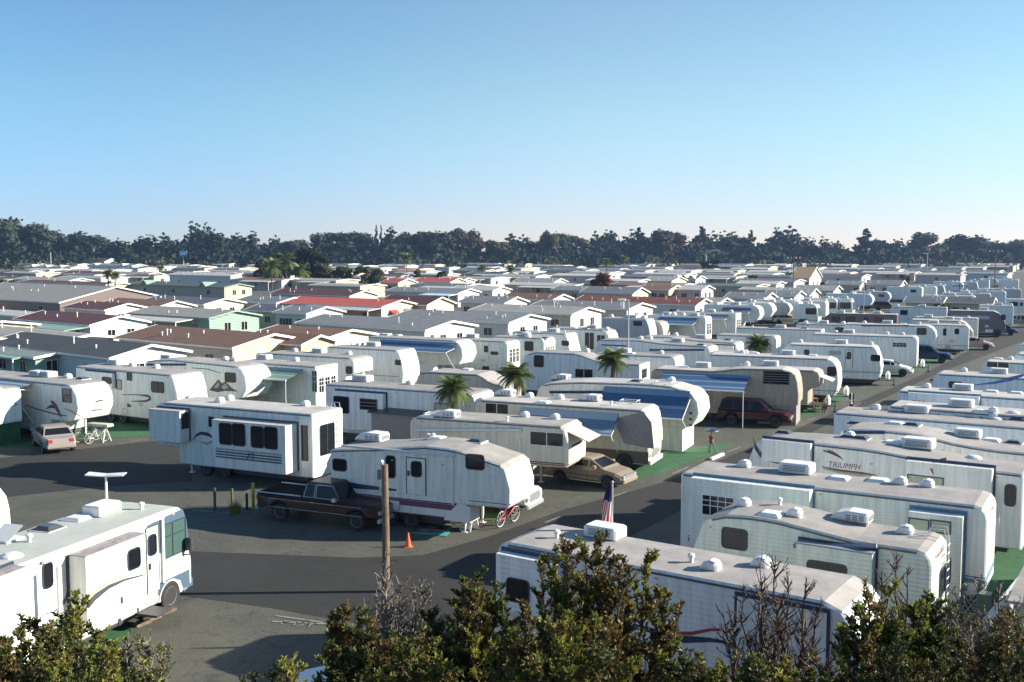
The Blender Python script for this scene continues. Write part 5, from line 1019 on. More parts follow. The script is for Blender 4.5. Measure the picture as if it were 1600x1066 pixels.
# cars of smaller dinghy: white canopy tent at the bottom edge
p = G(572, 1030, 2.3); t = thing('canopy_tent', 'white pointed canopy top among the bush branches', 'tent', (p.x, p.y, 0), R(25)); q = MB(); q.add([(-1.3, -1.3, 1.75), (1.3, -1.3, 1.75), (1.3, 1.3, 1.75), (-1.3, 1.3, 1.75), (0, 0, 2.35)], [(0, 1, 4), (1, 2, 4), (2, 3, 4), (3, 0, 4)]); q.add([(-1.3, -1.3, 1.55), (1.3, -1.3, 1.55), (1.3, 1.3, 1.55), (-1.3, 1.3, 1.55), (-1.3, -1.3, 1.75), (1.3, -1.3, 1.75), (1.3, 1.3, 1.75), (-1.3, 1.3, 1.75)], [(0, 1, 5, 4), (1, 2, 6, 5), (2, 3, 7, 6), (3, 0, 4, 7)]); obj('canopy', q, 'plastic', t)
for a in (-1.25, 1.25):
    for b in (-1.25, 1.25): q = MB(); q.tube([(a, b, 0), (a, b, 1.7)], .03); obj('leg', q, 'alum', t)
# block wall and shed in the near right corner
p0, p1 = G(1530, 985, 1.3), G(1640, 850, 1.3); d = (p1-p0); L_ = d.length; t = thing('boundary_wall', 'plastered block wall running back in the near right corner', 'wall', (p0.x, p0.y, 0), math.atan2(d.y, d.x)); q = MB(); q.box(0, L_, -.1, .1, 0, 1.2); obj('wall', q, mat('plaster_grey', (.26, .26, .30), .9, noise=.2, nscale=3, bump=(12, .01)), t)
q = MB(); q.box(-.03, L_+.03, -.14, .14, 1.2, 1.28); obj('coping', q, mat('coping_pale', (.50, .52, .50), .8, noise=.1), t)
p = G(1640, 945, 1.6); t = thing('garden_shed', 'pale green shed with a wooden sill at the frame edge', 'shed', (p.x, p.y, 0), math.atan2(.844, .536)); q = MB(); q.box(-2.4, 1.5, -1.6, .6, 0, 2.25); obj('wall', q, mat('shed_green', (.42, .47, .38), .8, noise=.1), t); q = MB(); q.box(-2.0, .4, .6, .66, .9, 1.05); obj('sill', q, mat('sill_ochre', (.40, .26, .07), .7), t); window_tree(t, 0, 0, 1.6, .8, 0, 'muntin', base=(-.8, .61, 1.5), rz=math.pi)
q = MB(); q.box(-2.6, 1.7, -1.8, .8, 2.25, 2.33); obj('roof', q, 'roof', t)
rr = random.Random(9); gm = thing('rock_pile', 'heap of pale broken rocks at the foot of the bushes', 'rocks', G(1575, 1020, .5)); gm.location.z = 0
for i in range(26):
    q = MB(); s_ = rr.uniform(.14, .34); n = 7; q.lathe([(s_*.5, 0), (s_, s_*.35), (s_*.8, s_*.8), (s_*.2, s_*1.05)], n); q.v = [(x+rr.uniform(-.3, .3)*s_, y+rr.uniform(-.3, .3)*s_, z+rr.uniform(-.2, .2)*s_) for x, y, z in q.v]
    obj('rock', q, mat('rock_pale', (.36, .32, .26), .95, noise=.25), gm, (rr.uniform(-1.6, 1.6), rr.uniform(-.8, .8), rr.uniform(0, .7)))
# painted marks on the asphalt
def dash(name, pts, w=.10, m_='paint', z=.022):
    for (xa, ya), (xb, yb) in zip(pts, pts[1:]):
        a, b = G(xa, ya), G(xb, yb); d = (b-a).normalized(); n = Vector((-d.y, d.x, 0))*w/2; mb = MB(); mb.add([(a-n)[:2]+(z,), (b-n)[:2]+(z,), (b+n)[:2]+(z,), (a+n)[:2]+(z,)] if False else [((a-n).x, (a-n).y, z), ((b-n).x, (b-n).y, z), ((b+n).x, (b+n).y, z), ((a+n).x, (a+n).y, z)], [(0, 1, 2, 3)]); o = obj(name, mb, m_); o['kind'] = 'structure'
for pts in ([(852, 817), (876, 808)], [(955, 778), (979, 769)], [(1050, 741), (1076, 730)], [(1136, 707), (1157, 699)], [(1262, 658), (1274, 653)], [(1322, 640), (1345, 630)], [(300, 798), (340, 801)], [(340, 803), (390, 800)], [(40, 713), (85, 708)], [(186, 694), (230, 686)], [(425, 972), (510, 976)], [(430, 963), (508, 974)]): dash('road_marking', pts)
for ch, x, y in (('P', 436, 976), ('D', 455, 978), ('Y', 474, 980)):
    p = G(x, y); o, _ = letters('road_marking', ch, .5, 'paint', None, 0, 'LEFT', 0); o.location = (p.x, p.y, .022); o.rotation_euler = (0, 0, R(-12)); o['kind'] = 'structure'
# sewer hose, step blocks and pads near the big motorhome
p = G(238, 968); t = thing('jack_pads', 'brown wooden blocks under the motorhome near its front wheel', 'blocks', (p.x, p.y, 0), R(60)); 
for x, y, z in ((0, 0, 0), (.7, .1, 0), (.3, .05, .1), (-.5, -.1, 0)): q = MB(); q.box(x-.28, x+.28, y-.12, y+.12, z, z+.095); obj('plank', q, 'woodp', t)
# ================================================================ mobile homes
def roofing(nm, col, rib=None): return mat('shingle_'+nm, col, .9, noise=.16, nscale=1.6, rib=rib or ('X', .35, .006), bump=(14, .012), var=.08)
RF = {'slate': roofing('slate', (.165, .172, .185)), 'charcoal': roofing('charcoal', (.045, .052, .06)), 'brown': roofing('brown', (.16, .085, .055)), 'maroon': roofing('maroon', (.085, .028, .03)),
      'navy': roofing('navy', (.085, .095, .125)), 'grey': roofing('grey', (.27, .262, .24)), 'red': roofing('red', (.42, .075, .06), ('X', .3, .03)), 'green': roofing('dull_green', (.18, .22, .21)), 'rust': roofing('rust', (.15, .045, .03)),
      'dgreen': roofing('dark_green', (.06, .085, .08)), 'pale': roofing('pale', (.40, .385, .36)), 'ochre': roofing('ochre', (.46, .29, .16))}
def wallm(nm, c): return mat('lap_siding_'+nm, c, .6, noise=.06, nscale=1.2, rib=('Z', .2, .012), streak=.06)
WL = {'white': wallm('white', (.58, .57, .54)), 'cream': wallm('cream', (.56, .51, .40)), 'yellow': wallm('yellow', (.56, .49, .34)), 'green': wallm('green', (.22, .33, .27)), 'peach': wallm('peach', (.55, .42, .32)), 'tan': wallm('tan', (.48, .40, .28)),
      'blue': wallm('blue', (.45, .55, .60)), 'pink': wallm('pink', (.62, .48, .42)), 'aqua': wallm('aqua', (.52, .58, .58))}
def home(label, pe, roof, wall, xl=None, L=None, W=7.3, h=2.7, rise=1.05, vp=-1500, group='mobile homes', trim='plastic', vents=3, ends=2, side=3, carport=None, awn=None, seed=0, over=.35, dormers=0, simple=False):
    rise *= .74 if rise < 2 else 1
    P = G(pe[0], pe[1], h); d = Vector(((vp-800), FPX/math.cos(PITCH), 0)).normalized()
    if L is None:
        lo, hi = 1, 60
        for _ in range(40):
            m_ = (lo+hi)/2
            if proj(P+d*m_)[0] > xl: lo = m_
            else: hi = m_
        L = min(lo, 42)
    X = -d; Y = Vector((-X.y, X.x, 0)); base = P-X*(L/2)+Y*(W/2); base.z = 0; rz = math.atan2(X.y, X.x); r = random.Random(seed*7+3)
    t = thing('mobile_home', label, 'mobile home', base, rz, group)
    w2, l2, o = W/2-over, L/2-over, over; sl = rise/(W/2); zr = h+rise; zw = h+o*sl
    q = MB(); q.prism([(-w2, 0), (w2, 0), (w2, zw), (0, zr-.02), (-w2, zw)], -l2, l2)
    q.v = [(-y, x, z) for x, y, z in q.v]                         # gable faces +x and -x
    obj('wall', q, WL[wall] if isinstance(wall, str) else wall, t)
    e = .14
    q = MB(); v = []
    for x in (-L/2, L/2): v += [(x, -W/2, h), (x, 0, zr), (x, W/2, h), (x, -W/2, h+e), (x, 0, zr+e), (x, W/2, h+e)]
    q.add(v, [(0, 1, 7, 6), (1, 2, 8, 7), (4, 3, 9, 10), (5, 4, 10, 11), (3, 0, 6, 9), (2, 5, 11, 8), (0, 3, 4, 1), (1, 4, 5, 2), (7, 10, 9, 6), (8, 11, 10, 7)]); obj('roof', q, RF[roof], t)
    q = MB()
    for x in (-L/2, L/2):
        s_ = 1 if x > 0 else -1
        for y in (-1, 1):
            a = [(x+.002*s_, y*W/2, h-.06), (x+.002*s_, 0, zr-.06), (x+.002*s_, 0, zr+e+.02), (x+.002*s_, y*W/2, h+e+.02)]; b = [(p_[0]+.06*s_, p_[1], p_[2]) for p_ in a]
            q.add(a+b, [(0, 1, 2, 3), (7, 6, 5, 4), (0, 4, 5, 1), (2, 6, 7, 3), (0, 3, 7, 4)])
    for y in (-1, 1): q.box(-L/2, L/2, y*(W/2+.03)-.025, y*(W/2+.03)+.025, h-.03, h+e-.02)
    obj('fascia', q, trim, t)
    for k in range(vents):
        x, y = r.uniform(-.4, .42)*L, -r.uniform(.08, .38)*W; z = zr-abs(y)*sl+e-.03; hh = r.choice((.22, .3, .55)); m_ = MB(); m_.lathe([(.055, 0), (.055, hh), (.10, hh+.02), (.10, hh+.08), (.03, hh+.12)], 8, 'z', (x, y, z)); obj('roof_pipe', m_, 'plastic', t)
    if ends and not simple:
        for k in range(ends):
            y = (k-(ends-1)/2)*(W*.62/max(1, ends)); window_tree(t, 0, 0, .95, 1.1, 0, 'split', base=(l2+.002, y+.2, 1.55), rz=math.pi/2)
    elif ends: window_tree(t, 0, 0, 1.2, 1.0, 0, 'split', base=(l2+.002, -W*.18, 1.5), rz=math.pi/2)
    for k in range(side): x = -l2+2*l2*(k+.5)/side+r.uniform(-.5, .5); window_tree(t, 0, 0, r.choice((1.2, .9)), .9, 0, 'split', base=(x, -w2-.002, 1.6))
    if carport:
        u0, u1, m_ = carport; k = MB(); x0, x1 = -L/2+L*u0, -L/2+L*u1; dy = 3.0; k.add([(x0, -W/2-dy, h-.42), (x1, -W/2-dy, h-.42), (x1, -w2, h-.12), (x0, -w2, h-.12), (x0, -W/2-dy, h-.28), (x1, -W/2-dy, h-.28), (x1, -w2, h+.0), (x0, -w2, h+.0)], [(3, 2, 1, 0), (4, 5, 6, 7), (0, 1, 5, 4), (1, 2, 6, 5), (2, 3, 7, 6), (3, 0, 4, 7)]); o_ = obj('carport_roof', k, m_, t)
        for q_ in range(4): x = x0+.2+(x1-x0-.4)*q_/3; k = MB(); k.box(x-.05, x+.05, -W/2-dy+.1, -W/2-dy+.2, 0, h-.42); obj('post', k, 'plastic', o_)
    if awn:
        for y0, w_ in awn: k = MB(); k.add([(l2+.01, y0-w_/2, 2.15), (l2+.01, y0+w_/2, 2.15), (l2+.75, y0+w_/2, 1.7), (l2+.75, y0-w_/2, 1.7), (l2+.01, y0-w_/2, 2.22), (l2+.01, y0+w_/2, 2.22), (l2+.77, y0+w_/2, 1.75), (l2+.77, y0-w_/2, 1.75)], [(0, 1, 2, 3), (7, 6, 5, 4), (2, 6, 7, 3), (1, 5, 6, 2), (3, 7, 4, 0)]); obj('window_awning', k, 'red' if roof == 'red' else WL['yellow'], t)
    for k in range(dormers):
        x = -L*.3+L*.6*k/max(1, dormers-1); q = MB(); y0 = -W/2-.05; q.add([(x-1.1, y0, h), (x+1.1, y0, h), (x, y0, h+1.0), (x, 0, h+1.0), (x-1.1, y0+.06, h), (x+1.1, y0+.06, h)], [(0, 1, 2)]); obj('dormer', q, WL[wall], t)
        q = MB(); q.add([(x-1.3, y0-.2, h+.0), (x, y0-.2, h+1.12), (x+1.3, y0-.2, h+.0), (x, -.2, h+1.08), (x-1.3, y0-.2, h+.14), (x, y0-.2, h+1.26), (x+1.3, y0-.2, h+.14)], [(0, 1, 5, 4), (1, 2, 6, 5), (4, 5, 3), (5, 6, 3)]); obj('fascia', q, trim, t)
    t['_fp'] = 0; del t['_fp']
    HOMES.append((base.x, base.y, max(L, W)/2)); return t
HOMES = []
pt = M['plastic']
home('white mobile home with near black roof behind the parrot trailer', (170, 562), 'charcoal', 'aqua', xl=-30, W=7.8, rise=1.1, vp=-1300, vents=5, carport=(0, .55, WL['green']), seed=1)
home('peach gabled home with a broad brown roof beside the near black one', (362, 546), 'brown', 'peach', xl=178, W=9.6, rise=1.3, vp=-1350, vents=5, seed=2)
home('white home with a brown roof and small shadowed gable window', (502, 533), 'brown', 'cream', xl=385, W=8.4, rise=1.0, vp=-1500, seed=3)
home('tan home with patterned brown roof above the mountain painted trailer', (470, 541), 'brown', 'tan', xl=372, W=5.0, rise=1.0, vp=-1500, seed=4)
home('blue grey home with a dark maroon roof and green porch', (139, 510), 'maroon', 'blue', xl=20, W=8.0, rise=1.2, vp=-1250, seed=5, carport=(.1, 1.0, WL['green']))
home('pink gabled home with a small maroon roof', (163, 486), 'maroon', 'pink', xl=95, W=7.6, rise=1.1, vp=-1350, seed=6)
home('green gabled home with grey roof and white carport', (326, 499), 'grey', 'green', xl=198, W=8.6, rise=1.1, vp=-1400, seed=7, trim=WL['green'], carport=(.1, .85, 'roofw'))
home('white gabled home with a mauve rake board among brown roofs', (243, 482), 'brown', 'white', xl=150, W=7.4, rise=1.2, vp=-1400, seed=8)
home('cream gabled home with a dark navy roof behind the green one', (318, 477), 'navy', 'cream', xl=215, W=8.5, rise=1.1, vp=-1400, vents=6, seed=9)
home('long low building with a wide pale grey roof', (92, 474), 'grey', M['brownpanel'], xl=-80, W=21, rise=2.3, vp=-1400, seed=10, vents=6)
home('white home with a flat white carport left of the dark maroon roof', (45, 497), 'pale', 'white', xl=-80, W=6, rise=.5, vp=-1250, seed=11)
home('white roofed home below the dark maroon roof at the frame edge', (95, 534), 'grey', 'white', xl=-60, W=6, rise=.5, vp=-1250, seed=12)
home('green sheet roofed shelter beside the near black roof', (52, 561), 'green', 'green', xl=-60, W=4.5, rise=.35, h=2.4, vp=-1300, seed=13)
home('slate roofed home with cream rake boards left of the red roof', (431, 475), 'slate', 'cream', xl=362, W=8.0, rise=1.1, vp=-1450, seed=14, vents=4)
home('cream gabled home with a long dark maroon roof below the palms', (546, 464), 'maroon', 'cream', xl=420, W=8.2, rise=1.3, vp=-1500, seed=15, vents=6)
home('peach home with a bright red metal roof and red window awnings', (596, 481), 'red', 'peach', xl=437, W=9.2, rise=1.2, vp=-1600, seed=16, awn=((-1.6, 1.6), (1.8, 1.6)), carport=(.3, 1, 'roofw'), vents=1)
home('yellow gabled home with a brown roof and yellow window awning', (667, 478), 'maroon', 'yellow', xl=585, W=7.6, rise=1.5, vp=-1600, seed=17, awn=((.2, 3.6),), vents=1, ends=0)
home('white gabled home with a dark gable recess below the red roof', (478, 492), 'slate', 'white', xl=425, W=7.6, rise=1.1, vp=-1500, seed=18)
home('dark hipped porch roof home between green and white gables', (448, 489), 'navy', 'tan', xl=380, W=6.0, rise=1.0, vp=-1500, seed=19)
home('white ribbed home with a long slate roof in the middle of the park', (664, 518), 'slate', 'white', xl=460, W=9.4, rise=1.05, vp=-1500, seed=20, vents=4)
home('white home with a second long slate roof behind the ribbed one', (795, 506), 'slate', 'white', xl=607, W=9.2, rise=1.05, vp=-1600, seed=21, vents=7)
home('cream home with a long grey roof right of the yellow gable', (893, 493), 'grey', 'cream', xl=731, W=9.2, rise=1.05, vp=-1700, seed=22, vents=6)
home('cream home with a slate roof ending at the pale lamp post', (981, 485), 'slate', 'cream', xl=825, W=9.2, rise=1.05, vp=-1700, seed=23, vents=8)
home('white gabled home with a deep eave left of the rust roof', (788, 475), 'slate', 'white', xl=715, W=7.6, rise=1.2, vp=-1700, seed=24)
home('white gabled home with a tan brown roof beside a thin post', (863, 470), 'brown', 'white', xl=780, W=7.4, rise=1.2, vp=-1700, seed=25)
home('white gabled home with a long rust red roof behind the red shrub', (1088, 478), 'rust', 'white', xl=895, W=7.6, rise=1.2, vp=-1800, seed=26, vents=7)
home('white home with a grey roof just past the rust roofed one', (1122, 476), 'grey', 'white', xl=1075, W=7.4, rise=1.1, vp=-1800, seed=27)
home('bright cream gabled home with a row of small windows', (989, 460), 'slate', 'yellow', xl=905, W=8, rise=1.5, vp=-1800, seed=28, ends=3)
home('tan gabled home with a brown roof behind the cream one', (1046, 454), 'brown', 'tan', xl=995, W=8, rise=1.2, vp=-1800, seed=29)
home('pink gabled home with a pale grey roof', (1097, 454), 'pale', 'pink', xl=1040, W=7.6, rise=1.2, vp=-1800, seed=30)
home('long grey roofed home with maroon shade below its eave', (1240, 455), 'grey', 'tan', xl=1154, W=7.6, rise=.6, vp=-1900, seed=31)
home('pale green gabled home above the white trailer noses', (1196, 468), 'slate', 'aqua', xl=1130, W=7.2, rise=1.3, vp=-1900, seed=32)
home('small white gable first right of the pale green one', (1243, 464), 'slate', 'white', xl=1190, W=7, rise=1.2, vp=-1900, seed=33)
home('bright white gable next to a flowering purple shrub', (1267, 461), 'grey', 'white', xl=1215, W=7, rise=1.4, vp=-1900, seed=34)
home('cream gable rising above the white motorhome roofs', (1304, 455), 'grey', 'cream', xl=1240, W=7, rise=1.3, vp=-1900, seed=35)
home('small house with a sunlit ochre hipped roof', (1266, 435), 'ochre', 'white', xl=1235, W=13, rise=3.0, h=3.2, vp=-1900, seed=36, vents=1)
home('slate roofed home just right of the ochre roof', (1345, 446), 'slate', 'grey' if False else 'tan', xl=1288, W=7.6, rise=1.1, vp=-1900, seed=37)
home('pale gable on a slate roof beside the yellowish bush', (1408, 446), 'slate', 'white', xl=1350, W=7.2, rise=1.4, vp=-1900, seed=38)
home('white trimmed grey home left of the utility pole', (1214, 445), 'pale', 'white', xl=1150, W=7.4, rise=.9, vp=-1900, seed=39)
home('dark low slung roof behind the shrubs near the maroon motorhome', (1474, 474), 'navy', 'tan', xl=1411, W=7.8, rise=1.0, vp=-2200, seed=40)
home('long dark grey roof crossed by the short dark pole', (1552, 475), 'charcoal', 'tan', xl=1474, W=7.8, rise=1.0, vp=-2200, seed=41)
home('two windowed white home left of the big dark palm clump', (360, 432), 'pale', 'white', xl=262, W=8.5, rise=1.0, h=3.6, vp=-1400, seed=42)
home('dark green roofed home with two pale outlined gables', (350, 450), 'dgreen', 'tan', xl=198, W=8.5, rise=1.0, vp=-1400, seed=43, dormers=2, trim=WL['green'])
home('grey roofed home with a cream gable left of the two windowed one', (228, 430), 'grey', 'cream', xl=165, W=8, rise=1.1, vp=-1400, seed=44)
home('maroon roofed home with a small white gable left of the palm trunk', (160, 429), 'maroon', 'pink', xl=95, W=8, rise=1.1, vp=-1300, seed=45)
home('green roofed home with two white dormers at the far left', (110, 419), 'green', 'white', xl=-30, W=9, rise=1.2, h=3.0, vp=-1300, seed=46, dormers=3)
home('green roofed home with white gable ends past the flagpole', (206, 416), 'green', 'white', xl=120, W=9, rise=1.3, h=3.0, vp=-1300, seed=47, dormers=2)
home('long brown roofed hall below the far left trees', (160, 411), 'brown', 'blue', xl=80, W=12, rise=2.6, h=3.4, vp=-1300, seed=48)
home('grey home with a small pointed white porch gable', (105, 440), 'grey', 'white', xl=20, W=8, rise=1.0, vp=-1300, seed=49)
home('small red roofed home among the palm clump', (622, 443), 'red', 'tan', xl=592, W=8, rise=1.4, vp=-1600, seed=50)
home('wide red hipped roof home right of the small red one', (703, 442), 'red', 'tan', xl=643, W=8, rise=1.4, vp=-1600, seed=51)
home('cream house end with a dark green roof right of the red roofs', (718, 440), 'dgreen', 'yellow', xl=690, W=8, rise=1.0, vp=-1600, seed=52)
home('long slate roof with a white carport above the yellow gable', (716, 459), 'slate', 'white', xl=600, W=7.8, rise=1.0, vp=-1600, seed=53, carport=(.6, 1, 'bluew'))
home('white low gable far right of the yellow gable', (770, 455), 'pale', 'white', xl=700, W=7.4, rise=1.0, vp=-1700, seed=54)
home('slate roof ending behind the lone dark tree', (930, 455), 'slate', 'tan', xl=860, W=7.6, rise=1.0, vp=-1700, seed=55)
home('grey hipped porch roof with a white carport near the three palms', (865, 442), 'grey', 'white', xl=800, W=7.6, rise=1.3, vp=-1700, seed=56)
home('slate roof with three tiny white dormers', (1088, 437), 'dgreen', 'white', xl=1050, W=8, rise=1.2, vp=-1800, seed=57, dormers=3)
home('broad grey gable left of the three tiny dormers', (1050, 440), 'grey', 'tan', xl=1004, W=11, rise=1.5, vp=-1800, seed=58)
home('brown maroon roofed strip below the long pale carport', (165, 446), 'maroon', 'tan', xl=20, W=7.4, rise=.6, vp=-1350, seed=59)
# far belt: farther rows whose roofs show only as slivers
rr = random.Random(77); cnt = {}
ordw = ['first', 'second', 'third', 'fourth', 'fifth', 'sixth', 'seventh', 'eighth', 'ninth', 'tenth', 'eleventh', 'twelfth', 'thirteenth', 'fourteenth', 'fifteenth', 'sixteenth', 'seventeenth', 'eighteenth', 'nineteenth', 'twentieth']
rcs = ['slate', 'grey', 'grey', 'pale', 'dgreen', 'brown', 'navy', 'maroon', 'pale']; pend = []
for row, (y0, n) in enumerate(((448, 10), (440, 14), (434, 16), (429, 18), (425, 20), (421, 21), (418, 22), (415, 23), (412.5, 24))):
    for i in range(n):
        x = 1600*(i+.5)/n+rr.uniform(-24, 24)+(row % 2)*30; y = y0+rr.uniform(-2, 2); p = G(x, y, 2.7)
        if x > 1420 and y > 433: continue
        if any(math.hypot(p.x-7-a, p.y+4-b) < c+4.5 for a, b, c in HOMES): continue
        pend.append((x, y, rr.choice(rcs), rr.choice(['white', 'white', 'cream', 'tan', 'tan', 'pink'])))
        HOMES.append((p.x-7, p.y+4, 7))
for i, (x, y, rc, wc) in enumerate(sorted(pend, key=lambda q: q[0])):
    cnt[rc, wc] = cnt.get((rc, wc), 0)+1; nme = {'dgreen': 'dark green', 'pale': 'pale'}.get(rc, rc)
    home('%s from the left of the %s roofed %s homes before the trees' % (ordw[cnt[rc, wc]-1], nme, {'aqua': 'pale blue'}.get(wc, wc)), (x, y), rc, wc, L=rr.uniform(15, 21), W=rr.uniform(8.5, 12), rise=rr.uniform(.4, .85), vp=rr.uniform(-1900, -1500), seed=200+i, vents=1, side=1, ends=1, simple=True, group='small homes in the far belt', carport=(.3, .9, 'roofw') if rr.random() < .35 else None)

# the park goes on past the left edge of the view
for i, (x, y) in enumerate([(-95, 545), (-60, 515), (-120, 493), (-150, 470), (-110, 455), (-60, 443), (-170, 443), (-70, 433), (-150, 431), (-60, 425), (-130, 422), (-190, 425), (-70, 418), (-150, 416)]):
    home('low roofed home standing just past the left edge of the view', (x, y), rr.choice(['slate', 'grey', 'brown', 'pale']), rr.choice(['white', 'tan', 'cream']), L=17, W=9, rise=.8, vp=-1300, seed=500+i, vents=1, side=2, ends=1, simple=True, group='homes past the left edge of the view')
# ================================================================ trees and bushes
def leafmat(nm, c, c2=None, rough=.7, tr=.12):
    m = bpy.data.materials.new(nm); m.use_nodes = True; nt = m.node_tree; b = nt.nodes['Principled BSDF']; b.inputs['Roughness'].default_value = rough; b.inputs['Specular IOR Level'].default_value = .2
    gi = nt.nodes.new('ShaderNodeNewGeometry'); mx = nt.nodes.new('ShaderNodeValToRGB'); c2 = c2 or tuple(x*1.7 for x in c)
    oi = nt.nodes.new('ShaderNodeObjectInfo'); ad = nt.nodes.new('ShaderNodeMath'); ad.operation = 'MULTIPLY_ADD'; ad.inputs[1].default_value = .25; nt.links.new(oi.outputs['Random'], ad.inputs[0]); mm = nt.nodes.new('ShaderNodeMath'); mm.operation = 'MULTIPLY'; mm.inputs[1].default_value = .8
    nt.links.new(gi.outputs['Random Per Island'], mm.inputs[0]); nt.links.new(mm.outputs[0], ad.inputs[2]); nt.links.new(ad.outputs[0], mx.inputs[0])
    e = mx.color_ramp.elements; e[0].color = (*c, 1); e[0].position = .1; e[1].color = (*c2, 1); e[1].position = .95
    nt.links.new(mx.outputs[0], b.inputs['Base Color'])
    t = nt.nodes.new('ShaderNodeBsdfTranslucent'); nt.links.new(mx.outputs[0], t.inputs[0]); ms = nt.nodes.new('ShaderNodeMixShader'); ms.inputs[0].default_value = tr
    nt.links.new(b.outputs[0], ms.inputs[1]); nt.links.new(t.outputs[0], ms.inputs[2]); nt.links.new(ms.outputs[0], nt.nodes['Material Output'].inputs[0]); MATS[nm] = m; return m
LF = {'cypress': leafmat('cypress_leaves', (.008, .019, .013), (.024, .042, .024), .9, .05), 'euca': leafmat('eucalyptus_leaves', (.016, .030, .020), (.048, .066, .038), .9, .05), 'olive': leafmat('olive_leaves', (.03, .040, .016), (.10, .105, .045), .8, .08),
      'brown': leafmat('bronze_leaves', (.028, .022, .016), (.085, .060, .034), .8, .08), 'green': leafmat('green_leaves', (.03, .055, .018), (.10, .15, .04)), 'redl': leafmat('red_leaves', (.08, .02, .015), (.20, .05, .03)), 'palm': leafmat('palm_leaves', (.06, .10, .03), (.22, .26, .08), .5, .25)}
BK = bark()
def crown_mesh(kind, seed, n=5200):
    """unit crown: height 1, half width .5; small leaf clumps spread over uneven branch lobes"""
    r = random.Random(seed); lobes = []
    if kind == 'round':
        for i in range(r.randint(16, 22)):
            a = r.uniform(0, 6.28); z = r.uniform(.22, .88); rad = .36*math.sqrt(max(0, 1-((z-.5)/.5)**2))*r.uniform(.3, 1.05); lobes.append((rad*math.cos(a), rad*math.sin(a), z, r.uniform(.10, .19), .8))
    elif kind == 'spiky':
        for k in range(r.randint(3, 6)):
            cx, cy, ht = r.uniform(-.30, .30), r.uniform(-.25, .25), r.uniform(.62, 1.0)
            for i in range(9):
                z = .1+ht*.88*(i/8); w = .25*(1-i/8)**.6+.03; lobes.append((cx+r.uniform(-.07, .07), cy+r.uniform(-.07, .07), z, w, .5))
                for q in range(2): a = r.uniform(0, 6.28); lobes.append((cx+w*1.1*math.cos(a), cy+w*1.1*math.sin(a), z+.03, w*.45, .35))
    elif kind == 'flat':
        for i in range(22):
            a = r.uniform(0, 6.28); z = r.choice((.3, .48, .62, .76, .88, .95))+r.uniform(-.03, .03); rad = r.uniform(0, .46)*(1.1-z*.55); lobes.append((rad*math.cos(a), rad*math.sin(a), z, r.uniform(.09, .17), .4))
    elif kind == 'cone':
        for i in range(26):
            u = i/25; w = .42*(1-u)**.8+.03; a = r.uniform(0, 6.28); rad = w*r.uniform(.2, .8); lobes.append((rad*math.cos(a), rad*math.sin(a), .08+.9*u, max(.035, w*.42), .45))
    v = []; f = []; tw = sum(l[3]**2 for l in lobes)
    for (cx, cy, cz, s, fl) in lobes:
        m_ = int(n*s*s/tw)+2
        for _ in range(m_):
            d = Vector((r.gauss(0, 1), r.gauss(0, 1), r.gauss(0, 1))).normalized(); q = s*r.uniform(.3, 1.0)*(1.25 if r.random() < .12 else 1); p = Vector((cx, cy, cz))+Vector((d.x*q, d.y*q, d.z*q*fl*1.2))
            sz = r.uniform(.013, .040); a1 = (d+Vector((r.gauss(0, .5), r.gauss(0, .5), r.gauss(0, .5)))).normalized(); u_ = a1.cross(Vector((r.gauss(0, 1), r.gauss(0, 1), r.gauss(0, 1)))).normalized(); w_ = a1.cross(u_)
            k = len(v); v += [tuple(p+u_*sz*1.3), tuple(p+w_*sz), tuple(p-u_*sz*1.3+a1*sz*.3), tuple(p-w_*sz)]; f.append((k, k+1, k+2, k+3))
    me = bpy.data.meshes.new('crown'); me.from_pydata(v, [], f); return me, lobes
def trunk_mesh(lobes, seed, thin=.022):
    r = random.Random(seed); q = MB(); q.tube([(0, 0, -.25), (.01, 0, .1), (r.uniform(-.03, .03), r.uniform(-.03, .03), .45), (r.uniform(-.04, .04), 0, .8)], [thin*1.3, thin, thin*.7, thin*.25], 6)
    for l in r.sample(lobes, min(8, len(lobes))): q.tube([(0, 0, l[2]*.45), (l[0]*.5, l[1]*.5, l[2]*.78), (l[0], l[1], l[2])], [thin*.5, thin*.35, thin*.12], 4, cap=False)
    return q.mesh('trunk')
VAR = {}
def tree(label, cat, nm, foot, topy, wpx, kind, lf, group, seed=None, depth=None, var=None):
    """foot = ground pixel (column, row) of the trunk; topy = pixel row of the tip; wpx = crown width in pixels"""
    p = G(foot[0], foot[1]) if depth is None else Vector((ray(foot[0], 400).x/ray(foot[0], 400).y*depth, depth, 0))
    rt = ray(foot[0], topy); H = CAMZ+rt.z*(p.y/rt.y); Wd = wpx/FPX*p.y; sd_ = seed if seed is not None else (int(foot[0]) % (4 if var is None else var)); key = (kind, sd_)
    if key not in VAR: cm, lb = crown_mesh(kind, 100+sd_*13+len(kind)); VAR[key] = (cm, trunk_mesh(lb, sd_))
    cm, tm = VAR[key]; t = thing(nm, label, cat, (p.x, p.y, 0), (foot[0]*1.7) % 6.28, group); Hc = H*.95
    ck = (key, lf)
    me = cached(('crown',)+ck, lambda: cm.copy())
    if not me.materials: me.materials.append(LF[lf])
    obj('crown', me, LF[lf], t, (0, 0, H*.05), scale=(Wd, Wd, Hc)); obj('trunk', tm, BK, t, (0, 0, H*.25 if H > 6 else H*.2), scale=(Wd, Wd, Hc*.75)); return t
GT_ = 'trees of the far belt'
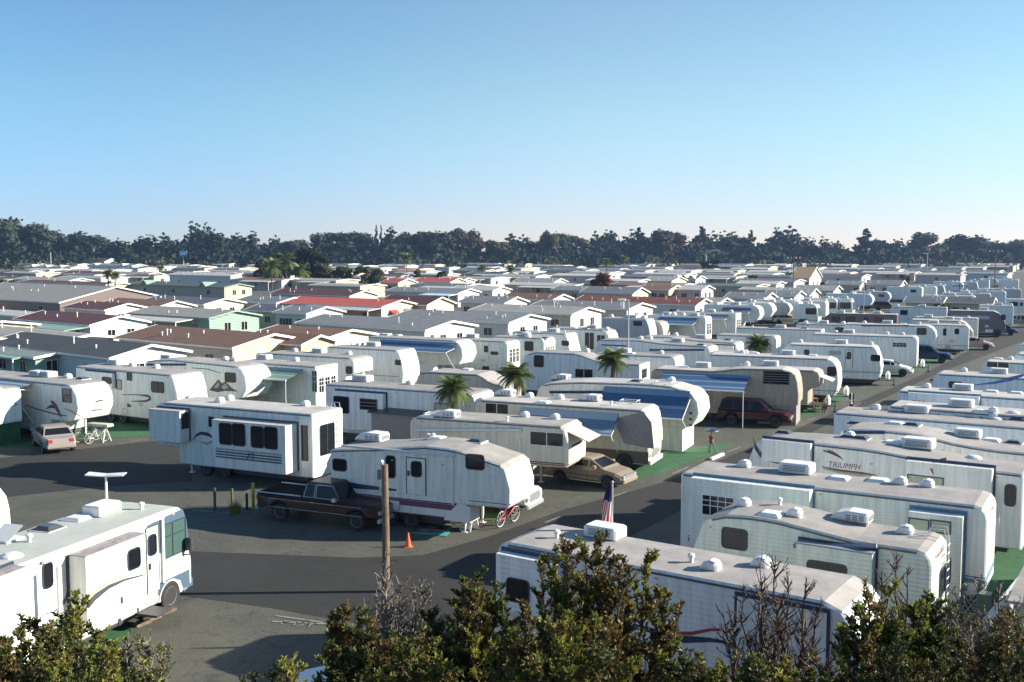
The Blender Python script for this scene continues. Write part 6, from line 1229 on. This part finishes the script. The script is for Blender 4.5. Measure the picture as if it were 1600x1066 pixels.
SKY = [(-8, 338, 60, 'round', 'euca', 'tall rounded eucalyptus at the left frame edge'), (20, 349, 62, 'round', 'euca', 'tall eucalyptus beside the tallest one at far left'), (55, 352, 58, 'round', 'euca', 'eucalyptus with a domed crown over the brown hall'), (103, 359, 62, 'round', 'euca', 'broad domed eucalyptus left of the gap in the tree line'), (140, 368, 60, 'round', 'euca', 'sloping eucalyptus crown just left of the sky gap'),
 (190, 370, 44, 'spiky', 'cypress', 'dark cypress first right of the sky gap'), (222, 364, 48, 'spiky', 'cypress', 'dark spiky cypress over the white roof strip'), (257, 362, 46, 'spiky', 'cypress', 'dark cypress left of the blue sign'), (290, 366, 40, 'spiky', 'cypress', 'dark low cypress right above the blue sign'), (311, 347, 36, 'spiky', 'cypress', 'tallest pointed cypress right of the blue sign'), (345, 356, 52, 'spiky', 'cypress', 'wide dark cypress right of the tallest pointed one'), (385, 358, 46, 'spiky', 'cypress', 'dark cypress with several tips above the palm clump'), (420, 366, 40, 'spiky', 'cypress', 'ragged cypress behind the palm clump'),
 (462, 373, 44, 'round', 'euca', 'low rounded crown right of the ragged cypress'), (512, 364, 48, 'round', 'euca', 'domed grey green crown with a flat left shoulder'), (550, 363, 52, 'round', 'euca', 'broad domed crown left of the twin dark spires'), (588, 352, 12, 'cone', 'cypress', 'thin dark spire left of its taller twin'), (596, 352, 10, 'cone', 'cypress', 'thin dark spire right of its twin'), (612, 354, 38, 'spiky', 'cypress', 'stout dark cypress just right of the twin spires'), (648, 363, 50, 'round', 'euca', 'blue green dome right of the stout cypress'), (682, 362, 46, 'round', 'euca', 'blue green dome left of the bronze crown'), (721, 356, 44, 'round', 'brown', 'tall bronze rounded crown standing clear of its neighbours'), (752, 372, 44, 'round', 'brown', 'low bronze crown right of the tall bronze one'),
 (778, 374, 40, 'round', 'olive', 'low olive crown beside the dark pyramid tree'), (806, 366, 44, 'spiky', 'cypress', 'dark pyramidal cypress over the slate roofs'), (842, 376, 40, 'round', 'euca', 'low crown left of the leaning snag'), (858, 360, 24, 'round', 'olive', 'leaning half bare tree with one tuft at the top'), (888, 366, 46, 'round', 'olive', 'olive round crown right of the leaning tree'), (925, 362, 34, 'spiky', 'cypress', 'open branched pine with two feathery tips'), (966, 359, 46, 'spiky', 'cypress', 'broad dark cypress at the middle of the skyline'), (998, 356, 42, 'cone', 'cypress', 'dark conical tree at the middle of the skyline'), (1036, 358, 50, 'round', 'brown', 'tall bronze green crown with a smooth top'), (1062, 378, 40, 'round', 'brown', 'low bronze crown left of the second sky gap'),
 (1096, 354, 46, 'cone', 'cypress', 'dark cone shaped tree right of the second sky gap'), (1126, 361, 48, 'spiky', 'olive', 'olive feathery tree behind the curved lamp'), (1150, 370, 40, 'round', 'euca', 'low green crown beside the feathery one'), (1172, 360, 30, 'cone', 'cypress', 'narrow layered conifer left of the big cypress group'), (1200, 372, 40, 'spiky', 'cypress', 'low dark cypress right of the layered conifer'), (1241, 354, 56, 'spiky', 'cypress', 'high wide cypress over the utility pole'), (1272, 370, 36, 'spiky', 'cypress', 'open feathery cypress beside the high wide one'), (1308, 372, 36, 'spiky', 'cypress', 'second feathery cypress left of the sharp conifer'), (1352, 358, 46, 'cone', 'cypress', 'sharply pointed conifer over the lamp post'), (1380, 376, 40, 'round', 'cypress', 'low dark crown right of the sharp conifer'), (1410, 373, 38, 'spiky', 'cypress', 'dark cypress left of the olive dome'), (1447, 364, 46, 'round', 'olive', 'olive domed crown over the slim grey pole'), (1470, 382, 30, 'round', 'cypress', 'low dark crown right of the olive dome'),
 (1508, 366, 52, 'round', 'cypress', 'dark rounded cypress left of the tall pole'), (1538, 365, 50, 'spiky', 'cypress', 'dark cypress behind the tall pole'), (1566, 378, 30, 'round', 'euca', 'small crown in the last sky gap'), (1598, 375, 50, 'round', 'olive', 'olive crown at the right frame edge'), (1640, 372, 60, 'round', 'cypress', 'dark crown just past the right frame edge'), (-60, 345, 80, 'round', 'euca', 'dark crown just past the left frame edge')]
for i, (x, ty, w, kd, lf, lb) in enumerate(SKY): tree(lb, 'tree', {'spiky': 'cypress_tree', 'cone': 'conifer_tree', 'flat': 'cypress_tree', 'round': 'broadleaf_tree'}[kd], (x, 0), ty, w*1.55, kd, lf, GT_, seed=i % 5, depth=640+(i*37 % 60))
# second, lower layer of the belt reads as one dark mass
rr = random.Random(31); v = []; f = []
for i in range(22000):
    x = rr.uniform(-440, 440); row = rr.random(); y = 610+row*60; hh = 11+3*math.sin(x*.06)+3*math.sin(x*.17+1)+2*math.sin(x*.41); z = hh*(1-(1-rr.random())**1.5*.98)*(.55+.45*row)
    s = rr.uniform(.9, 2.0); d = Vector((rr.gauss(0, 1), rr.gauss(0, 1)-1, rr.gauss(0, 1)+.5)).normalized(); u = d.cross(Vector((rr.gauss(0, 1), rr.gauss(0, 1), rr.gauss(0, 1)))).normalized(); w = d.cross(u); p = Vector((x, y, z)); k = len(v)
    v += [tuple(p+u*s), tuple(p+w*s*.8), tuple(p-u*s), tuple(p-w*s*.8)]; f.append((k, k+1, k+2, k+3))
me = bpy.data.meshes.new('far_wood'); me.from_pydata(v, [], f); o = obj('far_wood', me, LF['cypress']); tag(o, 'dark lower growth closing the far belt of trees', 'wood', kind='stuff')
v = []; f = []
for i in range(3600):
    x = rr.uniform(-330, 330); y = 560+rr.random()*40; cl = math.sin(x*.09)+math.sin(x*.23+2)
    if cl < .1: continue
    z = rr.uniform(0, 4+2*cl); s = rr.uniform(.6, 1.2); d = Vector((rr.gauss(0, 1), rr.gauss(0, 1)-1, rr.gauss(0, 1)+.5)).normalized(); u = d.cross(Vector((rr.gauss(0, 1), rr.gauss(0, 1), rr.gauss(0, 1)))).normalized(); w = d.cross(u); p = Vector((x, y, z)); k = len(v)
    v += [tuple(p+u*s), tuple(p+w*s*.8), tuple(p-u*s), tuple(p-w*s*.8)]; f.append((k, k+1, k+2, k+3))
me = bpy.data.meshes.new('far_hedge'); me.from_pydata(v, [], f); o = obj('far_hedge', me, LF['olive']); tag(o, 'olive hedges at the foot of the far trees', 'hedge', kind='stuff')
MID = [((500, 448), 396, 44, 'round', 'cypress', 'dark tree filling the right side of the palm clump'), ((434, 449), 398, 44, 'round', 'cypress', 'dark tree filling the near left of the palm clump'), ((455, 443), 394, 62, 'round', 'cypress', 'large dark green tree in the palm clump'), ((485, 446), 388, 56, 'round', 'cypress', 'second large dark tree right of the palm clump centre'), ((415, 450), 402, 36, 'round', 'olive', 'olive tree left in the palm clump'), ((510, 451), 412, 40, 'round', 'olive', 'olive shrub tree below the second large dark tree'), ((540, 452), 417, 44, 'round', 'olive', 'wide olive shrub before the brown roofs'), ((575, 452), 414, 46, 'round', 'olive', 'olive shrub tree left of the small red roof'), ((940, 464), 427, 36, 'round', 'redl', 'lone dark bronze tree over the rust roof'), ((1042, 492), 462, 46, 'round', 'redl', 'dull red shrub tree behind the trailer roofs'), ((1112, 431), 403, 34, 'round', 'cypress', 'dense black green shrub under the curved lamp'), ((690, 446), 424, 24, 'round', 'olive', 'olive shrub against the wide red roof'), ((1176, 447), 430, 22, 'round', 'green', 'small green shrub right of the pink gable'), ((1413, 450), 428, 16, 'round', 'olive', 'yellowish bush beside the pale gable'), ((1424, 497), 473, 30, 'round', 'olive', 'leafy shrub left of its darker neighbour by the plum window'), ((1465, 499), 474, 34, 'round', 'green', 'darker leafy shrub right of the plum window'), ((1393, 512), 486, 20, 'round', 'green', 'green shrub behind the maroon motorhome'), ((8, 463), 436, 22, 'round', 'green', 'green shrub at the left edge before the grey roof'), ((1286, 470), 441, 14, 'round', 'redl', 'purple flowering shrub beside the bright white gable'), ((655, 445), 420, 20, 'round', 'olive', 'small olive tree between the two red roofs'), ((1248, 530), 515, 20, 'round', 'green', 'small shrub left of its twin behind the low white trailer'), ((1264, 532), 514, 22, 'round', 'green', 'small shrub right of its twin behind the low white trailer'), ((168, 469), 456, 46, 'round', 'green', 'bright green round hedge bush under the twin palm trunks')]
for i, (ft, ty, w, kd, lf, lb) in enumerate(MID): tree(lb, 'tree' if 'tree' in lb else 'shrub', 'broadleaf_tree' if 'tree' in lb else 'shrub', ft, ty, w*1.2, kd, lf, 'trees and shrubs among the homes', seed=5+i % 3)
# ---------------------------------------------------------------- palms
def frond_mesh(seed, L=1.0):
    r = random.Random(seed); q = MB(); n = 10; pts = [(L*u*.85, 0, L*(.55*u-.85*u*u)) for u in [i/n for i in range(n+1)]]
    q.tube(pts, [.012*L*(1-.8*i/n) for i in range(n+1)], 4, cap=False)
    for i in range(1, n*5):
        u = i/(n*5); x, z = L*u*.85, L*(.55*u-.85*u*u); l = L*.26*math.sin(math.pi*min(1, u*.9+.1))+.03
        for s_ in (-1, 1): q.add([(x-.012*L, 0, z), (x+.012*L, 0, z), (x+l*.45, s_*l, z-l*.45+r.uniform(-.03, .03))], [(0, 1, 2)])
    return q.mesh('frond')
FR = [frond_mesh(i) for i in range(3)]
for m_ in FR: m_.materials.append(LF['palm'])
def palm(label, foot, topy, crown, nf=26, group='palms between the trailers', seed=1):
    p = G(*foot); rt = ray(foot[0], topy); H = CAMZ+rt.z*(p.y/rt.y); Lf = crown/FPX*p.y/2*.9; th = max(.5, H-Lf*.62); r = random.Random(seed)
    t = thing('palm_tree', label, 'palm', (p.x, p.y, 0), 0, group); q = MB(); n = 8; q.tube([(.04*math.sin(i), .04*math.cos(i*1.3), th*i/n) for i in range(n+1)], [.17-.05*i/n+.02*(i % 2) for i in range(n+1)], 8); obj('trunk', q, BK, t)
    for i in range(int(nf*1.6)):
        a = i*2.4; el = r.uniform(-.75, 1.25); o = obj('frond', FR[i % 3], LF['palm'], t, (0, 0, th), rot=(r.uniform(-.3, .3), -el, a), scale=(Lf, Lf, Lf))
    return t
palm('bushy palm standing before the ribbed white trailer', (709, 712), 588, 82, 34, seed=1)
palm('palm with a dense crown behind the blue awninged fifth wheel', (806, 690), 567, 80, 34, seed=2)
palm('broad drooping palm beside the pale lamp post', (957, 650), 545, 72, 40, seed=3)
palm('low palm in front of the rounded white trailer', (1184, 575), 524, 56, 36, seed=4)
palm('small palm before the dark slide-out seal trailer', (1088, 590), 548, 40, 26, seed=5)
palm('twin trunked palm leftmost over the round green bush', (170, 470), 421, 26, 30, group='palms among the homes', seed=6)
palm('shaggy palm just right of the twin trunked one', (181, 470), 424, 24, 30, group='palms among the homes', seed=7)
for i, (x, yb, yt, w, lb) in enumerate(((425, 455, 404, 34, 'feathery palm leading the clump at its near side'), (470, 452, 412, 34, 'feathery palm in the middle of the clump'), (448, 450, 396, 32, 'taller palm at the back of the clump'), (252, 436, 414, 16, 'small dark palm over the cream gable'), (797, 440, 414, 24, 'dark palm left of the grey porch roof'), (753, 436, 412, 20, 'dark palm left of the dark green house roof'), (636, 436, 396, 24, 'slim palm above the small red roof'), (948, 446, 404, 18, 'tall thin palm rising behind the lone bronze tree'), (975, 436, 398, 16, 'bare looking palm left of the broad grey gable'), (1233, 440, 424, 14, 'tiny palm left of the ochre roof'))): palm(lb, (x, yb), yt, w*(1.5 if 420 < x < 480 else 1.3), 24 if 420 < x < 480 else 18, group='palms among the homes', seed=20+i)
# ---------------------------------------------------------------- embankment and the bushes that grow on it
bk = MB(); n = 40; v = []; f = []; rows = [(1.5, 9.4), (5, 8.6), (8.5, 6.9), (12, 5.0), (16, 2.9), (20, 1.0), (22.5, 0.0)]
for j, (y, z) in enumerate(rows):
    for i in range(n+1): x = -26+52*i/n; v.append((x, y+.35*math.sin(x*1.3+j), z+(.18*math.sin(x*.9+j*2)+.12*math.sin(x*2.3) if 0 < j < 6 else 0)-(0 if j < 6 else .05)))
for j in range(len(rows)-1):
    for i in range(n): k = j*(n+1)+i; f.append((k, k+1, k+n+2, k+n+1))
bk.add(v, f); o = obj('embankment', bk, mat('dry_earth', (.10, .075, .045), .95, noise=.4, nscale=2, bump=(9, .05)), smooth=True); o['kind'] = 'structure'
def bank_z(y):
    for (a, za), (b, zb) in zip(rows, rows[1:]):
        if y <= b: return za+(zb-za)*(y-a)/(b-a)
    return 0
BL = {'mix': leafmat('bush_leaves_bronze', (.045, .038, .014), (.24, .17, .06), .45, .25), 'lime': leafmat('bush_leaves_lime', (.085, .10, .018), (.34, .34, .06), .45, .35), 'dark': leafmat('bush_leaves_dark', (.028, .040, .013), (.15, .17, .045), .5, .2)}
TW = {'brown': mat('twig_brown', (.10, .065, .045), .85, noise=.3, nscale=9), 'grey': mat('twig_grey', (.20, .17, .15), .85, noise=.3, nscale=9)}
def bush(label, top, depth, width, kinds, nleaf, seed, group='bushes on the bank below the camera', bare=False, nst=9, twig='brown', lsz=1.0):
    """top = pixel of the highest twig; width in px of the crown; several pointed plumes, each a leader with side shoots that fork into twigs"""
    r = random.Random(seed); d = ray(*top); P = CAM+d*(depth/d.y); zb = bank_z(depth)-.1; H = P.z-zb; Wd = width*(1.15 if bare else 1.3)/FPX*depth/2
    t = thing('bush', label, 'bush', (P.x, P.y, zb), 0, group); st = MB(); tw = []; keys = list(kinds)
    def shoot(p, dr, l, rad, n, key, lev):
        pts = [p]; dd = Vector(dr); q = Vector(p); w = r.uniform(.10, .28)
        for i in range(n): dd = (dd+Vector((r.gauss(0, w), r.gauss(0, w), .10+r.gauss(0, .08)))).normalized(); q = q+dd*(l/n); pts.append(q.copy())
        st.tube(pts, [rad*(1-.75*i/n) for i in range(n+1)], 4 if rad > .006 else 3, cap=False); tw.append((pts, key, l))
        if lev > 0:
            for k in range(max(2, int(l/.09)) if lev > 1 else r.choice((2, 3, 4))):
                u = r.uniform(.15, .95); f = u*n; b = pts[int(f)].lerp(pts[min(n, int(f)+1)], f-int(f)); a = r.uniform(0, 6.28)
                nd = (dd*.8+Vector((math.cos(a), math.sin(a), .35))*r.uniform(.5, .9)).normalized(); shoot(b, nd, l*r.uniform(.28, .55)*(1.15-u*.6), rad*.55, 3, key if r.random() < .8 else r.choice(keys), lev-1)
    for k in range(nst):
        a = k*2.4+r.uniform(-.4, .4); u = math.sqrt((k+.3)/nst) if k else 0; hm = H*(1-.34*u*r.uniform(.3, 1.25)) if k else H
        tip = Vector((Wd*u*math.cos(a)*r.uniform(.8, 1), Wd*.8*u*math.sin(a), hm)); foot = Vector((tip.x*.25, tip.y*.25, 0)); key = r.choice(keys); n = 7; pts = []
        for i in range(n+1): v_ = i/n; q = foot.lerp(tip, v_); q.x = foot.x+(tip.x-foot.x)*v_**.75+r.gauss(0, .03); q.y = foot.y+(tip.y-foot.y)*v_**.75+r.gauss(0, .03); pts.append(q)
        pts[-1] = tip; st.tube(pts, [.026*(1-.88*i/n) for i in range(n+1)], 5, cap=False); tw.append((pts[4:], key, .5))
        ns = int((14+hm*7)*(1.5 if bare else 1)); wl = Wd*(1.15/math.sqrt(nst))+.16
        for q in range(ns):
            v_ = r.uniform(.22, .98); f = v_*n; b = pts[int(f)].lerp(pts[min(n, int(f)+1)], f-int(f)); an = r.uniform(0, 6.28); l = wl*(.28+.95*(1-v_)**.55)*r.uniform(.6, 1.15)*(.75 if v_ < .35 else 1)
            shoot(b, Vector((math.cos(an)*.75, math.sin(an)*.75, r.uniform(.45, 1.1))).normalized(), l, .008 if not bare else .0075, 4, key if r.random() < .7 else r.choice(keys), 1 if not bare else 2)
    obj('stems', st, TW[twig], t)['kind'] = 'stuff'
    by = {k: MB() for k in kinds}; cum = []; s_ = 0
    for pts, key, l in tw: s_ += l; cum.append(s_)
    import bisect
    for _ in range(nleaf):
        pts, key, l0 = tw[min(len(tw)-1, bisect.bisect(cum, r.random()*s_))]; n = len(pts)-1; f = (1-(r.random()**1.3)*.95)*n; i = min(n-1, int(f)); p = pts[i].lerp(pts[i+1], f-i); ax = (pts[i+1]-pts[i]).normalized()
        a = r.uniform(0, 6.28); out = (Vector((math.cos(a), math.sin(a), r.uniform(-.2, .5)))+ax*r.uniform(.4, 1.3)).normalized(); l = r.uniform(.016, .046)*lsz; w = l*r.uniform(.34, .55); sd_ = out.cross(Vector((r.gauss(0, 1), r.gauss(0, 1), r.gauss(0, 1)))).normalized(); nn = out.cross(sd_)*l*.14
        by[key].add([tuple(p), tuple(p+out*l*.5+sd_*w*.5+nn), tuple(p+out*l), tuple(p+out*l*.5-sd_*w*.5+nn)], [(0, 1, 2), (0, 2, 3)])
    for kk, mb in by.items():
        if mb.f: o_ = obj('foliage', mb, BL[kk], t); o_['kind'] = 'stuff'
    return t
bush('tall bronze and lime bush rising in the bottom middle of the view', (932, 838), 8.6, 245, ('mix', 'mix', 'lime', 'mix'), 62000, 1, nst=20, lsz=1.1)
bush('dark bush left of the tall bronze one with lime shoots', (742, 893), 8.2, 150, ('dark', 'mix', 'lime', 'dark'), 36000, 2, nst=15, lsz=1.1)
bush('bronze leaved bush round the foot of the wooden pole', (558, 950), 7.8, 140, ('mix', 'dark', 'mix'), 32000, 3, nst=14, lsz=1.1)
bush('nearly leafless twiggy bush in front of the wooden pole', (602, 862), 8.9, 130, ('mix',), 2600, 4, bare=True, nst=17, twig='grey', lsz=.8)
bush('thin pale twiggy bush between pole and dark bush', (655, 905), 8.7, 100, ('mix', 'lime'), 3600, 5, bare=True, nst=11, twig='grey', lsz=.8)
bush('leafless dark twigged bush before the ribbed trailer rear', (1212, 868), 8.8, 180, ('mix',), 900, 6, bare=True, nst=14, twig='brown', lsz=.8)
bush('slim lime bush in front of the ribbed trailer lit corner', (1352, 905), 8.0, 95, ('lime', 'lime', 'mix'), 11000, 7, nst=9, lsz=1.3)
bush('second slim lime bush close beside the first slim one', (1392, 918), 8.3, 70, ('lime', 'mix'), 7000, 8, nst=7, lsz=1.3)
bush('yellow green leafy bush under the small pale green trailer', (1450, 925), 8.0, 140, ('lime', 'dark', 'lime'), 32000, 9, nst=15, lsz=1.15)
bush('bare brown twigs reaching over the yellow green bush', (1402, 862), 9.2, 110, ('mix',), 500, 10, bare=True, nst=8, lsz=.8)
bush('pale bare tangle of twigs in the near right corner', (1530, 905), 8.2, 190, ('mix', 'dark'), 6000, 11, bare=True, nst=17, twig='grey', lsz=.9)
bush('dark low brush filling the bottom right edge', (1590, 975), 7.2, 200, ('dark', 'mix'), 20000, 12, nst=14)
bush('low lime and dark brush along the bottom beside the canopy', (440, 1034), 6.6, 110, ('lime', 'dark'), 8000, 13, nst=8)
bush('low mixed brush under the leafless dark bush', (1190, 1040), 7.0, 230, ('lime', 'mix', 'dark'), 32000, 14, nst=17)
bush('low dark brush between the tall bush and the bare bush', (1080, 1018), 7.4, 170, ('mix', 'lime', 'dark'), 26000, 15, nst=14)
bush('lime brush left below the slim lime bush', (1285, 1044), 7.0, 150, ('lime', 'mix'), 20000, 16, nst=12)
bush('wide dark green bush covering the bottom left corner', (30, 982), 7.6, 250, ('dark', 'lime', 'dark', 'mix'), 50000, 17, nst=20, lsz=1.15)
bush('spire of leafy shoots in front of the motorhome slide-out', (118, 935), 8.4, 130, ('mix', 'lime', 'dark'), 22000, 18, nst=11, lsz=1.15)
bush('dry pale twiggy brush at the right end of the corner thicket', (200, 985), 8.0, 120, ('dark', 'lime'), 8000, 19, bare=True, nst=13, twig='grey')
bush('bronze brush between the pole bush and the dark bush', (650, 1000), 7.2, 175, ('mix', 'dark', 'lime'), 28000, 20, nst=14)
bush('dark filler brush below the tall bronze bush', (880, 975), 6.8, 210, ('dark', 'mix', 'lime'), 36000, 21, nst=18)
bush('dark brush below the yellow green bush', (1400, 1010), 6.8, 180, ('dark', 'mix'), 24000, 22, nst=14)
bush('low brush spreading under the corner thicket spire', (110, 1010), 6.8, 200, ('dark', 'lime', 'mix'), 26000, 23, nst=14)
# ---------------------------------------------------------------- haze
hz = MB(); hz.box(-900, 900, -8, 760, -1.2, 42); o = bpy.data.objects.new('haze', hz.mesh('haze')); COL.objects.link(o); o['kind'] = 'stuff'
hm = bpy.data.materials.new('haze_air'); hm.use_nodes = True; hn = hm.node_tree; hn.nodes.clear(); pv = hn.nodes.new('ShaderNodeVolumePrincipled'); pv.inputs['Density'].default_value = .00013; pv.inputs['Color'].default_value = (.42, .62, 1, 1); pv.inputs['Anisotropy'].default_value = .25
ho = hn.nodes.new('ShaderNodeOutputMaterial'); hn.links.new(pv.outputs[0], ho.inputs['Volume']); o.data.materials.append(hm)
